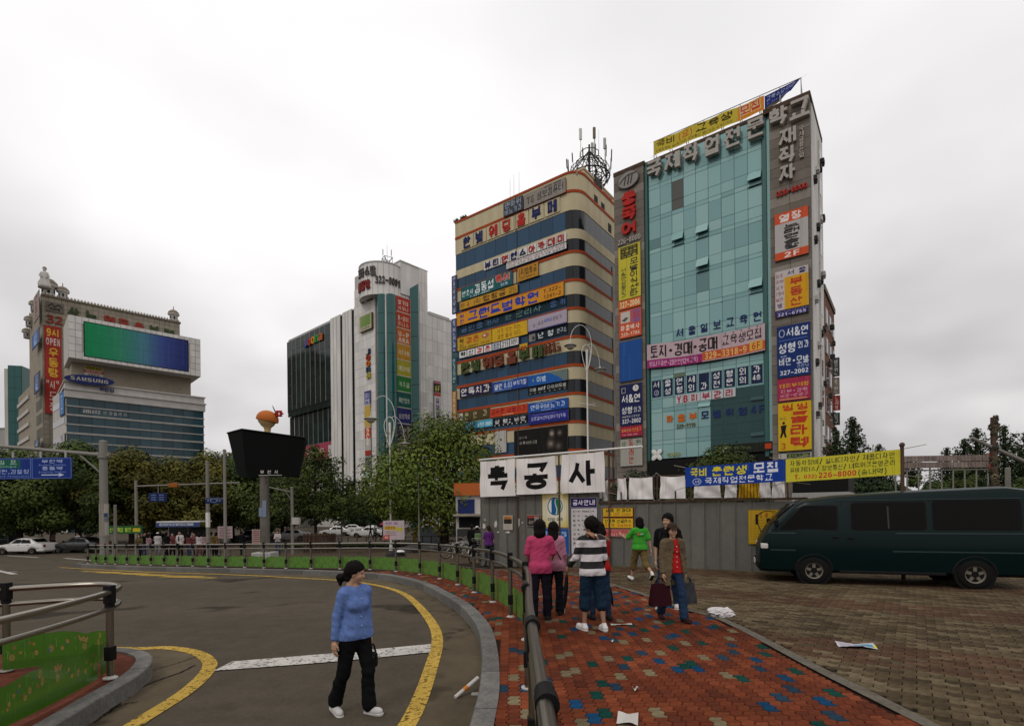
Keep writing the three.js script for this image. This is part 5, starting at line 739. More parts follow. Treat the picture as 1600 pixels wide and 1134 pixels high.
{
const F = FM.out(-0.4), y = 41.9, t0 = thing('roof_railing', 'thin pipe frame holding the long banner on the glass tower roof', 'railing', FM.pt(0, 0, -0.4), FM.rot), L = [], [s0, h1] = F.hit(1022, 221), [, h0] = F.hit(1022, 243), [s1, hr] = F.hit(1252, 121);
for (let i = 0; i <= 8; i++) { const s = lerp(s0, s1, i / 8), top = lerp(h1, hr, i / 8); L.push(bar(V(s, y, 0), V(s, top, 0), 0.05, 0.05, 6), bar(V(s, y, -1.4), V(s, top - 0.3, 0), 0.035, 0.035, 6)); }
L.push(bar(V(s0, h1 - 0.02, 0), V(s1, hr - 0.02, 0), 0.045, 0.045, 6), bar(V(s0, y + 0.5, 0), V(s1, y + 0.5, 0), 0.035, 0.035, 6)); part(t0, 'pipe', L, MT.dullSteel);
banner(F, [1022, 221.5, 243, 1194.5, 149.5], 'long yellow rooftop banner with dark and orange letters', (c, w, h) => { fill(c, '#c9b53c', 0, 0, w, h); fill(c, '#d88a2a', w * .78, 0, w * .22, h); T(c, '국비', w * .02, h * .08, w * .2, h * .5, '#5a4a1a', .15); T(c, '(요)', w * .24, h * .1, w * .14, h * .46, '#c86a2a', .15); T(c, '교육생', w * .4, h * .08, w * .34, h * .5, '#4a3f18', .15); T(c, '모집', w * .79, h * .08, w * .19, h * .56, '#c8481e', .17, '#e8d8b0'); T(c, '자동차정비 실내디자인 정보통신 웹디자인 시각디자인', w * .02, h * .7, w * .72, h * .2, '#5a4a20', .11); }, { d: 0.1, wave: (u, v) => [0, v < 0.2 && u > 0.62 ? 0.35 * (u - 0.62) : 0, 0.08 * Math.sin(u * 21)] });
banner(F, [1195, 150.5, 176, 1252, 121.5], 'short navy end of the rooftop banner over the right pylon', (c, w, h) => { fill(c, '#232f72', 0, 0, w, h); T(c, '교육수당지급', w * .05, h * .12, w * .86, h * .32, '#b8bcd8', .12); T(c, 'T. 226-8000', w * .08, h * .56, w * .7, h * .16, '#8a8fb8'); fill(c, '#6a6030', w * .02, h * .82, w * .8, h * .16); }, { d: 0.1, wave: (u, v) => [-(1 - v) * u * 0.9, (1 - v) * u * 0.8, 0.15 * (1 - v) * Math.sin(u * 9)] });
}
{
const [s, h] = FM.hit(1028, 711), t = thing('flower_logo_sign', 'white four-petal emblem with pale green letters on the tower base', 'sign', FM.pt(s, h, 0.32), FM.rot); for (let i = 0; i < 4; i++) part(t, 'petal', new THREE.SphereGeometry(0.34, 14, 10).scale(0.8, 1.15, 0.18).translate(0, 0.42, 0).rotateZ(0.785 + i * 1.5708), MT.whiteWall);
[...'com'].forEach((k, i) => part(t, 'letter', solidLetter(k, 0.42, 0.42, 0.06).translate(1.2 + i * 0.5, -0.3, 0), M([0.28, 0.3, 0.1], 0.5)));
signboard(FM, [1118, 696, 709.5, 1209], 'dark fascia sign with an orange patch at the right end of the tower base', bg('#20221a', (c, w, h) => { T(c, '면', w * .12, h * .2, w * .1, h * .6, '#c8c8b8'); T(c, '돈까스', w * .34, h * .3, w * .3, h * .4, '#5a6a3a'); fill(c, '#b8441e', w * .86, h * .2, w * .11, h * .6); }), { d: 0.34 });
}
// ---------------------------------------------------------------- signs on the shopping centre
{
const hues = ['#b03a28', '#b8401f', '#c0642a', '#c08a28', '#a8a02c', '#2c7a34', '#1c5a50', '#2a2c6a', '#34244e'], words = ['불가마사우나', 'R·U피트니스', 'U-PARA', '키즈카페', '웨딩부페', '키즈몰', '패션잡화', '남성의류', '여성캐쥬얼'];
const F = FR2.out(0.12), [s0, h1] = F.hit(618.5, 461), [s1] = F.hit(640.5, 458), h0 = F.hit(619, 686)[1], n = 9, w = s1 - s0, hh = (h1 - h0) / n, t = thing('directory_sign', 'tall rainbow sign of nine coloured panels on the shopping centre corner', 'sign', F.pt(s0, h0, 0), F.rot);
part(t, 'backing', bx(-0.1, w + 0.1, -0.1, h1 - h0 + 0.1, -0.3, 0), MT.dullSteel);
hues.forEach((c, i) => { const y = (n - 1 - i) * hh, r = art(64, 72, bg(c, (k, W, H2) => { const s = words[i], m = Math.ceil(s.length / 2); s.length > 4 ? (T(k, s.slice(0, m), W * .1, H2 * .2, W * .8, H2 * .3, '#d8d0c0', .12), T(k, s.slice(m), W * .1, H2 * .58, W * .8, H2 * .28, '#d8d0c0', .12)) : T(k, s, W * .1, H2 * .34, W * .8, H2 * .34, '#dcd6c8', .12); fill(k, '#d8d4c0', 0, H2 * .95, W, H2 * .05); })), m = part(t, 'panel', faceGeo(w - 0.06, hh - 0.05, r, w / 2, y + hh / 2, 0.05), printMat(r)); part(m, 'box', bx(0.02, w - 0.02, y + 0.02, y + hh - 0.02, 0, 0.045), boardMat(c)); });
const hc = mall.children.find((o) => o.name === 'tower_head');
const F2 = FL2.out(2.0);
signboard(FL2, [561, 495.5, 520, 580], 'green square sign with a pale frame on the corner tower', (c, w, h) => { const g = c.createLinearGradient(0, 0, w, h); g.addColorStop(0, '#8a9a58'); g.addColorStop(1, '#5f8a3a'); fill(c, '#b8b094', 0, 0, w, h); fill(c, g, w * .08, h * .06, w * .84, h * .68); T(c, '키즈랜드', w * .12, h * .8, w * .76, h * .14, '#4a4a3a'); }, { d: 1.1, th: 0.5, side: '#6a5a3a' });
const cols = ['#2d3550', '#9a3a24', '#b8662c', '#3a4a5a', '#a89a3a'].map((c) => M(c, 0.5));
letterRow(FL2, 'Joona', [571, 546, 592, 577], 'small vertical row of multicoloured letters on the corner tower', cols, { vertical: true, d: 1.1, depth: 0.3, gap: 0.08 });
letterRow(FL2, 'Joona', [474, 532, 543, 502.5], 'row of multicoloured raised letters at the top of the dark glass front', cols.map((m, i) => M(['#3a4a9a', '#a8402c', '#b8862c', '#3a8a4a', '#b8643a'][i], 0.5)), { d: 0.75, depth: 0.3, gap: 0.1 });
signboard(FL2, [569, 612, 748, 578.5], 'tall narrow striped banner sign on the corner tower', (c, w, h) => { fill(c, '#b8b4a8', 0, 0, w, h); [[0, .15, '#4a4a8a'], [.17, .24, '#c8a84a'], [.42, .12, '#c04a2c'], [.56, .1, '#b8b4ac'], [.68, .06, '#a8342c'], [.76, .14, '#6a7074'], [.92, .08, '#9ab8c0']].forEach(([a, b, k]) => fill(c, k, 0, h * a, w, h * b)); T(c, '칭나', w * .1, h * .02, w * .8, h * .06, '#ddd'); T(c, '한방', w * .1, h * .085, w * .8, h * .06, '#ddd'); TV(c, 'SALE', w * .2, h * .42, w * .6, h * .2, '#e8e0d0'); TV(c, '여성패션', w * .16, h * .72, w * .68, h * .2, '#333'); }, { d: 1.1 });
const fw = M([0.2, 0.03, 0.03], 0.6), fd = MT.letterSide;
const tl = thing('letter_sign', 'dark raised letters and digits wrapped round the white round tower head', 'sign', hc.getWorldPosition(V(0, 0, 0)), FL2.rot), hp = loc(at(598, 600, 113.4)), R0 = 4.62;
const put = (s, a0, a1, y, hgt, m) => [...s].forEach((k, i, q) => { if (k === ' ') return; const a = lerp(a0, a1, (i + 0.5) / q.length), w = Math.abs(a1 - a0) / q.length * R0 * 0.85; part(tl, 'letter', solidLetter(k, w, hgt, 0.25, 0.19).translate(-w / 2, 0, R0).rotateY(a).translate(hp.x, y, hp.z), m); });
tl.position.copy(mall.position); tl.rotation.y = FL2.rot; const hd = FL2.hit(597, 445)[1];
put('크라스탈', -0.4, 0.75, hd + 1.2, 1.9, fd); put('찜질방', -0.4, 0.5, hd - 1.4, 1.9, fw); put('322-0001', 0.68, 1.85, hd - 0.4, 1.5, fd);
letterRow(FL2, '부페', [562, 465, 476, 581], 'two dark green raised letters under the round tower head', M([0.03, 0.05, 0.035], 0.6), { d: 1.1, depth: 0.25, wt: 0.2 });
signboard(FR2, [678, 594, 664, 688.5], 'white vertical sign with a yellow numeral on black at its head', (c, w, h) => { fill(c, '#c8c2c4', 0, 0, w, h); fill(c, '#2c2624', 0, h * .06, w, h * .2); T(c, '6F', w * .12, h * .1, w * .76, h * .13, '#c8bc4a'); fill(c, '#b0402c', 0, h * .27, w, h * .07); TV(c, '유명패션', w * .2, h * .38, w * .6, h * .6, '#3a2a5a', .15); fill(c, '#b06a70', 0, 0, w, h * .06); }, { d: 0.15 });
signboard(FL2, [474.5, 697, 722, 521.5], 'pink billboard with a white frame on the podium of the shopping centre', (c, w, h) => { fill(c, '#a8455a', 0, 0, w, h); fill(c, '#c8c2bc', w * .82, h * .2, w * .18, h * .8); c.fillStyle = '#b8863a'; c.beginPath(); c.ellipse(w * .5, h * .6, w * .22, h * .3, 0, 0, 7); c.fill(); T(c, '올리브영', w * .1, h * .3, w * .6, h * .3, '#e0c8c8'); for (let i = 0; i < 8; i++) fill(c, '#e0d8d8', w * (.04 + i * .03), h * .7, 3, h * .2); }, { d: 0.5, side: '#c8c4bc' });
}
// ---------------------------------------------------------------- signs on the tiled block and the screen building
{
const g = M([0.05, 0.07, 0.035], 0.7), r = M([0.24, 0.045, 0.03], 0.7);
[['사', 106, 479, 490.5, 124, g], ['노', 133, 485, 496.5, 151, g], ['웨', 162, 492, 503, 178.5, r], ['딩', 185.5, 497, 508.5, 202, r], ['홀', 209, 503, 514, 225, r], ['부', 233, 508, 518.5, 248, g], ['페', 255, 513, 523.5, 271, g]].forEach(([k, x0, a, b, x1, m], i) => letterRow(FB0, k, [x0, a, b, x1], ['first green', 'second green', 'first red', 'second red', 'third red', 'third green', 'last green'][i] + ' raised character on the tiled block parapet, counted from the left', m, { d: 0.05, depth: 0.3, wt: 0.24, gap: 0.05 }));
signboard(FB0, [71, 470, 485, 99], 'dark sign plate with two small peaks at the upper left of the tiled block', bg('#6e675c', (c, w, h) => { c.strokeStyle = '#1e1a18'; c.lineWidth = 4; c.beginPath(); c.moveTo(w * .1, h * .5); c.lineTo(w * .32, h * .15); c.lineTo(w * .48, h * .45); c.lineTo(w * .7, h * .18); c.lineTo(w * .9, h * .45); c.stroke(); T(c, '현대부페', w * .18, h * .55, w * .6, h * .34, '#2a2320', .18); }), { d: 0.05 });
letterRow(FB0, '32', [71, 490.5, 503.5, 98], 'two dark red raised digits under the sign plate of the tiled block', r, { d: 0.05, depth: 0.2 });
signboard(FB0, [68, 507, 645, 95], 'long red vertical banner sign with yellow letters on the tiled block', (c, w, h) => { fill(c, '#a8342c', 0, 0, w, h); T(c, '9시', w * .12, h * .03, w * .8, h * .09, '#e0bc3a', .15); T(c, 'OPEN', w * .08, h * .14, w * .86, h * .08, '#d8d0c8'); ['우', '동', '탕'].forEach((k, i) => T(c, k, w * .2, h * (.25 + i * .115), w * .66, h * .1, '#dcb838', .15)); T(c, '"시"', w * .06, h * .62, w * .8, h * .1, '#d8ccc0'); ['도', '장'].forEach((k, i) => T(c, k, w * .22, h * (.75 + i * .12), w * .56, h * .1, '#d8ccc0', .13)); }, { d: 0.1, res: 2.2 });
[[49, 526, 548, 60, 'upper blue', '#1c4f96'], [52, 588, 617, 61, 'navy', '#1e2a58'], [53, 688, 700, 60, 'lowest dark', '#22262c']].forEach(([x0, a, b, x1, n, k]) => signboard(FB0L, [x0, a, b, x1], n + ' vertical sign on the narrow left flank of the tiled block', bg(k, (c, w, h) => TV(c, '모텔', w * .2, h * .1, w * .6, h * .8, '#8aa8d0', .1)), { d: 0.9, name: 'projecting_sign' }));
signboard(FB0L, [51.5, 466, 506, 60], 'narrow pale vertical sign with red letters at the top left corner of the tiled block', bg('#8e8478', (c, w, h) => TV(c, '예식장부페', w * .2, 2, w * .6, h - 4, '#7a2c24', .16)), { d: 0.9 });
signboard(F1L, [92, 615, 651, 99], 'bright blue vertical sign on the left cheek of the screen building', bg('#1d5f9e', (c, w, h) => TV(c, '한의원', w * .2, h * .1, w * .6, h * .8, '#9ac0e0', .1)), { d: 0.1 });
signboard(F1L, [93, 680, 704, 100], 'pale vertical sign with a red foot on the left cheek of the screen building', bg('#b4aeac', (c, w, h) => { TV(c, '치과', w * .2, h * .06, w * .6, h * .5, '#3a3434', .12); fill(c, '#a82c34', 0, h * .78, w, h * .22); }), { d: 0.1 });
signboard(F1.out(-2.2), [130, 569.5, 586, 161], 'small yellow and red notice under the big screen', (c, w, h) => { fill(c, '#c4bcb0', 0, 0, w, h); fill(c, '#a89a34', w * .04, h * .06, w * .92, h * .34); fill(c, '#a8342c', 0, h * .48, w, h * .22); T(c, '전광판광고', w * .1, h * .1, w * .8, h * .26, '#4a4414'); T(c, '032-326-1234', w * .1, h * .5, w * .8, h * .16, '#e0d0c8'); T(c, '상담환영', w * .2, h * .76, w * .6, h * .18, '#4a3a3a'); }, { d: 0.05 });
{ const [s, h] = F1.out(1).hit(139.5, 594), t = thing('oval_sign', 'blue tilted oval sign with white latin letters above the glass bands', 'sign', F1.out(1).pt(s, h), F1.rot), el = Array.from({ length: 32 }, (_, i) => [Math.cos(i / 32 * 6.2832) * 3.9, Math.sin(i / 32 * 6.2832) * 0.92]), rot = (p) => [p[0], p[1] + p[0] * 0.03]; part(t, 'board', extr(el.map(rot), 0.3), MT.navy); [...'SAMSUNG'].forEach((k, i) => part(t, 'letter', solidLetter(k, 0.68, 0.7, 0.06).translate(-2.95 + i * 0.86, -0.35, 0.3), MT.letterGrey)); }
letterRow(F1, '부천점', [154.5, 604, 610, 178], 'small navy letters right of the blue oval sign', MT.navy, { d: 0.7, depth: 0.2 });
letterRow(F1, 'allianz 안경플라자', [128, 639, 644.5, 199], 'faint pale lettering on the second glass band of the screen building', MT.dullSteel, { d: 0.06, depth: 0.03, wt: 0.1, gap: 0.25, name: 'window_lettering' });
}
// ---------------------------------------------------------------- trees
const LEAF = {};
function leafMat(k, c) { return LEAF[k] ??= new THREE.MeshPhysicalMaterial({ color: col(c), roughness: 0.75, vertexColors: true, side: THREE.DoubleSide, specularIntensity: 0.3 }); }
function foliage(clumps, n, size, R, tone = 0.35) {
const pos = new Float32Array(n * 18), colr = new Float32Array(n * 18), nor = new Float32Array(n * 18), tot = clumps.reduce((a, c) => a + c[3] ** 2.3, 0), t = V(0, 0, 0), u = V(0, 0, 0), w = V(0, 0, 0); let k = 0;
for (const [cx, cy, cz, r, q = 0.75] of clumps) {
const m = Math.round(n * r ** 2.3 / tot), tint = 0.55 + R() * 0.75, yel = (R() - 0.35) * tone;
for (let i = 0; i < m && k < n; i++, k++) {
let x, y, z, d; do { x = R() * 2 - 1; y = R() * 2 - 1; z = R() * 2 - 1; d = x * x + y * y + z * z; } while (d > 1 || (d < 0.35 && R() < 0.75));
const ir = 1 + 0.22 * perlin.noise(cx + x * 2.3, cy + y * 2.3, cz + z * 2.3), px = cx + x * r * ir, py = cy + y * r * q * ir, pz = cz + z * r * ir, s = size * (0.6 + 0.8 * R());
t.set(x + (R() - 0.5) * 0.9, y + 0.45 + (R() - 0.5) * 0.8, z + (R() - 0.5) * 0.9).normalize();
u.set(R() - 0.5, R() - 0.5, R() - 0.5).cross(t).normalize(); w.copy(t).cross(u);
const P = (a, b) => [px + (u.x * a + w.x * b) * s, py + (u.y * a + w.y * b) * s, pz + (u.z * a + w.z * b) * s];
const q4 = [P(-0.5, 0), P(0, -0.34), P(0.55, 0.02), P(0, 0.36)], shade = tint * (0.88 + 0.24 * R());
[q4[0], q4[1], q4[2], q4[0], q4[2], q4[3]].forEach((p, j) => { const o = k * 18 + j * 3; pos.set(p, o); nor[o] = t.x; nor[o + 1] = t.y; nor[o + 2] = t.z; colr[o] = shade * (1 + yel * 1.1); colr[o + 1] = shade * (1 + yel * 0.5); colr[o + 2] = shade * (1 - yel * 0.3); });
}
}
const g = new THREE.BufferGeometry(); g.setAttribute('position', new THREE.BufferAttribute(pos.subarray(0, k * 18), 3)); g.setAttribute('normal', new THREE.BufferAttribute(nor.subarray(0, k * 18), 3)); g.setAttribute('color', new THREE.BufferAttribute(colr.subarray(0, k * 18), 3)); return g;
}
function limbs(h, r, ends, R, lean = 0) {
const top = V(lean, h, 0), G = [tube([V(0, -0.3, 0), V(lean * 0.2, h * 0.35, R() * 0.1), V(lean * 0.6, h * 0.7, R() * 0.12), top], r, 10, 8)];
const p = G[0].attributes.position; for (let i = 0; i < p.count; i++) { const f = 1.25 - 0.75 * clamp(p.getY(i) / h, 0, 1), cx = lean * clamp(p.getY(i) / h, 0, 1) * 0.8; p.setX(i, cx + (p.getX(i) - cx) * f); p.setZ(i, p.getZ(i) * f); }
for (const [x, y, z] of ends) { const f = 0.45 + 0.45 * R(), a = V(lean * f, h * f, 0); G.push(bar(a, V(lerp(a.x, x, 0.5), lerp(a.y, y, 0.6), lerp(a.z, z, 0.5)), r * 0.42, r * 0.26, 6), bar(V(lerp(a.x, x, 0.5), lerp(a.y, y, 0.6), lerp(a.z, z, 0.5)), V(x, y, z), r * 0.26, r * 0.08, 5)); }
return mg(G);
}
function roundTree(name, label, H, W, seed, color, n, leaf, o = {}) {
const R = rng(seed), t = thing(name, label, 'tree', [0, 0, 0], 0, o.group), base = H * (o.clear ?? 0.28), cl = [], m = o.clumps ?? 26;
for (let i = 0; i < m; i++) { const a = i * 2.399 + R(), f = (i + 0.5) / m, y = lerp(base, H * 0.92, f), prof = Math.sin(Math.pow(clamp(f, 0.02, 1), o.shape ?? 0.75) * Math.PI * 0.93 + 0.16), rr = W * 0.5 * prof * (0.35 + 0.6 * Math.sqrt(R())); cl.push([Math.cos(a) * rr, y, Math.sin(a) * rr, W * (0.13 + 0.10 * R()), 0.55 + 0.3 * R()]); }
part(t, 'trunk', limbs(H * 0.72, o.r ?? H * 0.022, cl.filter((_, i) => i % 2 === 0), R, (R() - 0.5) * 0.4), MT.trunk);
part(t, 'crown', foliage(cl, n, leaf, R, o.tone), leafMat(color.join(), color));
return t;
}
function tierTree(name, label, H, W, seed, color, n, leaf, o = {}) {
const R = rng(seed), t = thing(name, label, 'tree', [0, 0, 0], 0, o.group), cl = [], L = [tube([V(0, -0.3, 0), V(0.03, H * 0.5, 0), V(0, H * 0.98, 0)], H * 0.014, 8, 6)], tiers = o.tiers ?? 11;
for (let k = 0; k < tiers; k++) { const f = k / (tiers - 1), y = lerp(H * (o.clear ?? 0.12), H * 0.97, f), r = W * 0.5 * (1 - f) ** (o.pow ?? 0.8) + 0.12, m = Math.max(2, Math.round(7 * (1 - f) + 2)); for (let i = 0; i < m; i++) { const a = i / m * 6.28 + k * 1.1 + R() * 0.6, q = r * (0.6 + 0.5 * R()); L.push(bar(V(0, y - 0.1, 0), V(Math.cos(a) * q, y + (o.droop ?? 0.1) * q, Math.sin(a) * q), 0.05, 0.015, 4)); for (const e of [0.45, 0.8, 1.05]) cl.push([Math.cos(a) * q * e, y + (o.droop ?? 0.1) * q * e, Math.sin(a) * q * e, (0.18 + 0.22 * r / W * 2) * W * 0.22 * (1.3 - e * 0.5) + 0.08, o.flat ?? 0.5]); } }
part(t, 'trunk', L, MT.trunk); part(t, 'crown', foliage(cl, n, leaf, R, o.tone), leafMat(color.join(), color)); return t;
}
function plant(t, X, D, s = 1, turn = 0) { t.position.set(X, gy(X, D), -D); t.scale.setScalar(s); t.rotation.y = turn; return t; }
function again(src, label, X, D, s, turn) { const c = src.clone(); c.name = numbered(src.name.replace(/_\d+$/, '')); c.userData = { ...src.userData, label }; scene.add(c); return plant(c, X, D, s, turn); }
const xAt = (px, D) => at(px, 780, D).x;
{
const olive = [0.085, 0.080, 0.016], mid2 = [0.050, 0.072, 0.016], dark = [0.022, 0.036, 0.012], G1 = 'street trees along the far road';
const A = plant(roundTree('street_tree', 'broad yellowish street tree right of the gantry pole, below the screen building', 9.6, 8.0, 201, olive, 15000, 0.26, { group: G1, clear: 0.22 }), xAt(205, 52), 52);
const B = plant(roundTree('street_tree', 'dense dark street tree behind the blue direction sign at the left', 10.2, 8.6, 202, mid2, 15000, 0.26, { group: G1, clear: 0.2 }), xAt(122, 50), 50);
[[B, 'leafy street tree at the far left edge, half under the direction sign', 30, 49, 0.92, 1], [A, 'olive street tree between the gantry pole and the second thin pole', 268, 55, 0.93, 2.2], [A, 'yellowish street tree just left of the black display box', 322, 56, 1.0, 3.9], [B, 'dark street tree right behind the black display box', 402, 58, 0.98, 0.4], [A, 'olive street tree cut by the left edge of the picture', -35, 50, 1, 5], [B, 'dark street tree filling the gap between screen building and black display box', 362, 62, 1.02, 4.3], [B, 'dark street tree deep behind the thin poles', 240, 64, 0.9, 2.9], [B, 'dark street tree deep behind the gantry pole', 160, 63, 0.95, 5.2], [B, 'dark street tree deep behind the direction sign', 80, 62, 0.95, 1.7], [A, 'olive street tree deep behind the display pole', 440, 66, 0.95, 1.1]].forEach(([s, l, px, D, k, r]) => again(s, l, xAt(px, D), D, k, r));
const C = plant(tierTree('cedar', 'wide dark green tree with level boughs right of the black display box', 9.0, 9.5, 203, mid2, 16000, 0.2, { clear: 0.3, tiers: 15, pow: 0.6, droop: 0.12, flat: 0.75 }), xAt(492, 47), 47);
plant(roundTree('ginkgo_tree', 'big spreading bright green tree in front of the banded building, left of the hoarding', 9.9, 11.6, 204, [0.080, 0.112, 0.019], 26000, 0.21, { clear: 0.24, clumps: 44, r: 0.3, tone: 0.5, shape: 0.7 }), xAt(694, 41), 41);
again(C, 'dark bough tree in front of the shopping centre, left of the big green tree', xAt(622, 56), 56, 0.95, 2.2);
const S = plant(tierTree('juniper', 'small dark pointed conifer at the foot of the shopping centre, left of three', 5.0, 3.0, 205, dark, 5000, 0.16, { clear: 0.04, tiers: 15, pow: 0.8, droop: 0.3, flat: 1 }), xAt(548, 92), 92, 1.75);
again(S, 'small dark pointed conifer at the foot of the shopping centre, middle of three', xAt(571, 94), 94, 1.85, 1); again(S, 'small dark pointed conifer at the foot of the shopping centre, right of three', xAt(596, 91), 91, 2.1, 2);
plant(roundTree('bushy_tree', 'bushy tree behind the white flags at the foot of the glass tower', 7.6, 8.6, 206, mid2, 13000, 0.2, { clear: 0.2, clumps: 30 }), xAt(1128, 44), 44);
plant(roundTree('bushy_tree', 'low shrubby tree behind the pole carrying the lettered flags', 5.8, 5.5, 207, dark, 7000, 0.2, { clear: 0.2, clumps: 20 }), xAt(992, 42), 42);
const K = plant(tierTree('conifer', 'tall pointed conifer behind the yellow banner, right of the brown block', 10.6, 7.0, 208, dark, 15000, 0.2, { clear: 0.06, tiers: 19, pow: 0.85, droop: 0.3, flat: 0.95 }), xAt(1334, 46), 46);
again(K, 'broad lower conifer to the right of the pointed one behind the yellow banner', xAt(1374, 50), 50, 0.82, 2); again(K, 'dark conifer against the flank of the brown block', xAt(1308, 52), 52, 0.98, 4);
const N = plant(tierTree('conifer', 'slim conifer top over the pipe frame, leftmost of the right group', 10.5, 6.6, 209, [0.024, 0.042, 0.014], 12000, 0.2, { clear: 0.06, tiers: 19, pow: 0.75, droop: 0.35, flat: 0.95 }), xAt(1481, 55), 55, 0.85);
[['slim conifer top over the pipe frame, second of the right group', 1508, 55, 0.93, 1.4], ['tallest conifer top over the pipe frame, left of the creeper post', 1528, 54, 1.02, 2.8], ['conifer right of the creeper post at the picture edge', 1571, 55, 1.06, 0.6], ['conifer cut by the right edge of the picture', 1604, 52, 0.95, 3.3]].forEach(([l, px, D, k, r]) => again(N, l, xAt(px, D), D, k, r));
const hedge = (label, px0, px1, D, h, seed, c, n) => { const R = rng(seed), x0 = xAt(px0, D), x1 = xAt(px1, D), cl = []; for (let i = 0; i < 40; i++) { const f = R(); cl.push([lerp(x0, x1, f), gy(lerp(x0, x1, f), D) + h * (0.15 + 0.75 * R() * R() ** 0.3), -D + (R() - 0.5) * 2.5, 0.5 + 0.5 * R(), 0.8]); } const m = part(scene, numbered('shrubbery'), foliage(cl, n, 0.2, R), leafMat(c.join(), c)); m.userData.kind = 'stuff'; m.userData.label = label; m.userData.category = 'shrubs'; };
hedge('dark shrubbery filling the ground behind the pipe frame at the right', 1388, 1640, 44, 7.8, 301, mid2, 26000);
hedge('green shrubbery behind the black container at the right', 1290, 1420, 40, 6.2, 302, dark, 12000);
hedge('dark undergrowth below the street trees at the left', -40, 420, 68, 7.5, 303, dark, 15000);
hedge('dark undergrowth at the foot of the shopping centre', 440, 780, 98, 8.5, 304, dark, 14000);
{ const p = FM.out(-1).hit(722, 368), q = FM.pt(p[0], 45, -1), R = rng(305), cl = Array.from({ length: 7 }, () => [(R() - 0.5) * 1.8, 0.3 + R() * 1.1, (R() - 0.5), 0.5, 0.8]); const t = thing('roof_shrub', 'small dark shrub growing on the left corner of the banded roof', 'shrub', q); part(t, 'foliage', foliage(cl, 900, 0.25, R), leafMat('dark2', dark)); part(t, 'stem', bar(V(0, -0.2, 0), V(0, 0.8, 0), 0.05), MT.trunk); part(t, 'planter', cb(1.6, 0.4, 0.7, 0, 0.0, 0), MT.greyWall); }
}
// ---------------------------------------------------------------- railing fences with green panels
const leafArt = art(700, 150, (c, w, h) => { const R = rng(400); fill(c, '#456f1a', 0, 0, w, h); for (let i = 0; i < 900; i++) { c.strokeStyle = ['#5a8c24', '#2c5010', '#6aa02e', '#93bb50', '#3a6414'][i % 5]; c.lineWidth = 1 + R() * 2; c.beginPath(); const x = R() * w, y = R() * h * 1.2; c.moveTo(x, y + 14); c.quadraticCurveTo(x + (R() - .5) * 10, y, x + (R() - .5) * 26, y - 8 - R() * 26); c.stroke(); } for (let i = 0; i < 70; i++) { c.strokeStyle = '#a8bc6a'; c.lineWidth = 1; c.beginPath(); const x = R() * w, y = R() * h; c.arc(x, y, 3 + R() * 8, R() * 6, R() * 6 + 3); c.stroke(); } });
const flowerArt = art(1300, 170, (c, w, h) => { const R = rng(401); fill(c, '#3c6c12', 0, 0, w, h); for (let i = 0; i < 5; i++) fill(c, '#2a4c10', 0, h * (.76 + i * .045), w, 2); for (let i = 0; i < 60; i++) { const x = R() * w, y = h * (.12 + R() * .55), s = 4 + R() * 13; if (i % 3 === 0) { for (const [k, f] of [['#7a5a34', 1], ['#b0704a', .72], ['#93a04c', .5], ['#a05a50', .3]]) { c.strokeStyle = k; c.lineWidth = 2.4; c.beginPath(); c.arc(x, y, s * f * 1.3, 0, 6.3); c.stroke(); } } else if (i % 3 === 1) { for (let p = 0; p < 5; p++) { c.fillStyle = ['#8a5a3a', '#35603a', '#a0763a', '#2e5a72'][i % 4]; c.beginPath(); c.ellipse(x + Math.cos(p * 1.26) * s * .5, y + Math.sin(p * 1.26) * s * .5, s * .34, s * .22, p * 1.26, 0, 7); c.fill(); } } else { c.strokeStyle = '#8fb44c'; c.lineWidth = 1.6; c.beginPath(); c.moveTo(x, y + s * 2); c.bezierCurveTo(x + 6, y + s, x - 8, y, x + 10, y - s); c.stroke(); } } });
const panelMat = new THREE.MeshPhysicalMaterial({ map: leafArt.A.t, roughness: 0.5, side: THREE.DoubleSide, color: 0xf0f0f0 });
const flowerMat = new THREE.MeshPhysicalMaterial({ map: flowerArt.A.t, roughness: 0.35, side: THREE.DoubleSide, color: 0xf4f4f4, clearcoat: 0.3 });
function postGeo(h) {
const steel = mg([cyl(0.036, 0.036, h - 0.2, 0, 0.01, 0, 14)]), black = mg([rb(0.088, 0.21, 0.088, 0.012, 0, h - 0.1, 0), cyl(0.047, 0.047, 0.035, 0, h - 0.245, 0, 16), cyl(0.041, 0.041, 0.02, 0, h - 0.215, 0, 14), rb(0.084, 0.16, 0.084, 0.008, 0, 0.29, 0)]), white = mg([cyl(0.068, 0.068, 0.012, 0, 0.002, 0, 18), cyl(0.05, 0.042, 0.02, 0, 0.014, 0, 16)]);
return mergeGeometries([steel, black, white], true);
}
const postMats = [MT.steel, MT.black, MT.offWhite], POST = postGeo(1.06);
function pathAt(path, s) { let l = 0; for (let i = 1; i < path.length; i++) { const d = Math.hypot(path[i][0] - path[i - 1][0], path[i][1] - path[i - 1][1]); if (l + d >= s) { const f = (s - l) / d; return [lerp(path[i - 1][0], path[i][0], f), lerp(path[i - 1][1], path[i][1], f), i]; } l += d; } return [...path[path.length - 1], path.length - 1]; }
function lengthTo(path, q) { let best = 1e9, at2 = 0, l = 0; for (let i = 0; i < path.length; i++) { if (i) l += Math.hypot(path[i][0] - path[i - 1][0], path[i][1] - path[i - 1][1]); const d = Math.hypot(path[i][0] - q[0], path[i][1] - q[1]); if (d < best) { best = d; at2 = l; } } return at2; }
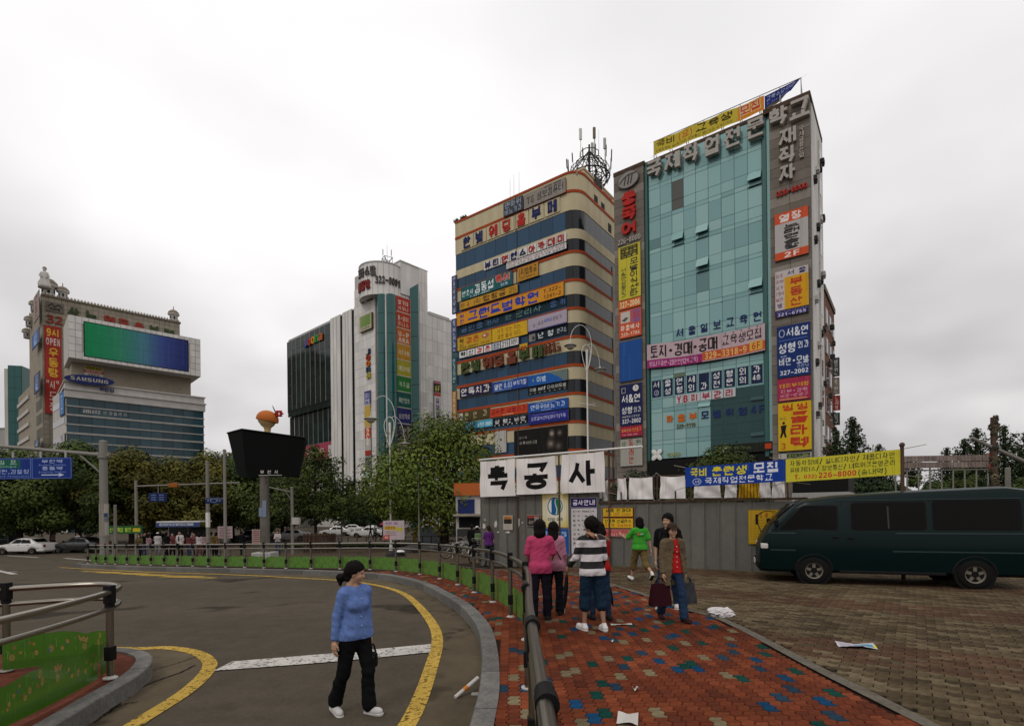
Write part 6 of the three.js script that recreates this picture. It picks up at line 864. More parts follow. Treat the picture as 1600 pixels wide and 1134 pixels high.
function panelGeo(path, s0, s1, h, side, r, wavy) {
const n = 14, pos = [], uv = [], idx = [];
for (let i = 0; i <= n; i++) { const f = i / n, [x, d, k] = pathAt(path, lerp(s0, s1, f)), a = path[Math.max(0, k - 1)], b = path[k], dx = b[0] - a[0], dy = b[1] - a[1], L = Math.hypot(dx, dy) || 1, X = x + dy / L * side, D = d - dx / L * side, top = h * (1 + wavy * Math.sin(f * 3.14) * 0.12 + wavy * 0.12 * Math.sin(f * 13 + s0 * 5) + wavy * 0.07 * Math.sin(f * 31 + s0)); pos.push(X, gy(X, D) + 0.03, -D, X, gy(X, D) + top, -D); uv.push(lerp(r.u0, r.u1, f), r.v0, lerp(r.u0, r.u1, f), r.v1); if (i) { const q = i * 2; idx.push(q - 2, q, q - 1, q - 1, q, q + 1); } }
return geom(pos, uv, idx);
}
function railing(name, label, path, posts, o) {
const t = thing(name, label, 'railing'), S = posts.map((q) => lengthTo(path, q));
posts.forEach((q) => { const m = part(t, 'post', POST, postMats); m.position.set(q[0], gy(...q), -q[1]); });
for (const [hh, r, n] of [[0.985, 0.034, 'top_rail'], [0.80, 0.027, 'lower_rail']]) {
for (let i = 0; i + 1 < S.length; i++) { const k = o.seg ?? 4, pts = Array.from({ length: k + 1 }, (_, j) => { const [x, d] = pathAt(path, lerp(S[i], S[i + 1], j / k)); return V(x, gy(x, d) + hh, -d); }); part(t, n, new THREE.TubeGeometry(new THREE.CatmullRomCurve3(pts), k * 2, r, 12), MT.steel); }
}
if (o.panels !== false) for (let i = o.panelFrom ?? 0; i + 1 < S.length; i++) part(t, 'green_panel', panelGeo(path, S[i] + 0.03, S[i + 1] - 0.03, o.ph, o.side, o.art, o.wavy), o.mat);
return t;
}
{
const feet = [[822, 1000], [798, 964], [770, 941], [741, 926], [715, 913.7], [687, 904.5], [656, 897.6], [618.6, 893], [578, 890], [531, 889], [485.6, 888.6], [446.5, 888.4], [412, 887.3], [382, 886.5], [352, 886], [325, 885.2], [300.6, 884.6], [277, 884.2], [255.6, 883.5], [235, 883], [215.4, 882.5], [197.5, 882], [179.4, 881.5], [164, 881], [149.4, 880.6], [136.7, 880.3]].map((p) => P2(...p));
const near = [[0.13, 0.7], [0.13, 2.15], [0.13, 3.6], [0.14, 5.3]], posts = [...near, ...feet], LOWP = mergeGeometries([mg([cyl(0.036, 0.036, 0.84, 0, 0.01, 0, 14)]), mg([cyl(0.044, 0.044, 0.2, 0, 0.75, 0, 16), rb(0.084, 0.16, 0.084, 0.008, 0, 0.29, 0)]), mg([cyl(0.068, 0.068, 0.012, 0, 0.002, 0, 18)])], true);
const t = railing('kerb_railing', 'long curved steel railing with black posts and low green panels along the kerb', fencePath, posts, { ph: 0.46, side: 0.10, art: leafArt, mat: panelMat, wavy: 0.35, panelFrom: 4 });
t.children.filter((c) => c.name === 'post').slice(0, 4).forEach((c) => { c.geometry = LOWP; });
for (const D of [0.9, 2.15, 3.6, 5.3]) part(t, 'joint_sleeve', [cyl(0.05, 0.05, 0.09, 0, -0.045, 0, 18).rotateX(Math.PI / 2).translate(0.13, 0.985, -D), cyl(0.044, 0.044, 0.16, 0, -0.08, 0, 18).rotateX(Math.PI / 2).translate(0.13, 0.985, -D - 0.05)], MT.black);
const ip = curve2([[-4.04, 0], [-4.05, 2], [-4.06, 4.2], P2(172, 1060), [-4.55, 6.2], [-4.9, 6.42], [-5.35, 6.32], P2(10, 1048), [-7.5, 5.4], [-10, 4.4]], 140);
const il = railing('island_railing', 'steel railing with flowered green panels round the traffic island at lower left', ip, [[-4.05, 2.2], [-4.06, 4.0], P2(172, 1060), P2(10, 1048), [-7.6, 5.35]], { ph: 0.40, side: -0.09, art: flowerArt, mat: flowerMat, wavy: 0.5, seg: 8 }); il.scale.y = 0.94;
}
// ---------------------------------------------------------------- hoarding round the building site
const HO = gr(1180, 893), FH = plane(V(HO[0], 0, -HO[1]), 0.8, 0.6);
{
const sL = FH.hit(751, 800)[0], sM = FH.hit(936, 800)[0], sR = FH.hit(1262, 800)[0], R = rng(500), greys = [[0.165, 0.158, 0.138], [0.178, 0.17, 0.15], [0.152, 0.146, 0.128]].map((c) => M(c, 0.55, { tex: TX.wear, s: 0.5, sy: 0.3 }));
const t = thing('hoarding', 'grey sheet metal hoarding of upright panels round the building site', 'hoarding', FH.pt(0, 0), FH.rot), foot = (s) => { const p = FH.pt(s, 0); return gy(p.x, -p.z); };
const top = (s) => (s < sM ? lerp(FH.hit(751, 774)[1], FH.hit(935, 767)[1], (s - sL) / (sM - sL)) : lerp(FH.hit(936, 786)[1], FH.hit(1180, 784)[1], (s - sM) / (0 - sM)));
const panel = (s, w) => { const y0 = foot(s + w / 2) - 0.1, y1 = top(s + w / 2), rib = 0.045; return mg([bx(s, s + w, y0, y1, -0.02, 0), bx(s + w - rib, s + w - 0.003, y0, y1 + 0.01, 0.0, 0.028), bx(s + 0.002, s + rib * 0.6, y0, y1, 0, 0.018)]); };
for (let s = sL; s < sR; s += 0.43) part(t, 'panel', panel(s, 0.427), greys[Math.floor(R() * 3)]);
part(t, 'top_channel', [bx(sL, sM, top(sL) - 0.0, top(sL) + 0.035, -0.06, 0.05).translate(0, -0.02, 0), bx(sM + 0.02, sR, top(sM + 1), top(sM + 1) + 0.06, -0.08, 0.06)], MT.rust);
for (let s = sL + 0.5; s < sR; s += 1.8) part(t, 'back_post', bar(V(s, foot(s), -0.1), V(s, top(s) + 0.35, -0.1), 0.025, 0.025, 6), MT.rust);
for (const [a, b, y] of [[700, 960, 0], [940, 1250, 1]]) { }
const bill = (q, label, draw, o = {}) => signboard(FH, q, label + ' on the grey hoarding', draw, { d: 0.03, th: 0.025, name: o.name ?? 'poster', cat: o.cat ?? 'poster', side: o.side ?? '#9a958c', res: 3.4, ...o });
bill([847, 771, 824, 888], 'yellow and white company poster with a round blue and green emblem', (c, w, h) => { const g = c.createRadialGradient(w / 2, h * .5, 4, w / 2, h * .5, w * .8); g.addColorStop(0, '#e6e2d8'); g.addColorStop(.5, '#ddd6b8'); g.addColorStop(1, '#cdb03a'); fill(c, g, 0, 0, w, h); const r = w * .28, x = w / 2, y = h * .38; c.lineWidth = w * .03; c.strokeStyle = '#1f4a5a'; c.fillStyle = '#e8e6e0'; c.beginPath(); c.arc(x, y, r, 0, 7); c.fill(); c.stroke(); c.fillStyle = '#1d5a96'; c.beginPath(); c.moveTo(x - r * .5, y + r * .8); c.lineTo(x - r * .5, y - r * .5); c.bezierCurveTo(x - r * .5, y - r, x + r * .1, y - r, x + r * .05, y - r * .9); c.bezierCurveTo(x - r * .3, y - r * .2, x + r * .5, y + r * .2, x + r * .05, y + r * .92); c.bezierCurveTo(x - r * .3, y + r, x - r * .5, y + r * .8, x - r * .5, y + r * .8); c.fill(); c.fillStyle = '#0f7a52'; c.beginPath(); c.moveTo(x + r * .15, y - r * .9); c.bezierCurveTo(x + r * 1.1, y - r * .7, x + r * 1.05, y + r * .7, x + r * .2, y + r * .9); c.bezierCurveTo(x + r * .6, y + r * .1, x - r * .2, y - r * .2, x + r * .15, y - r * .9); c.fill(); T(c, 'SONG-DOR', w * .2, h * .72, w * .6, h * .09, '#2c2c2c'); });
bill([847.5, 825, 865.5, 889.5], 'blue lower half of the company poster with pale writing', (c, w, h) => { fill(c, '#1c539c', 0, 0, w, h); T(c, '믿음 건축 물건을', w * .08, h * .1, w * .84, h * .2, '#c8d4e4'); T(c, '짓겠습니다', w * .3, h * .45, w * .5, h * .18, '#b8c8e0'); T(c, '송도종합건설', w * .3, h * .8, w * .6, h * .1, '#d0dae8'); });
bill([891.5, 778, 793, 933], 'purple heading board with white characters', bg('#2a1f5c', (c, w, h) => T(c, '공사안내', w * .06, h * .18, w * .88, h * .62, '#e8e4e8', .15)), { name: 'notice_heading', cat: 'notice' });
bill([892, 793.5, 865.5, 933.5], 'white construction notice with rows of black print', (c, w, h) => { fill(c, '#c9c3c2', 0, 0, w, h); const L = ['공 사 명 : 복합빌딩 신축', '위 치 : 송내동', '발 주 처 : 개인', '설 계 : 건축사', '시 공 : 종합건설', '감 리 : 사무소', '착공 일자', '준공 일자']; L.forEach((s, i) => T(c, s, w * .06, h * (.05 + i * .1), w * (i > 5 ? .5 : .84), h * (i > 5 ? .055 : .036), '#2c2a2c', .13)); c.fillStyle = '#2c2a2c'; c.beginPath(); c.arc(w * .15, h * .92, w * .06, 0, 7); c.fill(); }, { side: '#5a4a7a' });
bill([942, 793.5, 807.5, 989.5], 'upper yellow clearance sale sign with dark and orange writing', bg('#d8b428', (c, w, h) => { T(c, '상품 안경대', w * .06, h * .06, w * .88, h * .4, '#3a2a1a', .14); T(c, '50% 20% Sales', w * .06, h * .56, w * .88, h * .34, '#c06a2a'); }), { side: '#8a2a20', th: 0.04 });
bill([942, 809, 825, 990], 'lower yellow clearance sale sign with dark and orange writing', bg('#d8b428', (c, w, h) => { T(c, '전품목 선글라스', w * .05, h * .1, w * .9, h * .34, '#3a2a1a', .14); T(c, '50% Sales', w * .05, h * .54, w * .9, h * .36, '#c06a2a'); }), { side: '#8a2a20', th: 0.04 });
bill([942, 826, 838, 991], 'faded red strip with a phone number under the sale signs', bg('#b8484a', (c, w, h) => { T(c, '안경 콘택트렌즈 전문점', w * .1, h * .1, w * .8, h * .32, '#d8a0a0', .1); T(c, '327-9333', w * .26, h * .52, w * .6, h * .38, '#e0b8b4'); }));
bill([786, 805, 828, 801], 'small poster with an orange and black picture', (c, w, h) => { fill(c, '#b8b0a4', 0, 0, w, h); fill(c, '#b8702c', w * .06, h * .04, w * .88, h * .2); fill(c, '#2a221c', w * .06, h * .24, w * .88, h * .34); fill(c, '#8a6a3a', w * .2, h * .14, w * .4, h * .12); for (let i = 0; i < 4; i++) fill(c, '#8a8278', w * .12, h * (.66 + i * .08), w * .7, 2); });
bill([823, 804.5, 822, 845], 'dark red show poster behind the person in the pink shirt', (c, w, h) => { fill(c, '#2c2020', 0, 0, w, h); fill(c, '#a03a34', w * .04, h * .04, w * .92, h * .22); fill(c, '#8a8480', w * .55, h * .1, w * .35, h * .5); T(c, '공연', w * .1, h * .5, w * .4, h * .3, '#b8a8a0'); });
bill([1169, 796.5, 850, 1232], 'large yellow notice with small print left of the van', bg('#b8921c', (c, w, h) => { T(c, '[ 광 고 ]', w * .3, h * .08, w * .5, h * .12, '#8a3a1a'); for (let i = 0; i < 8; i++) T(c, '현장 관계자외 출입금지 안전제일', w * .12, h * (.28 + i * .08), w * .76, h * .035, '#6a5a1a', .1); }), { side: '#8a7420', name: 'notice', cat: 'notice' });
const scrap = [[754.5, 817, 827, 760, 'topmost left white paper scrap'], [773, 813, 825, 777.5, 'torn white paper scrap'], [809, 808, 824, 813, 'long torn white scrap beside the small poster'], [757, 811, 813.5, 760, 'tiny white paper fleck'], [816, 815, 818, 818.5, 'tiny square paper fleck'], [790, 829.5, 833, 799, 'strip of torn paper under the small poster'], [777, 830, 832.5, 781, 'tiny low paper fleck']];
scrap.forEach(([x0, a, b, x1, l], k) => { const R2 = rng(600 + k), [s0, h1] = FH.hit(x0, a), [, h0] = FH.hit(x0, b), [s1] = FH.hit(x1, a), w = s1 - s0, h = h1 - h0, o = Array.from({ length: 11 }, (_, i) => { const q = i / 11 * 6.28, r = 0.36 + 0.2 * R2(); return [Math.cos(q) * w * r, Math.sin(q) * h * r]; }); const m = part(scene, numbered('paper_scrap'), extr(o, 0.004), MT.offWhite); m.position.copy(FH.pt((s0 + s1) / 2, (h0 + h1) / 2, 0.032)); m.rotation.y = FH.rot; tag(m, l + ' stuck on the grey hoarding', 'paper'); });
const F2 = FH.out(0.12), pole = thing('flag_pole', 'long pale pipe carrying three lettered flags above the hoarding', 'pole', FH.pt(0, 0, 0.12), FH.rot), a = F2.hit(749, 718.5), b = F2.hit(1004, 697.5);
part(pole, 'pipe', bar(V(a[0], a[1], 0), V(b[0], b[1], 0), 0.035, 0.035, 10), MT.lampPole);
for (const px of [806, 872, 950]) { const [s, h] = F2.hit(px, lerp(718, 697, (px - 749) / 255)); part(pole, 'upright', bar(V(s, foot(s), -0.05), V(s, h + 0.02, -0.05), 0.03, 0.03, 8), MT.rust); }
const flags = [['축', 751.5, 721, 776.5, 805], ['공', 808, 717, 773, 869], ['사', 878, 710.5, 771, 945]];
const crease = (k) => (u, v) => { const d = Math.sin((u * 2.2 + v * 1.7 + k) * 3) * 0.02 + Math.abs(perlin.noise(u * 2.5 + k, v * 1.6 + u, k)) * 0.07; return [(u - 0.5) * 0.06 * (1 - v), -0.03 * Math.sin(u * 3.14) * v, d + 0.03]; };
flags.forEach(([k, x0, y0, y1, x1], i) => banner(FH, [x0, y0, y1, x1, y0 - (x1 - x0) * 0.085], ['left', 'middle', 'right'][i] + ' creased white flag with one big black character over the hoarding', (c, w, h) => { fill(c, '#ece5e1', 0, 0, w, h); T(c, k, w * .16, h * .16, w * .7, h * .68, '#141212', .17); }, { d: 0.2, name: 'lettered_flag', wave: crease(i), res: 3.2 }));
[[921, 748, 779, 940], [944, 750, 783, 951], [966, 747, 781, 979], [984, 746, 780, 1020], [1033, 744, 779, 1071], [1086, 757, 778, 1126], [1134, 756, 778, 1152], [1188, 750, 778, 1204], [1208, 749, 778, 1226]].forEach(([x0, y0, y1, x1], i) => banner(FH, [x0, y0, y1, x1, y0 - 1], ['first', 'second', 'third', 'fourth', 'fifth', 'sixth', 'seventh', 'eighth', 'ninth'][i] + ' of the small blank white flags over the hoarding, from the left', bg('#ece6e2'), { d: -0.35, name: 'blank_flag', wave: crease(i + 5), group: 'small blank flags over the hoarding' }));
banner(FH, [1156, 752, 778, 1186, 751], 'yellow cloth hung over the hoarding under the blue and yellow banner', bg('#c99a1c', (c, w, h) => { for (let k = 0; k < 6; k++) fill(c, '#6a4a10', w * (k + .6) / 6.4, 0, 3, h); }), { d: -0.3, name: 'cloth', wave: crease(3) });
const fr = thing('scaffold_rail', 'thin rusty pipes and uprights behind the small blank flags', 'scaffold', FH.pt(0, 0, -0.4), FH.rot), F3 = FH.out(-0.4), L = [];
const seg = (x0, y0, x1, y1, r = 0.022) => { const p = F3.hit(x0, y0), q = F3.hit(x1, y1); L.push(bar(V(p[0], p[1], 0), V(q[0], q[1], 0), r, r, 6)); };
seg(905, 752, 1072, 742); seg(918, 770, 978, 768); seg(950, 770, 1005, 768, 0.03); seg(952, 700, 953, 785); seg(958, 690, 958, 786); seg(1022, 742, 1022, 782); seg(1027, 742, 1027, 782); seg(1080, 742, 1080, 782); seg(1130, 742, 1130, 782); seg(1165, 740, 1165, 782); seg(1072, 780, 1240, 779); seg(1230, 748, 1232, 782);
part(fr, 'pipe', L, MT.rust);
banner(FH, [1071, 730.5, 761, 1228, 718], 'blue cloth banner half with yellow and white lettering over the hoarding', (c, w, h) => { fill(c, '#1a3f96', 0, 0, w, h); T(c, '국비', w * .05, h * .08, w * .2, h * .44, '#e0d030', .16); T(c, '훈련생', w * .28, h * .08, w * .36, h * .44, '#e0d030', .16); T(c, '모집', w * .69, h * .06, w * .26, h * .46, '#e8e8ec', .17); c.strokeStyle = '#d8dce8'; c.lineWidth = 3; c.beginPath(); c.ellipse(w * .13, h * .76, w * .045, h * .15, 0, 0, 7); c.stroke(); T(c, '세', w * .1, h * .68, w * .06, h * .16, '#d8dce8'); T(c, '국제직업전문학교', w * .21, h * .6, w * .68, h * .32, '#e8e8ec', .13); }, { d: 0.5, wave: (u, v) => [0, 0, 0.04 * Math.sin(u * 9)], res: 3.2 });
banner(FH, [1228.5, 718, 753.5, 1408, 702], 'yellow cloth banner half with black text and a red phone number over the hoarding', (c, w, h) => { fill(c, '#cfc536', 0, 0, w, h); T(c, '자동차정비/ 실내디자인/ 제품디자인', w * .04, h * .08, w * .92, h * .24, '#3a3a2a', .11); T(c, '유비쿼터스/ 정보통신/ 네트워크운영관리', w * .04, h * .38, w * .92, h * .23, '#3a3a2a', .11); T(c, 'T.', w * .08, h * .7, w * .06, h * .2, '#c8302c'); T(c, '032)', w * .17, h * .73, w * .12, h * .16, '#c8302c'); T(c, '226-8000', w * .3, h * .67, w * .34, h * .24, '#c8302c'); T(c, '(송내역)', w * .65, h * .67, w * .24, h * .24, '#3a4a2a', .11); }, { d: 0.5, wave: (u, v) => [0, 0, 0.05 * Math.sin(u * 8 + 1)], res: 3.2 });
{ const p = FH.out(0.5).hit(1410, 695), t2 = thing('banner_post', 'rusty post at the right end of the yellow banner', 'post', FH.pt(p[0], 0, 0.5)); part(t2, 'shaft', bar(V(0, -0.2, 0), V(0, p[1], 0), 0.045, 0.04, 8), MT.rust); part(t2, 'cap', new THREE.SphereGeometry(0.06, 8, 6).translate(0, p[1], 0), MT.rust); }
}
{
const p = at(1240, 870, 22), t = thing('site_container', 'black site container with a pale ribbed skirt behind the van roof', 'container', V(p.x, 0, p.z), FH.rot), h1 = at(1275, 741, 21).y, h0 = at(1275, 768, 21).y, w = 1.95; part(t, 'body', bx(0, w, h0, h1, -2.4, 0), MT.black); part(t, 'skirt', bx(-0.02, w + 0.02, -0.2, h0 - 0.02, -2.4, 0.02), MT.dullSteel); for (let i = 0; i < 12; i++) part(t, 'rib', bx(i * w / 12, i * w / 12 + 0.06, -0.2, h0 - 0.04, 0.03, 0.06), MT.dullSteel); part(t, 'roof_edge', bx(-0.05, w + 0.05, h1, h1 + 0.08, -2.45, 0.05), MT.darkIron);
}
{
const D = 30, a = at(1402, 760, D), b = at(1541, 760, D), t = thing('frame_billboard', 'long rusty corrugated board on a row of pipe posts behind the van', 'billboard', V(a.x, 0, a.z), -0.05), w = b.x - a.x, y1 = at(1470, 712, D).y, y0 = at(1470, 731, D).y, R = rng(510), ms = vary(M([0.30, 0.235, 0.205], 0.85, { tex: TX.dirty, s: 1 }), [1, 0.88, 1.1]);
for (let i = 0; i < 26; i++) for (const [c, d] of [[y0, (y0 + y1) / 2 - 0.02], [(y0 + y1) / 2 + 0.02, y1]]) part(t, 'sheet', bx(i * w / 26 + 0.008, (i + 1) * w / 26 - 0.008, c, d, -0.03, 0.02 + R() * 0.02), ms[Math.floor(R() * 3)]);
for (let i = 0; i <= 8; i++) part(t, 'post', bar(V(i * w / 8, -0.5, -0.1), V(i * w / 8, y0 + 0.1, -0.1), 0.04, 0.04, 8), MT.pole);
part(t, 'rail', [bar(V(0, 1.2, -0.1), V(w, 1.2, -0.1), 0.03), bar(V(0, y0 - 0.12, -0.1), V(w, y0 - 0.12, -0.1), 0.04), bar(V(0, 2.6, -0.1), V(w, 2.4, -0.1), 0.025)], MT.pole); part(t, 'end_plate', bx(w - 0.02, w + 0.06, y0 - 0.3, y1 + 0.05, -0.05, 0.08), MT.red);
}
{
const D = 24, p = at(1556, 790, D), h = at(1556, 652, D).y, t = thing('creeper_post', 'old wooden pole overgrown with dry creeper at the right', 'pole', V(p.x, 0, p.z)), R = rng(520);
part(t, 'shaft', bar(V(0, -0.3, 0), V(-0.06, h, 0), 0.14, 0.1, 10), MT.rust); const cl = []; for (let i = 0; i < 40; i++) cl.push([(R() - 0.5) * 0.2, 0.2 + R() * (h - 0.2), (R() - 0.5) * 0.2, 0.13, 1.4]);
part(t, 'creeper', foliage(cl, 2600, 0.13, R), leafMat('dry', [0.10, 0.085, 0.055]));
const b = at(1518, 684, D), c = at(1640, 738, D), o = thing('leaning_pole', 'thick bare pole slanting down to the right past the creeper pole', 'pole', V(b.x, 0, b.z)); part(o, 'shaft', [bar(V(0, b.y, 0), V(c.x - b.x, c.y, 0), 0.075, 0.09, 10), bar(V(c.x - b.x, c.y, 0), V(c.x - b.x + 0.6, -0.2, 0), 0.09, 0.1, 10)], MT.pole); part(o, 'stay_ring', new THREE.TorusGeometry(0.1, 0.02, 6, 14).translate(0.9, lerp(b.y, c.y, 0.9 / (c.x - b.x)), 0), MT.darkIron);
const q = at(1576, 790, 25), g = thing('steel_post', 'pale round steel post right behind the creeper pole', 'pole', V(q.x, 0, q.z)); part(g, 'shaft', bar(V(0, -0.3, 0), V(0, at(1576, 732, 25).y, 0), 0.11, 0.11, 12), MT.pole); part(g, 'cap', new THREE.SphereGeometry(0.12, 10, 6).scale(1, 0.4, 1).translate(0, at(1576, 732, 25).y, 0), MT.pole);
}
// ---------------------------------------------------------------- poles, lamps, signs along the roads
function onGround(px, D) { const x = xAt(px, D); return V(x, gy(x, D), -D); }
{
const D = 31, p = onGround(161.5, D), hT = at(161, 690, D).y - p.y, t = thing('sign_gantry', 'grey steel gantry pole with a long arm over the road at the left', 'gantry', p), arm = at(0, 703, D).y - p.y, armR = at(158, 712, D).y - p.y, L = 13;
part(t, 'column', bar(V(0, -0.2, 0), V(0, hT, 0), 0.225, 0.2, 18), MT.pole); part(t, 'cap', new THREE.SphereGeometry(0.21, 14, 8).scale(1, 0.4, 1).translate(0, hT, 0), MT.pole);
part(t, 'arm', bar(V(0.35, armR, 0), V(-L, arm + 0.9, 0), 0.11, 0.09, 12), MT.pole); part(t, 'brace', bar(V(-0.15, armR - 1.0, 0), V(-1.35, armR + 0.05, 0), 0.05), MT.pole); part(t, 'collar', [cyl(0.27, 0.27, 0.3, 0, armR - 0.15, 0, 16)], MT.pole);
const r = art(60, 200, (c, w, h) => { fill(c, '#8e887c', 0, 0, w, h); fill(c, '#b0a8a0', w * .1, 4, w * .8, h * .3); fill(c, '#39496a', w * .1, h * .3, w * .8, h * .12); fill(c, '#6a7484', w * .1, h * .46, w * .8, h * .08); fill(c, '#a8a49c', w * .12, h * .58, w * .7, h * .38); T(c, '불법', w * .2, h * .32, w * .6, h * .08, '#bcc'); }); part(t, 'sticker_wrap', mapUV(new THREE.CylinderGeometry(0.232, 0.234, 1.9, 18, 1, true), r).translate(0, at(161, 812, D).y - p.y, 0), printMat(r));
const zs = 0.25, x1 = at(118, 728, D).x - p.x, y1 = at(60, 715.5, D).y - p.y, y0 = at(60, 749, D).y - p.y, x0 = x1 - 5.3, w = x1 - x0, h = y1 - y0, S = thing('direction_sign', 'blue overhead direction sign with a green inset and a white arrow', 'road sign', V(p.x + x0 + w / 2, p.y + y0, p.z + zs));
const R2 = art(760, 250, (c, W, H2) => { fill(c, '#14307c', 0, 0, W, H2); c.strokeStyle = '#8aa0d0'; c.lineWidth = 3; c.strokeRect(5, 5, W * .56 - 10, H2 - 10); c.strokeRect(W * .57, 5, W * .425, H2 - 10); fill(c, '#1a5c4a', W * .16, H2 * .06, W * .28, H2 * .42); T(c, '김 포', W * .19, H2 * .1, W * .22, H2 * .2, '#a8c4b8', .12); T(c, 'Gimpo', W * .2, H2 * .35, W * .2, H2 * .1, '#7aa498'); T(c, '법원.검찰청', W * .16, H2 * .54, W * .38, H2 * .22, '#a0b0d4', .12); T(c, 'Court Prosecutor', W * .16, H2 * .82, W * .38, H2 * .1, '#6a80b8'); T(c, '부천역', W * .67, H2 * .08, W * .24, H2 * .17, '#b0bcdc', .12); T(c, 'Bucheon Station', W * .64, H2 * .3, W * .3, H2 * .08, '#7a8cc0'); T(c, '중동역', W * .67, H2 * .42, W * .24, H2 * .17, '#b0bcdc', .12); T(c, 'Jungdong Station', W * .64, H2 * .64, W * .3, H2 * .08, '#7a8cc0'); c.fillStyle = '#c0c8dc'; c.fillRect(W * .67, H2 * .8, W * .19, H2 * .05); c.beginPath(); c.moveTo(W * .92, H2 * .825); c.lineTo(W * .86, H2 * .73); c.lineTo(W * .86, H2 * .92); c.fill(); });
part(S, 'panel', rb(w, h, 0.05, 0.02, 0, h / 2, 0), MT.navy); part(S, 'printed_face', faceGeo(w - 0.06, h - 0.06, R2, 0, h / 2, 0.03), printMat(R2)); part(S, 'bracket', [-0.42, -0.15, 0.15, 0.42].map((f) => cb(0.1, 0.5, 0.06, f * w, h + 0.1, -0.06)), MT.dullSteel);
}
function simplePole(px, y0, D, r, label, name = 'street_pole') { const p = onGround(px, D), h = at(px, y0, D).y - p.y, t = thing(name, label, 'pole', p); part(t, 'shaft', bar(V(0, -0.2, 0), V(0, h, 0), r, r * 0.8, 12), MT.pole); part(t, 'cap', new THREE.SphereGeometry(r, 10, 6).scale(1, 0.5, 1).translate(0, h, 0), MT.pole); return [t, p, h]; }
simplePole(179, 790, 33, 0.1, 'short grey post just right of the gantry column');
{ const [t, p, h] = simplePole(212, 752, 44, 0.13, 'grey signal pole among the trees right of the gantry'); part(t, 'arm', bar(V(0, h - 0.4, 0), V(8.5, h - 0.2, 0), 0.06), MT.pole); part(t, 'amber_box', rb(0.7, 0.35, 0.3, 0.04, 3.1, h - 0.35, 0), M([0.28, 0.09, 0.02], 0.5)); }
{ const [t, p, h] = simplePole(324, 722, 33, 0.12, 'grey pole with a white sticker left of the black display box'); part(t, 'sticker', cyl(0.125, 0.125, 0.9, 0, at(324, 812, 33).y - p.y - 0.45, 0, 12, true), MT.whiteWall); }
{ const [t, p, h] = simplePole(351, 703, 30, 0.09, 'pale thin pole directly left of the black display box'); part(t, 'bracket', bar(V(0, at(351, 779, 30).y - p.y, 0), V(-1.1, at(351, 779, 30).y - p.y, 0), 0.03), MT.pole); }
{ const D = 30, q = at(334, 782, D), t = thing('blue_sign', 'small blue sign with a white circle on the thin pole bracket', 'road sign', q), r = art(60, 40, bg('#10244e', (c, w, h) => { c.strokeStyle = '#a8b4cc'; c.lineWidth = 2; c.beginPath(); c.arc(w * .5, h * .5, h * .3, 0, 7); c.stroke(); T(c, '<', w * .08, h * .3, w * .14, h * .4, '#a8b4cc'); T(c, '>', w * .78, h * .3, w * .14, h * .4, '#a8b4cc'); })); part(t, 'panel', rb(0.98, 0.34, 0.04, 0.015), MT.navy); part(t, 'printed_face', faceGeo(0.94, 0.31, r, 0, 0, 0.024), printMat(r)); }
{ const D = 44, q = at(246, 777, D), t = thing('blue_sign', 'small dark blue road sign with pale lines hung among the trees', 'road sign', q), r = art(60, 40, bg('#122250', (c, w, h) => { for (let i = 0; i < 3; i++) for (let k = 0; k < 2; k++) fill(c, '#7484a8', w * (.12 + k * .45), h * (.16 + i * .28), w * .3, h * .1); })); part(t, 'panel', rb(1.5, 0.72, 0.05, 0.02), MT.navy); part(t, 'printed_face', faceGeo(1.44, 0.68, r, 0, 0, 0.03), printMat(r)); part(t, 'bracket', bar(V(0, 0.36, -0.05), V(0, 0.9, -0.05), 0.03), MT.pole); }
{ const [t, p, h] = simplePole(456, 762, 36, 0.11, 'pale pole with a bent arm and a white box right of the display column'); part(t, 'arm', bar(V(0, h - 0.3, 0), V(-2.2, h + 0.2, 0), 0.04), MT.pole); part(t, 'stay', bar(V(0, h - 0.9, 0), V(-0.55, h - 0.05, 0), 0.03), MT.pole); part(t, 'control_box', rb(0.48, 0.46, 0.3, 0.02, 0.3, at(456, 814, 36).y - p.y, 0.1), MT.offWhite); }
simplePole(533, 778, 50, 0.09, 'white thin pole among the small conifers', 'street_pole');
simplePole(654, 740, 36, 0.05, 'thin pale pole inside the big green tree', 'street_pole');
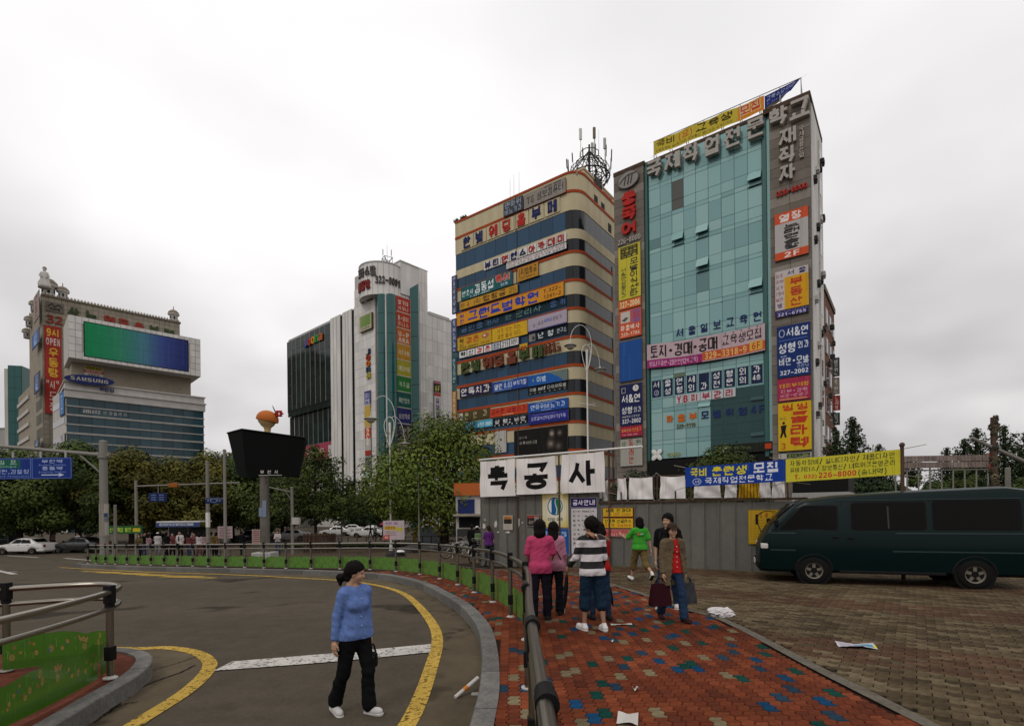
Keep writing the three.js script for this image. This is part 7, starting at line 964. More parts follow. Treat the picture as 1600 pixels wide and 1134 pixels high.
{
const D = 31, p = onGround(413, D), t = thing('display_board', 'black flared electronic display box on a grey concrete column', 'display board', p), Y = (y) => at(413, y, D).y - p.y, X = (x, y = 700) => at(x, y, D).x - p.x;
part(t, 'column', bar(V(0, -0.2, 0), V(0, Y(742), 0), 0.27, 0.25, 16), M([0.17, 0.155, 0.13], 0.85, { tex: TX.dirty, s: 1 })); part(t, 'base', rb(1.1, 0.5, 1.1, 0.05, 0, 0.1, 0), MT.greyWall);
const yb = Y(747), yt0 = Y(673), yt1 = Y(684), xl0 = X(345), xl1 = X(363), xr0 = X(475), xr1 = X(463), z0 = -1.2, z1 = 0.75;
const xc = X(385), q = [[xl0, yt0, z0 + 0.5], [xc, yt0 + 0.02, z1 - 0.2], [xr0, yt1, z1 - 0.9], [xl1, yb + 0.25, z0 + 0.7], [X(387), yb, z1 - 0.55], [xr1, yb + 0.12, z1 - 1.1], [xr0 - 0.5, yt1, z0 - 0.6], [xr1 - 0.5, yb + 0.12, z0 - 0.4]];
const F = [[0, 3, 4, 1], [1, 4, 5, 2], [2, 5, 7, 6], [6, 7, 3, 0], [0, 1, 2, 6], [3, 7, 5, 4]], pos = []; for (const f of F) for (const k of [0, 1, 2, 0, 2, 3]) pos.push(...q[f[k]]);
part(t, 'box', geom(pos), M([0.006, 0.006, 0.006], 0.8, { specularIntensity: 0.15 })); part(t, 'top_rim', [bar(V(...q[0]), V(...q[1]), 0.05), bar(V(...q[1]), V(...q[2]), 0.05)], MT.black);
const A = V(...q[1]).lerp(V(...q[4]), 0.1), B = V(...q[2]).lerp(V(...q[5]), 0.1);
const lx = X(407), rx = X(440), ly = Y(738), n = [...'부천시']; n.forEach((k, i) => part(t, 'letter', solidLetter(k, 0.2, 0.2, 0.03).translate(lerp(lx, rx, i / 3) + 0.1, ly - 0.1, z1 - 0.48), MT.offWhite)); part(t, 'underline', bx(lx, rx + 0.1, ly - 0.2, ly - 0.17, z1 - 0.5, z1 - 0.44), MT.offWhite); part(t, 'sticker', [cb(0.22, 0.6, 0.02, 0.1, Y(790), 0.27), cb(0.18, 0.5, 0.02, -0.12, Y(800), 0.26), cb(0.2, 0.35, 0.02, 0.1, Y(803), 0.275)], M([0.18, 0.22, 0.3], 0.6));
const s = thing('roof_sculpture', 'orange and cream domed sculpture with a red flower on the black display box', 'sculpture', V(p.x + X(416), p.y + yt1 + 0.1, p.z + z1 - 0.9));
part(s, 'stem', lathe([[0, -0.1], [0.22, -0.1], [0.16, 0.25], [0.2, 0.5], [0.34, 0.62], [0.5, 0.85], [0.52, 1.0], [0, 1.0]], 18), M([0.5, 0.36, 0.17], 0.5)); part(s, 'dome', new THREE.SphereGeometry(0.62, 20, 14, 0, 6.3, 0, 1.75).scale(1, 0.85, 0.95).rotateZ(-0.2).translate(0, 0.98, 0), M([0.42, 0.12, 0.025], 0.45)); const fl = part(s, 'flower', Array.from({ length: 6 }, (_, i) => new THREE.SphereGeometry(0.13, 8, 6).scale(1, 0.5, 1).translate(Math.cos(i * 1.05) * 0.14, Math.sin(i * 1.05) * 0.14, 0)).map((g) => g.translate(0.72, 1.3, 0.1)), MT.red); part(s, 'leaf', bar(V(0.6, 1.2, 0.1), V(0.35, 1.75, 0.1), 0.05, 0.02), MT.greenFrame); part(s, 'base', cyl(0.3, 0.3, 0.15, 0, -0.2, 0, 16), M([0.5, 0.36, 0.17], 0.5));
}
function hoopLamp(label, p, hub, top, s, turn) {
const t = thing('street_lamp', label, 'street lamp', p, turn, 'hooped street lamps'), m = MT.lampPole;
part(t, 'shaft', bar(V(0, -0.2, 0), V(0, hub, 0), 0.12 * s, 0.09 * s, 14), m); part(t, 'foot', cyl(0.22 * s, 0.16 * s, 0.5, 0, 0, 0, 14), m); part(t, 'sleeve', [bar(V(0, hub - 2.6 * s, 0), V(0, hub, 0), 0.11 * s, 0.14 * s, 12)], m);
const loop = (pts, r, n) => part(t, n, tube(pts.map(([x, y]) => V(x * s, hub + y * s, 0)), r * 0.72 * s, 46, 8), m);
loop([[-0.12, -2.6], [-0.5, -1.2], [-0.62, -0.2], [-0.35, 0.45], [0.1, 0.62], [0.45, 0.1], [0.42, -0.8], [0.16, -2.3]], 0.055, 'inner_hoop');
loop([[0.14, -2.4], [0.5, -1.0], [0.62, 0.6], [0.25, 2.2], [-0.6, 3.0], [-1.4, 2.75], [-1.95, 1.9], [-2.1, 0.75]], 0.05, 'high_arm');
loop([[0.1, 0.5], [0.55, 0.7], [1.1, 0.2], [1.5, -0.8], [1.66, -2.1]], 0.035, 'low_arm');
const head = (x, y, n) => { const g = part(t, n, [lathe([[0, 0.3], [0.1, 0.28], [0.14, 0.1], [0.75, -0.06], [0.78, -0.14], [0, -0.12]], 20).scale(s, s, s).translate(x * s, hub + y * s, 0)], MT.dullSteel); part(g, 'bowl', new THREE.SphereGeometry(0.55 * s, 18, 10, 0, 6.3, 1.6, 1.5).scale(1, 0.9, 1).translate(x * s, hub + (y - 0.1) * s, 0), M([0.42, 0.38, 0.32], 0.2)); };
head(-2.1, 0.5, 'lamp_head'); head(1.68, -2.35, 'lamp_head');
part(t, 'cross_bar', [bar(V(-1.3 * s, hub - 6.6 * s, 0), V(1.2 * s, hub - 7 * s, 0), 0.03 * s), bar(V(0, hub - 6.9 * s, 0), V(0.9 * s, hub - 6.8 * s, 0.3), 0.02 * s)], m);
return t;
}
{ const D = 30, p = onGround(919.5, D), hub = at(919.5, 546, D).y - p.y; hoopLamp('tall white double-hooped street lamp behind the hoarding, before the banded building', p, hub, 0, 0.44 * 1.02, 0.15); }
{ const D = 38, p = onGround(610, D), hub = at(607, 660, D).y - p.y; hoopLamp('white double-hooped street lamp in front of the shopping centre', p, hub, 0, 0.62, 0.1); }
// ---------------------------------------------------------------- placards and small furniture on the plaza
function placard(px0, px1, y0, y1, D, label, draw, o = {}) { const a = at(px0, y1, D), b = at(px1, y0, D), w = b.x - a.x, h = b.y - a.y, x = (a.x + b.x) / 2, t = thing('placard', label, 'placard', V(x, gy(x, D), -D), o.turn ?? 0), yb = a.y - gy(x, D), r = art(w * FP / D * 3.2, h * FP / D * 3.2, draw); part(t, 'board', bx(-w / 2, w / 2, yb, yb + h, -0.02, 0), MT.offWhite); part(t, 'printed_face', faceGeo(w - 0.02, h - 0.02, r, 0, yb + h / 2, 0.005), printMat(r)); part(t, 'leg', [bar(V(-w * 0.35, 0, -0.04), V(-w * 0.35, yb + h * 0.8, -0.04), 0.02), bar(V(w * 0.35, 0, -0.04), V(w * 0.35, yb + h * 0.8, -0.04), 0.02)], MT.darkIron); return t; }
const D1 = gr(615, 866)[1];
placard(598.5, 631.5, 813, 843.5, D1, 'white placard with yellow and purple print beside the railing', (c, w, h) => { fill(c, '#b8a8aa', 0, 0, w, h); T(c, '휴대폰 개통', w * .1, h * .08, w * .6, h * .12, '#7a4a8a'); fill(c, '#c8a42c', w * .06, h * .28, w * .54, h * .2); fill(c, '#b8b040', w * .62, h * .36, w * .3, h * .2); T(c, '무료증정', w * .08, h * .3, w * .5, h * .15, '#7a3a2a'); for (let i = 0; i < 3; i++) fill(c, '#8a6a6a', w * .1, h * (.56 + i * .09), w * .5, 3); fill(c, '#b8402c', 0, h * .76, w * .3, h * .24); T(c, 'OO', w * .06, h * .8, w * .18, h * .14, '#ddd'); });
{ const t = thing('umbrella', 'small dark umbrella with a white flap lying below the white placard', 'umbrella', gpt(618, 868)); part(t, 'canopy', lathe([[0, 0.32], [0.25, 0.26], [0.5, 0.12], [0.62, 0]], 9), MT.black); part(t, 'flap', new THREE.SphereGeometry(0.22, 10, 8).scale(1.2, 0.4, 1).translate(0.3, 0.24, 0.2), MT.whiteWall); part(t, 'tip', bar(V(0, 0.3, 0), V(0, 0.42, 0), 0.012), MT.dullSteel); }
placard(340, 362.5, 822, 841, 34, 'pinkish white placard with lines of text left of the display column', (c, w, h) => { fill(c, '#b0989a', 0, 0, w, h); for (let i = 0; i < 6; i++) fill(c, i % 2 ? '#8a5a60' : '#6a5a60', w * .1, h * (.12 + i * .14), w * (.5 + .3 * (i % 2)), h * .07); });
placard(391, 410, 827, 852, 33.5, 'tilted white placard with pink text leaning on the display column', (c, w, h) => { fill(c, '#a89088', 0, 0, w, h); for (let i = 0; i < 7; i++) fill(c, '#7a4a4c', w * .12, h * (.08 + i * .13), w * .7, h * .06); }, { turn: -0.4 });
{ const D = 40, a = at(168, 834, D), b = at(221, 821, D), w = b.x - a.x, t = thing('text_display', 'green and yellow running-text board low behind the gantry', 'display board', V(a.x, gy(a.x, D), -D)), y0 = a.y - gy(a.x, D), r = art(150, 40, bg('#2c5a1c', (c, W, h) => { T(c, '신장개업 할인', W * .04, h * .2, W * .66, h * .6, '#b8d050', .14); fill(c, '#c8b030', W * .74, h * .3, W * .22, h * .5); })); part(t, 'board', bx(0, w, y0, b.y - gy(a.x, D), -0.1, 0), MT.greenFrame); part(t, 'printed_face', faceGeo(w - 0.04, b.y - a.y - 0.04, r, w / 2, (y0 + b.y - gy(a.x, D)) / 2, 0.005), printMat(r)); part(t, 'leg', [bar(V(0.3, 0, -0.05), V(0.3, y0, -0.05), 0.04), bar(V(w - 0.3, 0, -0.05), V(w - 0.3, y0, -0.05), 0.04)], MT.pole); }
{ const D = 44, a = at(246, 838, D), b = at(314, 816, D), w = b.x - a.x, gy0 = gy(a.x, D), t = thing('bus_shelter', 'bus shelter with a blue and white fascia behind the waiting crowd', 'shelter', V(a.x, gy0, -D)), h = b.y - gy0; part(t, 'roof', rb(w, 0.12, 1.8, 0.03, w / 2, h + 0.06, -0.7), MT.offWhite); part(t, 'fascia', bx(0, w, h - 0.35, h, 0.2, 0.24), MT.dullSteel); const r = art(170, 24, bg('#3a4a7a', (c, W, H2) => { fill(c, '#a8acb8', W * .08, H2 * .1, W * .78, H2 * .6); T(c, '버스정류장 송내역', W * .12, H2 * .2, W * .6, H2 * .44, '#2a3a6a', .1); })); part(t, 'printed_face', faceGeo(w, 0.34, r, w / 2, h - 0.175, 0.245), printMat(r)); for (const x of [0.15, w / 2, w - 0.15]) part(t, 'post', bar(V(x, 0, -1.2), V(x, h, -1.2), 0.05), MT.pole); part(t, 'back_pane', bx(0.2, w - 0.2, 0.4, h - 0.4, -1.25, -1.22), MT.darkPane); part(t, 'bench', [bx(0.4, w - 0.4, 0.42, 0.48, -1.1, -0.7), bx(0.6, 0.7, 0, 0.42, -1, -0.8), bx(w - 0.7, w - 0.6, 0, 0.42, -1, -0.8)], MT.rust); }
{ const D = 50, p = onGround(11, D), t = thing('phone_booth', 'green framed glass booth at the far left edge', 'booth', p); part(t, 'frame', [-0.5, 0.5].flatMap((x) => [-0.5, 0.5].map((z) => cb(0.08, 2.3, 0.08, x, 1.15, z))).concat([cb(1.1, 0.2, 1.1, 0, 2.3, 0), cb(1.1, 0.12, 1.1, 0, 0.06, 0), cb(1.0, 0.06, 0.05, 0, 1.0, 0.5)]), MT.greenFrame); part(t, 'pane', [bx(-0.45, 0.45, 0.12, 2.2, 0.47, 0.49), bx(-0.49, -0.47, 0.12, 2.2, -0.45, 0.45), bx(0.47, 0.49, 0.12, 2.2, -0.45, 0.45)], MT.darkPane); part(t, 'notice', cb(0.35, 0.5, 0.02, 0.1, 1.6, 0.5), MT.offWhite); }
{ const D = 60, p = onGround(139, D), t = thing('traffic_light', 'dark traffic light with a lit red lamp below the trees', 'traffic light', p), y = at(139, 815, D).y - p.y; part(t, 'pole', bar(V(0.5, 0, -0.2), V(0.5, y + 0.6, -0.2), 0.06), MT.pole); part(t, 'housing', rb(1.2, 0.42, 0.25, 0.05, 0.3, y, 0), MT.black); const lm = new THREE.MeshPhysicalMaterial({ color: 0x330000, emissive: new THREE.Color(1, 0.02, 0.02), emissiveIntensity: 1.2 }); part(t, 'red_lamp', new THREE.CylinderGeometry(0.17, 0.17, 0.03, 16).rotateX(Math.PI / 2).translate(0, y, 0.14), lm); const L = new THREE.PointLight(new THREE.Color(1, 0.03, 0.03), 0.25); L.name = 'red_signal_light'; L.position.set(0, y, 0.3); L.castShadow = true; t.add(L); }
{
const D = 44, p = onGround(668, D), t = thing('play_arch', 'coloured play arch with yellow top and pink side behind the white placard', 'play equipment', p), pts = Array.from({ length: 13 }, (_, i) => { const a = Math.PI * i / 12; return V(-Math.cos(a) * 1.05, 0.9 + Math.sin(a) * 1.1, 0); }); part(t, 'arch', tube([V(-1.05, 0, 0), ...pts, V(1.05, 0, 0)], 0.14, 40, 8), M([0.33, 0.22, 0.04], 0.5)); part(t, 'side', tube([V(1.05, 0, 0.05), V(1.08, 0.9, 0.05), V(0.9, 1.5, 0.05)], 0.15, 10, 8), M([0.33, 0.12, 0.12], 0.5)); part(t, 'screen', extr([[-0.85, 0], [0.85, 0], [0.85, 0.9], [0.6, 1.5], [0, 1.75], [-0.6, 1.5], [-0.85, 0.9]], 0.04), M([0.20, 0.22, 0.25], 0.5));
const R = rng(530); for (let i = 0; i < 14; i++) { const D2 = 34 + R() * 3, px = 640 + i * 8.4, q = onGround(px, D2), g = new THREE.IcosahedronGeometry(0.32 + R() * 0.25, 1), a = g.attributes.position; for (let k = 0; k < a.count; k++) { const f = 1 + 0.28 * perlin.noise(a.getX(k) * 3 + i, a.getY(k) * 3, a.getZ(k) * 3); a.setXYZ(k, a.getX(k) * f * 1.4, a.getY(k) * f * 0.7, a.getZ(k) * f); } const m = part(scene, numbered('boulder'), toCreasedNormals(g, 0.5), vary(MT.kerb, [0.35, 0.5, 0.6])[i % 3]); m.position.copy(q).add(V(0, 0.12, 0)); tag(m, 'rough grey boulder in the planting edge behind the bicycles', 'boulder', 'boulders edging the planting'); }
const D3 = 36, b = onGround(733, D3), k = thing('kiosk', 'street kiosk with a blue panel and orange roof board left of the hoarding', 'kiosk', b), y = (v) => at(733, v, D3).y - b.y; part(k, 'body', bx(-0.9, 0.85, 0, y(772), -2, 0), MT.offWhite); part(k, 'blue_panel', bx(-0.75, 0.35, y(802), y(780), 0.01, 0.06), MT.navy); part(k, 'roof_board', bx(-1.0, 1.0, y(774), y(755), -2, 0.2), M([0.42, 0.11, 0.03], 0.6)); part(k, 'counter', bx(-0.8, 0.8, 0, y(826), 0.01, 0.3), MT.darkIron); part(k, 'awning', bx(-1, 1, y(806), y(803), 0.05, 0.9), MT.tan); part(k, 'opening', bx(-0.7, 0.7, y(824), y(808), 0.005, 0.03), MT.black);
}
{ const lowFence = (px0, px1, D, label, n) => { const a = onGround(px0, D), b = onGround(px1, D + 1), t = thing('plaza_fence', label, 'fence', a), d = b.clone().sub(a); for (let i = 0; i <= n; i++) part(t, 'post', bar(V(d.x * i / n, d.y * i / n, d.z * i / n), V(d.x * i / n, d.y * i / n + 0.95, d.z * i / n), 0.04), MT.darkIron); for (const h of [0.5, 0.9]) part(t, 'rail', bar(V(0, h, 0), V(d.x, d.y + h, d.z), 0.025), MT.rust); }; lowFence(440, 600, 43, 'low dark fence before the parked cars', 11); lowFence(618, 740, 40, 'low dark fence behind the white placard', 9); }
{ const D = 39, a = onGround(498, D), t = thing('slatted_enclosure', 'round slatted timber enclosure on the plaza behind the railing', 'planter', a); for (let i = 0; i < 22; i++) { const q = i / 22 * 6.28; part(t, 'slat', cb(0.16, 1.3, 0.05, 0, 0.65, 1.1).rotateY(q), MT.rust); } part(t, 'ring', new THREE.TorusGeometry(1.12, 0.04, 6, 30).rotateX(Math.PI / 2).translate(0, 1.2, 0), MT.rust); }
{
const verge = (pts, label) => { const m = part(scene, numbered('grass'), sheet(pts.map((p) => P2(...p)), 0.5, 0.01), M([0.045, 0.075, 0.018], 0.95, { tex: TX.grit, s: 2 })); m.userData.kind = 'stuff'; };
verge([[445, 848], [600, 846], [700, 849], [600, 852], [450, 853]]);
}
// ---------------------------------------------------------------- vehicles: a lofted shell, glass laid on its flanks, wheels, lamps
const VM = { tyre: MT.rubber, rim: M([0.17, 0.15, 0.115], 0.5, { metalness: 0.5 }), glass: M([0.003, 0.0025, 0.002], 0.15, { specularIntensity: 0.2 }), lamp: M([0.55, 0.52, 0.48], 0.15), red: M([0.2, 0.01, 0.01], 0.3), trim: MT.black };
function wheelGeo(r, w) {
const tyre = lathe([[r * 0.6, -w / 2], [r * 0.9, -w / 2], [r, -w * 0.32], [r, w * 0.32], [r * 0.9, w / 2], [r * 0.6, w / 2]], 30).rotateX(Math.PI / 2), dish = lathe([[0, w * 0.2], [r * 0.16, w * 0.24], [r * 0.2, w * 0.12], [r * 0.42, w * 0.06], [r * 0.52, w * 0.36], [r * 0.62, w * 0.44], [r * 0.64, w * 0.3]], 26).rotateX(Math.PI / 2), L = [dish];
for (let i = 0; i < 5; i++) L.push(cb(r * 0.2, r * 0.3, w * 0.12, 0, r * 0.36, w * 0.3).rotateZ(i * 1.2566));
return [tyre, mg(L)];
}
function vehicle(name, label, o) {
const t = thing(name, label, o.cat ?? 'car', [0, 0, 0], 0, o.group), P = o.prof, bot = o.bottom, belt = o.belt;
const cant = (0.98 - (o.lean ?? 0.84)) / (Math.max(...P.map((p) => p[1])) - 0.13 - belt), interp = (x) => { let i = 1; while (i < P.length - 1 && P[i][0] < x) i++; const a = P[i - 1], b = P[i], f = clamp((x - a[0]) / (b[0] - a[0]), 0, 1); return [lerp(a[1], b[1], f), lerp(a[2], b[2], f)]; };
const sec = (y1, w) => { const tall = y1 > belt + 0.08, b = Math.min(belt, y1 - 0.06), r = tall ? 0.98 - Math.max(0, y1 - 0.13 - belt) * cant : 0.985; return [[bot, 0], [bot, w * 0.88], [bot + 0.06, w * 0.97], [lerp(bot, b, 0.45), w], [b - 0.05, w * 0.995], [b, w * 0.98], [tall ? y1 - 0.13 : b + (y1 - b) * 0.3, w * r], [tall ? y1 - 0.05 : b + (y1 - b) * 0.6, w * r * 0.93], [y1 - 0.012, w * r * 0.8], [y1, w * r * 0.45], [y1 + 0.004, 0]]; };
const zAt = (x, y) => { const [y1, w] = interp(x), s = sec(y1, w); for (let i = 1; i < s.length; i++) if (y <= s[i][0]) { const f = (y - s[i - 1][0]) / (s[i][0] - s[i - 1][0] || 1); return lerp(s[i - 1][1], s[i][1], f); } return 0; };
const xs = []; for (let i = 0; i < P.length - 1; i++) { const n = Math.max(1, Math.ceil((P[i + 1][0] - P[i][0]) / 0.22)); for (let k = 0; k < n; k++) xs.push(lerp(P[i][0], P[i + 1][0], k / n)); } xs.push(P[P.length - 1][0]);
const pos = [], idx = [], rings = xs.map((x) => { const [y1, w] = interp(x), s = sec(y1, w); return [...s.map(([y, z]) => [x, y, z]), ...s.slice(1, -1).reverse().map(([y, z]) => [x, y, -z])]; }), n = rings[0].length;
rings.forEach((r, i) => { r.forEach((p) => pos.push(...p)); if (i) for (let k = 0; k < n; k++) { const a = (i - 1) * n + k, b = (i - 1) * n + (k + 1) % n, c = i * n + k, d = i * n + (k + 1) % n; idx.push(a, b, c, b, d, c); } });
for (const e of [0, rings.length - 1]) { const base = e * n, c = pos.length / 3, r = rings[e]; pos.push(r[0][0], (r[0][1] + r[10][1]) / 2, 0); for (let k = 0; k < n; k++) e ? idx.push(base + k, base + (k + 1) % n, c) : idx.push(base + (k + 1) % n, base + k, c); }
part(t, 'body', toCreasedNormals(geom(pos, null, idx), 0.6), o.mat);
const onSide = (poly, lift, th, sg) => { const g = extr(poly, th), p = g.attributes.position; for (let i = 0; i < p.count; i++) p.setZ(i, sg * (p.getZ(i) + lift + zAt(p.getX(i), p.getY(i)))); if (sg < 0) { const ix = g.index; g.computeVertexNormals(); } else g.computeVertexNormals(); return g; };
const round = (q, r = 0.06) => { const out = []; q.forEach((p, i) => { const a = q[(i + q.length - 1) % q.length], b = q[(i + 1) % q.length], la = Math.hypot(a[0] - p[0], a[1] - p[1]), lb = Math.hypot(b[0] - p[0], b[1] - p[1]), A = [p[0] + (a[0] - p[0]) / la * r, p[1] + (a[1] - p[1]) / la * r], B = [p[0] + (b[0] - p[0]) / lb * r, p[1] + (b[1] - p[1]) / lb * r]; for (let k = 0; k <= 4; k++) { const f = k / 4; out.push([(1 - f) ** 2 * A[0] + 2 * f * (1 - f) * p[0] + f * f * B[0], (1 - f) ** 2 * A[1] + 2 * f * (1 - f) * p[1] + f * f * B[1]]); } }); return out; };
for (const sg of [1, -1]) for (const q of o.windows) { const rim = q.map(([x, y]) => { const cx = q.reduce((a, p) => a + p[0], 0) / q.length, cy = q.reduce((a, p) => a + p[1], 0) / q.length; return [x + Math.sign(x - cx) * 0.03, y + Math.sign(y - cy) * 0.025]; }), f = part(t, 'side_window', onSide(round(q), 0.004, 0.008, sg), VM.glass); part(f, 'seal', onSide(round(rim, 0.08), 0.001, 0.003, sg), VM.trim); }
const [[ax, ay], [bx2, by]] = o.screen, W = (x, y) => zAt(x, y) * 0.9; const quad = (x0, y0, x1, y1, k) => geom([x0, y0, -W(x0, y0 - 0.02) * k, x0, y0, W(x0, y0 - 0.02) * k, x1, y1, W(x1, y1 - 0.12) * k, x0, y0, -W(x0, y0 - 0.02) * k, x1, y1, W(x1, y1 - 0.12) * k, x1, y1, -W(x1, y1 - 0.12) * k]);
part(t, 'windscreen', quad(ax, ay, bx2, by, 0.93), VM.glass); if (o.rear) part(t, 'rear_window', quad(o.rear[1][0], o.rear[1][1], o.rear[0][0], o.rear[0][1], 0.93), VM.glass);
const [ty, rm] = wheelGeo(o.r, 0.2);
for (const x of o.axles) for (const sg of [1, -1]) { const g = part(t, 'wheel', ty, VM.tyre); part(g, 'rim', rm, VM.rim); g.position.set(x, o.r, sg * (o.track ?? 0.72)); if (sg < 0) g.rotation.y = Math.PI; part(t, 'wheel_arch', new THREE.TorusGeometry(o.r + 0.06, 0.035, 6, 22, Math.PI).translate(x, o.r, 0).applyMatrix4(new THREE.Matrix4().makeTranslation(0, 0, sg * (zAt(x, o.r + 0.1) - 0.01))), VM.trim); part(t, 'arch_well', new THREE.CylinderGeometry(o.r + 0.06, o.r + 0.06, 0.1, 24, 1, false, 0, 6.3).rotateX(Math.PI / 2).translate(x, o.r, sg * (zAt(x, o.r + 0.1) - 0.044)), VM.trim); g.position.z = sg * (zAt(x, o.r + 0.1) - 0.062); }
const x0 = P[0][0], x1 = P[P.length - 1][0];
for (const sg of [1, -1]) { part(t, 'headlight', rb(0.16, 0.13, 0.3, 0.03, x0 + 0.1, o.lampY, sg * (zAt(x0 + 0.12, o.lampY - 0.05) - 0.13)), VM.lamp); part(t, 'tail_light', rb(0.06, 0.2, 0.22, 0.02, x1 - 0.0, o.lampY + 0.08, sg * (interp(x1)[1] - 0.16)), VM.red); }
part(t, 'bumper', [rb(0.22, 0.2, interp(x0)[1] * 1.9, 0.06, x0 + 0.05, bot + 0.16, 0), rb(0.2, 0.2, interp(x1)[1] * 1.9, 0.06, x1 - 0.02, bot + 0.16, 0)], o.bumper ?? VM.trim);
for (const s of o.seams ?? []) for (const sg of [1, -1]) part(t, 'door_seam', onSide(s, 0.0015, 0.003, sg), VM.trim);
for (const s of o.strips ?? []) for (const sg of [1, -1]) part(t, 'side_strip', onSide(s, 0.004, 0.012, sg), o.stripMat ?? VM.trim);
for (const h of o.handles ?? []) for (const sg of [1, -1]) part(t, 'door_handle', rb(0.13, 0.035, 0.03, 0.01, h[0], h[1], sg * (zAt(...h) + 0.015)), VM.trim);
for (const sg of [1, -1]) part(t, 'wing_mirror', [rb(0.09, 0.16, 0.17, 0.03, o.mirror[0], o.mirror[1] + 0.05, sg * (zAt(o.mirror[0], o.mirror[1]) + 0.12)), cb(0.04, 0.03, 0.1, o.mirror[0], o.mirror[1], sg * (zAt(o.mirror[0], o.mirror[1]) + 0.03))], VM.trim);
part(t, 'number_plate', cb(0.02, 0.11, 0.34, x0 - 0.07, bot + 0.2, 0), MT.offWhite);
return [t, zAt, onSide];
}
{
const a = P2(1272, 912), b = P2(1523, 920), dx = b[0] - a[0], dz = -(b[1] - a[1]), L = Math.hypot(dx, dz), rot = Math.atan2(-dz, dx), wb = L;
const paint = M([0.0005, 0.0078, 0.008], 0.35, { clearcoat: 0.1, clearcoatRoughness: 0.15, specularIntensity: 0.2 });
const rect = (x0, x1, y0, y1) => [[x0, y0], [x1, y0], [x1, y1], [x0, y1]];
const [t, zAt] = vehicle('van', 'dark green passenger van parked in front of the grey hoarding', { cat: 'van', mat: paint, bottom: 0.26, belt: 1.2, lean: 0.86, r: 0.31, axles: [0, wb], lampY: 0.86, mirror: [-0.78, 1.36],
prof: [[-1.12, 0.78, 0.72], [-1.08, 0.95, 0.79], [-1.0, 1.12, 0.83], [-0.88, 1.34, 0.855], [-0.36, 1.86, 0.87], [-0.18, 1.95, 0.88], [0.5, 2.04, 0.88], [2.0, 2.12, 0.88], [wb + 0.6, 2.17, 0.88], [wb + 0.95, 2.11, 0.875], [wb + 1.02, 1.98, 0.86]],
windows: [[[-0.70, 1.26], [0.47, 1.26], [0.47, 1.78], [-0.2, 1.78]], rect(0.78, 2.14, 1.26, 1.84), rect(2.3, wb + 0.78, 1.26, 1.87)],
screen: [[-0.885, 1.35], [-0.37, 1.87]], seams: [rect(0.56, 0.572, 0.45, 1.86), rect(2.22, 2.232, 0.45, 1.9), rect(-0.7, 0.56, 1.222, 1.227)], strips: [rect(-0.9, wb + 0.9, 1.165, 1.178), rect(-0.9, wb + 0.85, 0.76, 0.79), rect(0.5, wb + 0.8, 1.9, 1.91)], stripMat: M([0.01, 0.03, 0.03], 0.25), handles: [[0.44, 1.08], [0.74, 1.06]] });
part(t, 'window_divider', rb(0.035, 0.56, 0.012, 0.004, 0, 0, 0).rotateX(-0.17).translate(1.46, 1.55, zAt(1.46, 1.55) + 0.016), MT.darkIron);
part(t, 'fender_mirror', [tube([V(-0.98, 1.12, -0.7), V(-1.06, 1.5, -0.85), V(-0.92, 1.66, -0.9), V(-0.6, 1.66, -0.88)], 0.012, 20, 6), rb(0.06, 0.28, 0.15, 0.03, -1.07, 1.46, -0.86)], VM.trim);
part(t, 'side_step', rb(wb - 1.0, 0.07, 0.12, 0.02, wb / 2, 0.3, 0.84), VM.trim); part(t, 'wiper', [bar(V(-0.88, 1.38, 0.35), V(-0.5, 1.77, 0.05), 0.008), bar(V(-0.88, 1.38, -0.3), V(-0.5, 1.77, -0.5), 0.008)], VM.trim);
const n = V(-dz / L * -1, 0, 0); t.rotation.y = rot; t.position.set(a[0], gy(...a), -a[1]).add(V(0, 0, -0.82).applyAxisAngle(V(0, 1, 0), rot));
}
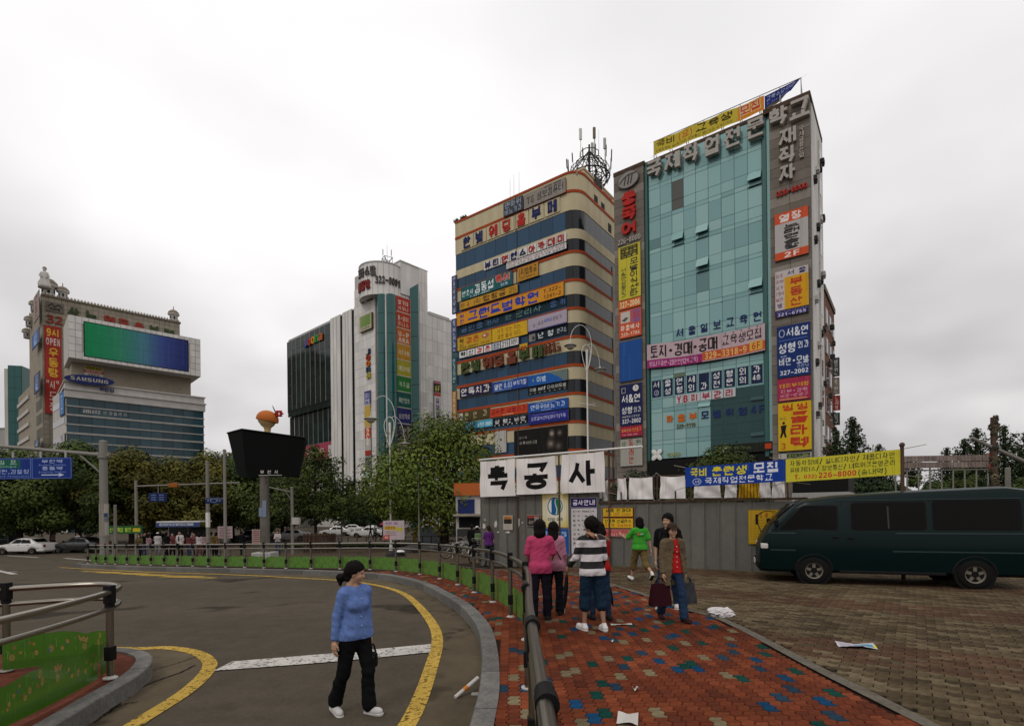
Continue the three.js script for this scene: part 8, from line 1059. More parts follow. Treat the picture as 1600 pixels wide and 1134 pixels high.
{
const rect = (x0, x1, y0, y1) => [[x0, y0], [x1, y0], [x1, y1], [x0, y1]];
const spec = (mat, o = {}) => ({ mat, bottom: 0.24, belt: 0.93, lean: 0.8, r: 0.3, axles: [0.85, 3.5], lampY: 0.66, mirror: [1.42, 0.98], bumper: mat, group: o.group,
prof: [[0, 0.62, 0.66], [0.12, 0.74, 0.76], [0.5, 0.84, 0.82], [1.25, 0.95, 0.84], [1.95, 1.36, 0.84], [2.3, 1.41, 0.84], [2.9, 1.39, 0.84], [3.2, 1.33, 0.84], [3.72, 1.02, 0.83], [4.3, 0.97, 0.8], [4.4, 0.8, 0.74]],
windows: [[[1.62, 0.98], [2.42, 0.98], [2.42, 1.27], [1.98, 1.26]], [[2.5, 0.98], [3.4, 0.98], [3.16, 1.24], [2.5, 1.27]]], screen: [[1.27, 0.97], [1.93, 1.365]], rear: [[3.24, 1.325], [3.7, 1.04]], seams: [rect(1.5, 1.512, 0.35, 0.93), rect(2.45, 2.462, 0.35, 0.95), rect(3.3, 3.31, 0.5, 0.93)], strips: [rect(0.5, 4.1, 0.52, 0.56)], handles: [[2.3, 0.82], [3.15, 0.82]] });
const white = M([0.62, 0.6, 0.57], 0.3, { clearcoat: 0.8 }), blackp = M([0.012, 0.012, 0.014], 0.25, { clearcoat: 1 }), silver = M([0.36, 0.36, 0.35], 0.35, { metalness: 0.4, clearcoat: 0.7 });
const put = (t, px, D, rot, off = ROAD) => { const x = xAt(px, D); t.position.set(x, gy(x, D) + off + 0.005, -D); t.rotation.y = rot; return t; };
const W = put(vehicle('sedan', 'white saloon driving left on the far road', spec(white))[0], 3, 47, -0.06), K = put(vehicle('sedan', 'black saloon right behind the white saloon on the far road', spec(blackp))[0], 88, 48, -0.06), S = put(vehicle('sedan', 'silver saloon behind the person in the white shirt by the display column', spec(silver, { group: 'cars parked along the plaza road' }))[0], 424, 64, 0.1);
const more = (src, label, px, D, rot) => { const c = src.clone(); c.name = numbered('sedan'); c.userData = { label, category: 'car', group: 'cars parked along the plaza road' }; scene.add(c); return put(c, px, D, rot); };
more(W, 'nearest white car left of the white placard', 548, 71, 0.08); more(W, 'white car at the left of the parked row', 500, 76, 0.05); more(S, 'silver car behind the nearest white parked car', 556, 80, -0.1); more(W, 'white car at the back of the parked row, beside the conifers', 525, 86, 0.1); more(K, 'black car left of the display column, behind the placards', 362, 62, 0.05); more(K, 'black car beyond the gantry column', 205, 55, -0.05); more(K, 'dark car under the big green tree', 676, 66, 0.1); more(S, 'silver car glimpsed between the tree trunks left of the kiosk', 704, 74, 0.1);
}
// ---------------------------------------------------------------- bicycles
function bicycle(label, px, py, rot, lean, mat) {
const t = thing('bicycle', label, 'bicycle', gpt(px, py), rot, 'parked bicycles'); t.rotation.order = 'YXZ'; t.rotation.x = lean; const Rw = 0.33;
for (const x of [-0.52, 0.52]) { const w = part(t, 'wheel', new THREE.TorusGeometry(Rw - 0.02, 0.02, 8, 36).translate(x, Rw, 0), MT.rubber); part(w, 'rim', [new THREE.TorusGeometry(Rw - 0.05, 0.013, 6, 36).translate(x, Rw, 0), cyl(0.03, 0.03, 0.08, 0, -0.04, 0, 10).rotateX(Math.PI / 2).translate(x, Rw, 0), ...Array.from({ length: 12 }, (_, i) => bar(V(x, Rw, 0), V(x + Math.cos(i * 0.5236) * 0.27, Rw + Math.sin(i * 0.5236) * 0.27, 0), 0.003, 0.003, 4))], MT.steel); part(t, 'mudguard', new THREE.TorusGeometry(Rw + 0.03, 0.02, 5, 20, 2.4).scale(1, 1, 1.2).rotateZ(0.5).translate(x, Rw, 0), MT.dullSteel); }
const bb = V(-0.05, 0.28, 0), st = V(-0.2, 0.78, 0), hd = V(0.36, 0.82, 0), rw = V(-0.52, Rw, 0), fw = V(0.52, Rw, 0);
part(t, 'frame', [bar(bb, st, 0.016), bar(st.clone().lerp(bb, 0.15), hd, 0.016), bar(bb, hd.clone().add(V(0.02, -0.12, 0)), 0.018), bar(bb, rw, 0.011), bar(st.clone().lerp(bb, 0.2), rw, 0.011), bar(hd, V(0.4, 0.7, 0), 0.018), bar(V(0.4, 0.7, 0.05), fw.clone().add(V(0, 0, 0.05)), 0.011), bar(V(0.4, 0.7, -0.05), fw.clone().add(V(0, 0, -0.05)), 0.011)], mat);
part(t, 'saddle', new THREE.SphereGeometry(0.13, 12, 8).scale(1.05, 0.32, 0.62).translate(-0.23, 0.88, 0), MT.black); part(t, 'handlebar', tube([V(0.2, 0.98, 0.28), V(0.34, 1.0, 0.2), V(0.36, 0.98, 0), V(0.34, 1.0, -0.2), V(0.2, 0.98, -0.28)], 0.012, 24, 6), MT.steel); part(t, 'stem', [bar(hd, V(0.35, 0.98, 0), 0.014), bar(st, V(-0.22, 0.86, 0), 0.013)], MT.steel); part(t, 'crank', [new THREE.TorusGeometry(0.085, 0.012, 5, 20).translate(-0.05, 0.28, 0.04), bar(V(-0.05, 0.28, 0.05), V(0.08, 0.18, 0.07), 0.01), bar(V(-0.05, 0.28, -0.05), V(-0.18, 0.38, -0.07), 0.01), cb(0.09, 0.02, 0.06, 0.08, 0.17, 0.1), cb(0.09, 0.02, 0.06, -0.18, 0.39, -0.1)], MT.dullSteel);
part(t, 'basket', [0, 0.07, 0.14, 0.21].flatMap((y) => [bx(0.42, 0.7, 0.74 + y, 0.75 + y, -0.15, -0.14), bx(0.42, 0.7, 0.74 + y, 0.75 + y, 0.14, 0.15), bx(0.42, 0.43, 0.74 + y, 0.75 + y, -0.14, 0.14), bx(0.69, 0.7, 0.74 + y, 0.75 + y, -0.14, 0.14)]).concat([bx(0.42, 0.7, 0.73, 0.738, -0.14, 0.14)]), MT.dullSteel); part(t, 'kickstand', bar(V(-0.15, 0.28, 0.03), V(-0.25, 0.01, 0.16), 0.009), MT.steel);
}
bicycle('white-rimmed bicycle parked nearest the railing, left of the purple shirt', 712, 872, 0.5, 0.06, MT.offWhite); bicycle('grey bicycle parked right behind the white-rimmed one', 726, 868, 0.75, -0.05, MT.dullSteel); bicycle('dark bicycle ridden toward the hoarding corner', 744, 878, 1.25, 0, MT.black);
// ---------------------------------------------------------------- litter
function paper(label, px, py, w, h, turn, art2, bend = 0.02, off = 0, name = 'litter_paper') { const p = gpt(px, py, off), g = new THREE.BoxGeometry(w, 0.003, h, 10, 1, 8), a = g.attributes.position; for (let i = 0; i < a.count; i++) a.setY(i, a.getY(i) + 0.006 + bend * (0.5 + 0.5 * Math.sin(a.getX(i) / w * 5 + a.getZ(i) / h * 3)) + bend * 0.5 * Math.abs(perlin.noise(a.getX(i) * 14, 0, a.getZ(i) * 14))); g.computeVertexNormals(); const m = part(scene, numbered(name), g, MT.offWhite); if (art2) { m.material = printMat(art2, 0.8); const u = g.attributes.uv, n = g.attributes.normal; for (let i = 0; i < u.count; i++) u.setXY(i, lerp(art2.u0, art2.u1, clamp(a.getX(i) / w + 0.5, 0, 1)), lerp(art2.v0, art2.v1, clamp(0.5 - a.getZ(i) / h, 0, 1))); } m.position.copy(p); m.rotation.y = turn; return tag(m, label, 'litter'); }
paper('blank white sheet of paper on the red pavers at the bottom edge', 981, 1125, 0.17, 0.24, -0.25, null, 0.02); paper('thin white paper strip lying on the red pavers behind the striped shirt', 971, 976.5, 0.32, 0.07, 0.05, null, 0.012); paper('tiny crumpled beige scrap on the red pavers', 994, 1079, 0.05, 0.05, 0.4, null, 0.03); paper('small white wrapper left of the beige scrap', 957, 1003, 0.05, 0.04, 0.8, null, 0.02);
paper('folded newspaper with blue and yellow print on the grey paving', 1338, 1010.5, 0.42, 0.24, -0.35, art(120, 70, (c, w, h) => { fill(c, '#b8b2b8', 0, 0, w, h); fill(c, '#4a8aa4', w * .42, h * .5, w * .5, h * .4); fill(c, '#c8c030', w * .92, h * .5, w * .08, h * .4); for (let i = 0; i < 8; i++) fill(c, '#77737c', w * .08, h * (.1 + i * .1), w * .3, 2); }), 0.03);
{ const R = rng(700), g = mergeVertices(new THREE.IcosahedronGeometry(0.16, 4).deleteAttribute('uv')), a = g.attributes.position; for (let i = 0; i < a.count; i++) { const x = a.getX(i), y = a.getY(i), z = a.getZ(i), f = 1 + 0.45 * perlin.noise(x * 16, y * 16, z * 16) + 0.25 * perlin.noise(x * 40 + 3, y * 40, z * 40); a.setXYZ(i, x * f * 1.25, Math.max(0.003, y * f * 0.5 + 0.05), z * f); } g.computeVertexNormals(); const m = part(scene, 'plastic_bag', toCreasedNormals(g, 0.4), M([0.55, 0.52, 0.52], 0.45)); m.position.copy(gpt(1127, 962)); tag(m, 'crumpled white plastic bag on the concrete edging strip', 'plastic bag'); }
{ const p = gpt(738, 1086, ROAD), t = thing('drink_tube', 'crushed white paper tube with an orange band leaning on the kerb', 'litter', p); const a = V(-0.17, 0.02, 0.12), b = V(0.05, 0.13, -0.16); part(t, 'tube', bar(a, b, 0.02, 0.024, 10), MT.offWhite); part(t, 'orange_band', bar(a.clone().lerp(b, 0.35), a.clone().lerp(b, 0.52), 0.0232, 0.0238, 10), M([0.5, 0.17, 0.03], 0.6)); part(t, 'foil', cb(0.12, 0.01, 0.08, 0.05, 0.012, 0.0), MT.dullSteel); }
// ---------------------------------------------------------------- people: distance fields meshed with surface nets
class Field {
constructor(lo, hi, cell) { this.lo = lo; this.c = cell; this.n = [0, 1, 2].map((i) => Math.ceil((hi[i] - lo[i]) / cell) + 2); this.v = new Float32Array(this.n[0] * this.n[1] * this.n[2]).fill(9); }
each(lo, hi, fn) { const [nx, ny, nz] = this.n, c = this.c, L = this.lo, r = (v, i) => clamp(Math.floor((v - L[i]) / c), 0, this.n[i] - 1); for (let k = r(lo[2], 2); k <= r(hi[2] + c, 2); k++) for (let j = r(lo[1], 1); j <= r(hi[1] + c, 1); j++) for (let i = r(lo[0], 0); i <= r(hi[0] + c, 0); i++) { const o = (k * ny + j) * nx + i; this.v[o] = fn(this.v[o], L[0] + i * c, L[1] + j * c, L[2] + k * c); } }
cap(a, b, ra, rb, k = 0.03, flat = 1) { const R = Math.max(ra, rb) + k + 2 * this.c, lo = [0, 1, 2].map((i) => Math.min(a.getComponent(i), b.getComponent(i)) - R), hi = [0, 1, 2].map((i) => Math.max(a.getComponent(i), b.getComponent(i)) + R), dx = b.x - a.x, dy = b.y - a.y, dz = (b.z - a.z) / flat, L2 = dx * dx + dy * dy + dz * dz || 1e-9; this.each(lo, hi, (v, x, y, z) => { const px = x - a.x, py = y - a.y, pz = (z - a.z) / flat, t = clamp((px * dx + py * dy + pz * dz) / L2, 0, 1), d = (Math.hypot(px - dx * t, py - dy * t, pz - dz * t) - lerp(ra, rb, t)) * (flat < 1 ? 0.85 : 1); return smin(v, d, k); }); return this; }
ball(p, rx, ry, rz, k = 0.02, cut = false) { const R = Math.max(rx, ry, rz) + k + 2 * this.c; this.each([p.x - R, p.y - R, p.z - R], [p.x + R, p.y + R, p.z + R], (v, x, y, z) => { const q = Math.hypot((x - p.x) / rx, (y - p.y) / ry, (z - p.z) / rz), d = (q - 1) * Math.min(rx, ry, rz); return cut ? -smin(-v, d, k) : smin(v, d, k); }); return this; }
keep(fn) { const [nx, ny] = this.n, c = this.c, L = this.lo; for (let o = 0; o < this.v.length; o++) { if (this.v[o] > 0.2) continue; const i = o % nx, j = Math.floor(o / nx) % ny, k = Math.floor(o / (nx * ny)); this.v[o] = fn(this.v[o], L[0] + i * c, L[1] + j * c, L[2] + k * c); } return this; }
mesh() {
const [nx, ny, nz] = this.n, v = this.v, c = this.c, id = new Int32Array(v.length).fill(-1), pos = [], nor = [], idx = [], sx = 1, sy = nx, sz = nx * ny, E = [[0, 1], [2, 3], [4, 5], [6, 7], [0, 2], [1, 3], [4, 6], [5, 7], [0, 4], [1, 5], [2, 6], [3, 7]], off = [0, 1, 2, 3, 4, 5, 6, 7].map((q) => (q & 1) * sx + ((q >> 1) & 1) * sy + (q >> 2) * sz);
for (let k = 0; k < nz - 1; k++) for (let j = 0; j < ny - 1; j++) for (let i = 0; i < nx - 1; i++) {
const o = k * sz + j * sy + i; let m = 0; for (let q = 0; q < 8; q++) if (v[o + off[q]] < 0) m |= 1 << q; if (m === 0 || m === 255) continue;
let X = 0, Y = 0, Z = 0, n = 0; for (const [a, b] of E) { if (((m >> a) & 1) === ((m >> b) & 1)) continue; const va = v[o + off[a]], f = va / (va - v[o + off[b]]); X += lerp(a & 1, b & 1, f); Y += lerp((a >> 1) & 1, (b >> 1) & 1, f); Z += lerp(a >> 2, b >> 2, f); n++; }
const g = (s1) => { let t = 0; for (let q = 0; q < 8; q++) t += (q & s1 ? 1 : -1) * v[o + off[q]]; return t; }, gx = g(1), gy2 = g(2), gz = g(4), L = Math.hypot(gx, gy2, gz) || 1;
id[o] = pos.length / 3; pos.push(this.lo[0] + (i + X / n) * c, this.lo[1] + (j + Y / n) * c, this.lo[2] + (k + Z / n) * c); nor.push(gx / L, gy2 / L, gz / L);
}
for (let k = 1; k < nz - 1; k++) for (let j = 1; j < ny - 1; j++) for (let i = 1; i < nx - 1; i++) { const o = k * sz + j * sy + i, s = v[o] < 0; [[sx, sy, sz], [sy, sz, sx], [sz, sx, sy]].forEach(([d, e, f]) => { if (s === v[o + d] < 0) return; const a = id[o - e - f], b = id[o - f], q = id[o], w = id[o - e]; if (a < 0 || b < 0 || q < 0 || w < 0) return; s ? idx.push(a, b, q, a, q, w) : idx.push(a, q, b, a, w, q); }); }
const g = new THREE.BufferGeometry(), uv = []; for (let i = 0; i < pos.length; i += 3) uv.push(pos[i] + pos[i + 2], pos[i + 1]); g.setAttribute('position', new THREE.BufferAttribute(new Float32Array(pos), 3)); g.setAttribute('normal', new THREE.BufferAttribute(new Float32Array(nor), 3)); g.setAttribute('uv', new THREE.BufferAttribute(new Float32Array(uv), 2)); g.setIndex(idx); return g;
}
}
function smin(a, b, k) { const h = Math.max(k - Math.abs(a - b), 0) / k; return Math.min(a, b) - h * h * k * 0.25; }
const HEAD = (() => { const f = new Field([-0.13, -0.17, -0.15], [0.13, 0.16, 0.16], 0.0065); f.ball(V(0, 0.03, -0.012), 0.075, 0.092, 0.094, 0.02).ball(V(0, -0.045, 0.022), 0.054, 0.066, 0.062, 0.04).cap(V(0, 0.01, 0.082), V(0, -0.028, 0.100), 0.008, 0.014, 0.016).cap(V(-0.035, 0.026, 0.075), V(0.035, 0.026, 0.075), 0.010, 0.010, 0.02); for (const s of [1, -1]) { f.ball(V(s * 0.03, 0.006, 0.09), 0.016, 0.010, 0.014, 0.012, true).ball(V(s * 0.074, -0.01, -0.005), 0.010, 0.030, 0.018, 0.008).ball(V(s * 0.034, -0.03, 0.06), 0.022, 0.022, 0.02, 0.03); } f.ball(V(0, -0.056, 0.083), 0.024, 0.006, 0.010, 0.008).ball(V(0, -0.066, 0.080), 0.020, 0.006, 0.010, 0.008).ball(V(0, -0.0605, 0.094), 0.022, 0.0022, 0.006, 0.003, true).ball(V(0, -0.095, 0.066), 0.022, 0.016, 0.018, 0.02).cap(V(0, -0.05, -0.02), V(0, -0.16, -0.03), 0.05, 0.052, 0.03); return f.mesh(); })();
const HAND = (() => { const f = new Field([-0.07, -0.21, -0.06], [0.07, 0.03, 0.08], 0.0045); f.cap(V(0, 0.02, 0), V(0, -0.03, 0), 0.024, 0.024, 0.02, 0.8); f.cap(V(-0.024, -0.05, 0), V(-0.026, -0.085, 0.004), 0.016, 0.014, 0.02).cap(V(0.022, -0.05, 0), V(0.024, -0.09, 0.004), 0.017, 0.015, 0.02).cap(V(0, -0.04, 0), V(0, -0.09, 0.004), 0.018, 0.016, 0.02); [[0.029, 0.068, 0.94], [0.010, 0.078, 1], [-0.010, 0.072, 1], [-0.028, 0.056, 0.86]].forEach(([x, L, k]) => { const a = V(x, -0.092, 0.005), b = V(x * 1.05, -0.092 - L * 0.5, 0.012), c = V(x * 1.02, -0.092 - L * 0.82, 0.030), d = V(x, -0.092 - L * 0.95, 0.050); f.cap(a, b, 0.0088 * k, 0.0082 * k, 0.003).cap(b, c, 0.0082 * k, 0.0074 * k, 0.003).cap(c, d, 0.0074 * k, 0.006 * k, 0.003); }); f.cap(V(0.026, -0.035, 0.006), V(0.046, -0.068, 0.022), 0.013, 0.0105, 0.012).cap(V(0.046, -0.068, 0.022), V(0.044, -0.100, 0.036), 0.0102, 0.0078, 0.004); return f.mesh(); })();
const SKIN = M([0.40, 0.235, 0.155], 0.6), SKIN2 = M([0.30, 0.165, 0.105], 0.6), HAIR = M([0.006, 0.0045, 0.004], 0.7, { specularIntensity: 0.15 }), HAIRB = M([0.035, 0.018, 0.012], 0.7);
const cm = (c, tex = TX.cloth, s = 3) => M(c, 0.92, { tex, s, specularIntensity: 0.12 });
function person(o) {
const s = o.h / 1.82, fem = o.female, fine = o.fine ?? 1, cell = [0.03, 0.0155, 0.012][fine], rad = degToRad;
const t = thing('person', o.label, 'person', [o.X, gy(o.X, o.D) + (o.y ?? 0), -o.D], rad(o.face), o.group); t.scale.setScalar(s);
const J = {}, hw = fem ? 0.088 : 0.085, sw = fem ? 0.155 : 0.178;
for (const [side, k] of [['L', 1], ['R', -1]]) {
const [f, kn, out = 3] = o.legs[side], a = rad(f), b = rad(f - kn), q = rad(out), hip = V(k * hw, 0.9, 0), knee = hip.clone().add(V(k * Math.sin(q) * 0.43, -Math.cos(a) * 0.43 * Math.cos(q), Math.sin(a) * 0.43)), ank = knee.clone().add(V(k * Math.sin(q) * 0.15, -Math.cos(b) * 0.405, Math.sin(b) * 0.405)), p = rad(clamp((kn - f) * 0.8 - 8, -18, 65)), toe = ank.clone().add(V(k * 0.03, -0.055 - 0.15 * Math.sin(p), 0.155 * Math.cos(p))), heel = ank.clone().add(V(0, -0.05 - 0.0 * p, -0.045));
const [af, ao, ae, ai = 10] = o.arms[side], A = rad(af), O = rad(ao), B = rad(af + ae), I = rad(ao - ai), sh = V(k * sw, 1.385, 0), elb = sh.clone().add(V(k * Math.sin(O), -Math.cos(O) * Math.cos(A), Math.cos(O) * Math.sin(A)).multiplyScalar(0.275)), dir = V(k * Math.sin(I), -Math.cos(I) * Math.cos(B), Math.cos(I) * Math.sin(B)).normalize(), wr = elb.clone().add(dir.clone().multiplyScalar(0.24));
J[side] = { k, hip, knee, ank, toe, heel, sh, elb, wr, dir, p };
}
const low = Math.min(...['L', 'R'].flatMap((q) => [J[q].toe.y - 0.03, J[q].heel.y - 0.035])), root = new THREE.Group(); root.name = 'figure';
const all = (fn) => { for (const q of ['L', 'R']) fn(J[q]); }, mv = -low;
all((j) => { for (const n of ['hip', 'knee', 'ank', 'toe', 'heel', 'sh', 'elb', 'wr']) j[n].y += mv; });
const Y = (y) => y + mv, lo = [-0.62, -0.03, -0.62], hi = [0.62, 1.62 + mv, 0.72], F = (c = cell) => { const b = o.bounds ?? [lo, hi]; return new Field(b[0], b[1], c); };
const chest = fem ? 0.148 : 0.16, waist = fem ? 0.122 : 0.14, hipr = fem ? 0.168 : 0.158, bust = o.bust ?? (fem ? 0.03 : 0.015), tilt = o.tilt ?? 0;
const torso = (f, g) => { f.cap(V(0, Y(0.93), -0.005), V(0, Y(1.0), 0), hipr + g, hipr - 0.012 + g, 0.05, 0.72).cap(V(0, Y(1.0), 0), V(0, Y(1.1), 0), waist + g + 0.01, waist + g, 0.06, 0.72).cap(V(0, Y(1.12), 0), V(0, Y(1.29), -0.005), waist + g, chest + g, 0.06, 0.68).cap(V(-sw * 0.72, Y(1.385), -0.01), V(sw * 0.72, Y(1.385), -0.01), 0.062 + g, 0.062 + g, 0.06).cap(V(-0.07, Y(1.25), 0.06), V(0.07, Y(1.25), 0.06), 0.05 + bust * 0.5 + g, 0.05 + bust * 0.5 + g, 0.05); all((j) => f.ball(V(j.hip.x * 0.9, Y(0.9), -0.07), 0.085 + g, 0.09 + g, 0.075 + g, 0.05)); return f; };
const arm = (f, j, g, to, k = 0.03, cuff = 0) => { f.cap(j.sh, j.sh.clone().lerp(j.elb, Math.min(1, to * 2)), 0.05 + g, lerp(0.05, 0.039, Math.min(1, to * 2)) + g + (to < 0.5 ? cuff : 0), k); if (to > 0.5) f.cap(j.elb, j.elb.clone().lerp(j.wr, (to - 0.5) * 2), 0.039 + g, 0.028 + g + cuff, 0.02); };
const leg = (f, j, g, to, flare = 0, k = 0.04) => { f.cap(j.hip, j.hip.clone().lerp(j.knee, Math.min(1, to * 2)), 0.083 + g, lerp(0.083, 0.056, Math.min(1, to * 2)) + g + (to <= 0.5 ? flare : 0), k); if (to > 0.5) { const m = j.knee.clone().lerp(j.ank, 0.3).add(V(0, 0, -0.012)); f.cap(j.knee, m, 0.056 + g, 0.053 + g, 0.02).cap(m, j.knee.clone().lerp(j.ank, (to - 0.5) * 2), 0.053 + g, 0.036 + g + flare, 0.02); } };
const fb = torso(F(fine === 0 ? 0.03 : 0.0175), -0.012); fb.cap(V(0, Y(1.39), -0.01), V(0, Y(1.52), 0.008), 0.058, 0.048, 0.04); all((j) => { arm(fb, j, -0.003, 1); leg(fb, j, -0.006, 1); fb.cap(j.heel, j.toe, 0.03, 0.028, 0.02); });
const headAt = new THREE.Matrix4().makeRotationFromEuler(new THREE.Euler(rad(o.head?.[1] ?? 0), rad(o.head?.[0] ?? 0), rad(o.head?.[2] ?? 0), 'YXZ')).setPosition(0, Y(1.6) - 0.0, 0.02 + tilt);
const pieces = [fb.mesh(), HEAD.clone().applyMatrix4(headAt)];
all((j) => { if (fine === 0) { return; } const g = HAND.clone(); if (j.k < 0) { g.scale(-1, 1, 1); const ix = g.index.array; for (let i = 0; i < ix.length; i += 3) [ix[i], ix[i + 1]] = [ix[i + 1], ix[i]]; } const down = j.dir, side = V(j.k, 0, 0), zf = side.clone().cross(down).normalize().multiplyScalar(-j.k), inward = V(-j.k, 0, 0); const yv = down.clone().negate(), zv = inward.clone().sub(yv.clone().multiplyScalar(inward.dot(yv))).normalize(), xv = yv.clone().cross(zv).multiplyScalar(j.k); const mm = new THREE.Matrix4().makeBasis(yv.clone().cross(zv), yv, zv).setPosition(j.wr.clone().add(down.clone().multiplyScalar(0.012))); g.applyMatrix4(mm); pieces.push(g); });
part(t, 'body', mg(pieces), o.skin ?? SKIN);
const fold = (v, x, y, z, k = 1) => v + 0.009 * k * perlin.noise(x * 8 + o.X * 7, y * 13 + x * 6, z * 8) + 0.005 * k * perlin.noise(x * 20, y * 28 + x * 24, z * 20);
const top = o.top, ft = torso(F(), 0.012 + (top.loose ?? 0)); all((j) => arm(ft, j, 0.010 + (top.loose ?? 0) * 0.6, top.sleeve, 0.035, top.cuff ?? 0.004)); ft.cap(V(0, Y(1.4), -0.012), V(0, Y(1.45), 0), 0.07, 0.062, 0.03);
if (top.hem < 0.9) all((j) => ft.cap(j.hip, j.hip.clone().lerp(j.knee, 0.55), 0.105 + (top.loose ?? 0), 0.115 + (top.loose ?? 0), 0.06));
part(t, top.name ?? 'shirt', ft.keep((v, x, y, z) => Math.max(fold(v, x, y, z), Y(top.hem) - y + (top.split ? 0.10 * smoothstep(Math.abs(x - top.split), 0.0, 0.09) * 0 + top.slant * x : 0), Math.hypot(x, (z - 0.02) * 1.1) < 0.066 && y > Y(1.40) ? y - Y(1.452) : -1, top.vneck && z > 0 ? (y - Y(1.2)) * 0.3 - Math.abs(x) * 0.8 > 0 ? 0.02 : -1 : -1)).mesh(), top.mat);
const b = o.bottom, fl = F(); fl.cap(V(0, Y(0.93), -0.005), V(0, Y(1.0), 0), hipr + 0.008, hipr - 0.005, 0.05, 0.72); all((j) => { fl.ball(V(j.hip.x * 0.9, Y(0.9), -0.07), 0.092, 0.097, 0.082, 0.05); leg(fl, j, 0.010 + (b.loose ?? 0), b.to, b.flare ?? 0); });
const hemCut = b.to < 0.9 ? null : 1; part(t, b.name ?? 'trousers', fl.keep((v, x, y, z) => Math.max(fold(v, x, y, z, 1.2), y - Y(1.03))).mesh(), b.mat);
all((j) => { const c = fine === 0 ? 0.02 : 0.009, q = new Field([j.ank.x - 0.14, Math.min(j.toe.y, j.heel.y) - 0.1, Math.min(j.heel.z, j.toe.z) - 0.16], [j.ank.x + 0.14, j.ank.y + 0.09, Math.max(j.toe.z, j.heel.z) + 0.12], c), tip2 = j.toe.clone().lerp(j.heel, 0.12); q.cap(j.heel, j.toe, 0.040, 0.034, 0.02).cap(j.heel.clone().lerp(j.toe, 0.3), tip2, 0.04, 0.042, 0.02).cap(j.heel.clone().add(V(0, 0.01, 0.01)), j.ank.clone().add(V(0, o.boot ?? 0.0, 0)), 0.04, 0.042, 0.02); const sh = part(t, 'shoe', q.mesh(), o.shoes); if (fine > 0) { const q2 = new Field([j.ank.x - 0.14, Math.min(j.toe.y, j.heel.y) - 0.12, Math.min(j.heel.z, j.toe.z) - 0.16], [j.ank.x + 0.14, j.ank.y, Math.max(j.toe.z, j.heel.z) + 0.12], c); const d = V(0, -0.024, 0); q2.cap(j.heel.clone().add(d), j.toe.clone().add(d), 0.043, 0.044, 0.02); part(sh, 'sole', q2.keep((v, x, y, z) => { const f = clamp((z - j.heel.z) / (j.toe.z - j.heel.z || 1), -0.2, 1.2), g = lerp(j.heel.y, j.toe.y, f) - 0.018; return Math.max(v, y - g); }).mesh(), o.sole ?? o.shoes); } });
const hr = o.hair ?? {}, hc = fine === 0 ? 0.02 : 0.008, fh = new Field([-0.17, -0.55, -0.26], [0.17, 0.2, 0.17], hc); fh.ball(V(0, 0.04, -0.018), 0.088 + (hr.vol ?? 0), 0.1 + (hr.vol ?? 0), 0.103 + (hr.vol ?? 0), 0.01);
const L = hr.long ?? 0; if (L) { fh.cap(V(0, 0.0, -0.05), V(0, -L * 0.6, -0.085), 0.088, 0.09, 0.04, 0.75).cap(V(0, -L * 0.6, -0.085), V(0, -L, -0.08), 0.09, 0.05, 0.03, 0.6); for (const k of [1, -1]) fh.cap(V(k * 0.07, 0.02, -0.01), V(k * 0.08, -Math.min(L, 0.2), -0.03), 0.03, 0.03, 0.03); } else fh.cap(V(0, 0.0, -0.05), V(0, -0.06, -0.06), 0.075, 0.06, 0.03);
if (hr.pony) fh.cap(V(0, -0.04, -0.11), V(0, -0.075, -0.155), 0.03, 0.042, 0.02).cap(V(0, -0.075, -0.155), V(0, -0.15, -0.145), 0.042, 0.02, 0.02); if (hr.bun) fh.ball(V(0, 0.03, -0.12), 0.045, 0.045, 0.04, 0.02);
fh.keep((v, x, y, z) => { const face = z > 0.03 ? y - (0.062 + (hr.fringe ?? 0)) + Math.abs(x) * 0.45 : z > -0.02 ? y - 0.02 : 1; return Math.max(v + 0.009 * perlin.noise(x * 34, y * 16, z * 34) + 0.007 * perlin.noise(x * 80, y * 20, z * 80), z > -0.03 && Math.abs(x) < 0.075 && !(L && z < 0) ? -face * (z > 0.03 ? 1 : 0.4) - (z > 0.03 ? 0 : 0.004) : -1); });
part(t, 'hair', fh.mesh().applyMatrix4(headAt), hr.mat ?? HAIR);
if (fine > 1) for (const k of [1, -1]) part(t, 'eye', [new THREE.SphereGeometry(0.0085, 10, 8).scale(1.25, 0.7, 0.8).translate(k * 0.030, 0.006, 0.079)].map((g) => g.applyMatrix4(headAt)), M([0.03, 0.02, 0.018], 0.2));
if (o.cap2) { const g = new Field([-0.13, 0, -0.14], [0.13, 0.18, 0.22], 0.008); g.ball(V(0, 0.05, -0.012), 0.094, 0.098, 0.108, 0.01); part(t, 'cap', g.keep((v, x, y, z) => Math.max(v, 0.055 - y - z * 0.12)).mesh().applyMatrix4(headAt), o.cap2); part(t, 'cap_brim', new THREE.CylinderGeometry(0.085, 0.085, 0.008, 20, 1, false, -1.5708, 3.1416).scale(1, 1, 1.15).rotateX(0.16).translate(0, 0.066, 0.075).applyMatrix4(headAt), o.cap2); }
t.userData.J = undefined; t.J = J; t.Y = Y; return t;
}
const world = (t, v) => { t.updateMatrixWorld(true); return t.localToWorld(v.clone()); };
const walkL = { L: [18, 6], R: [-16, 14] }, walkR = { L: [-16, 14], R: [18, 6] }, stand = { L: [1, 2, 4], R: [-2, 3, 4] }, hang = { L: [-4, 7, 14], R: [6, 7, 16] };
const jeans = cm([0.022, 0.042, 0.085]), blackC = cm([0.008, 0.008, 0.009]), whiteS = M([0.6, 0.57, 0.55], 0.6), darkS = M([0.02, 0.018, 0.018], 0.5);
const GP = (x, y, o = 0) => { const [X, D] = gr(x, y, o); return { X, D }; };
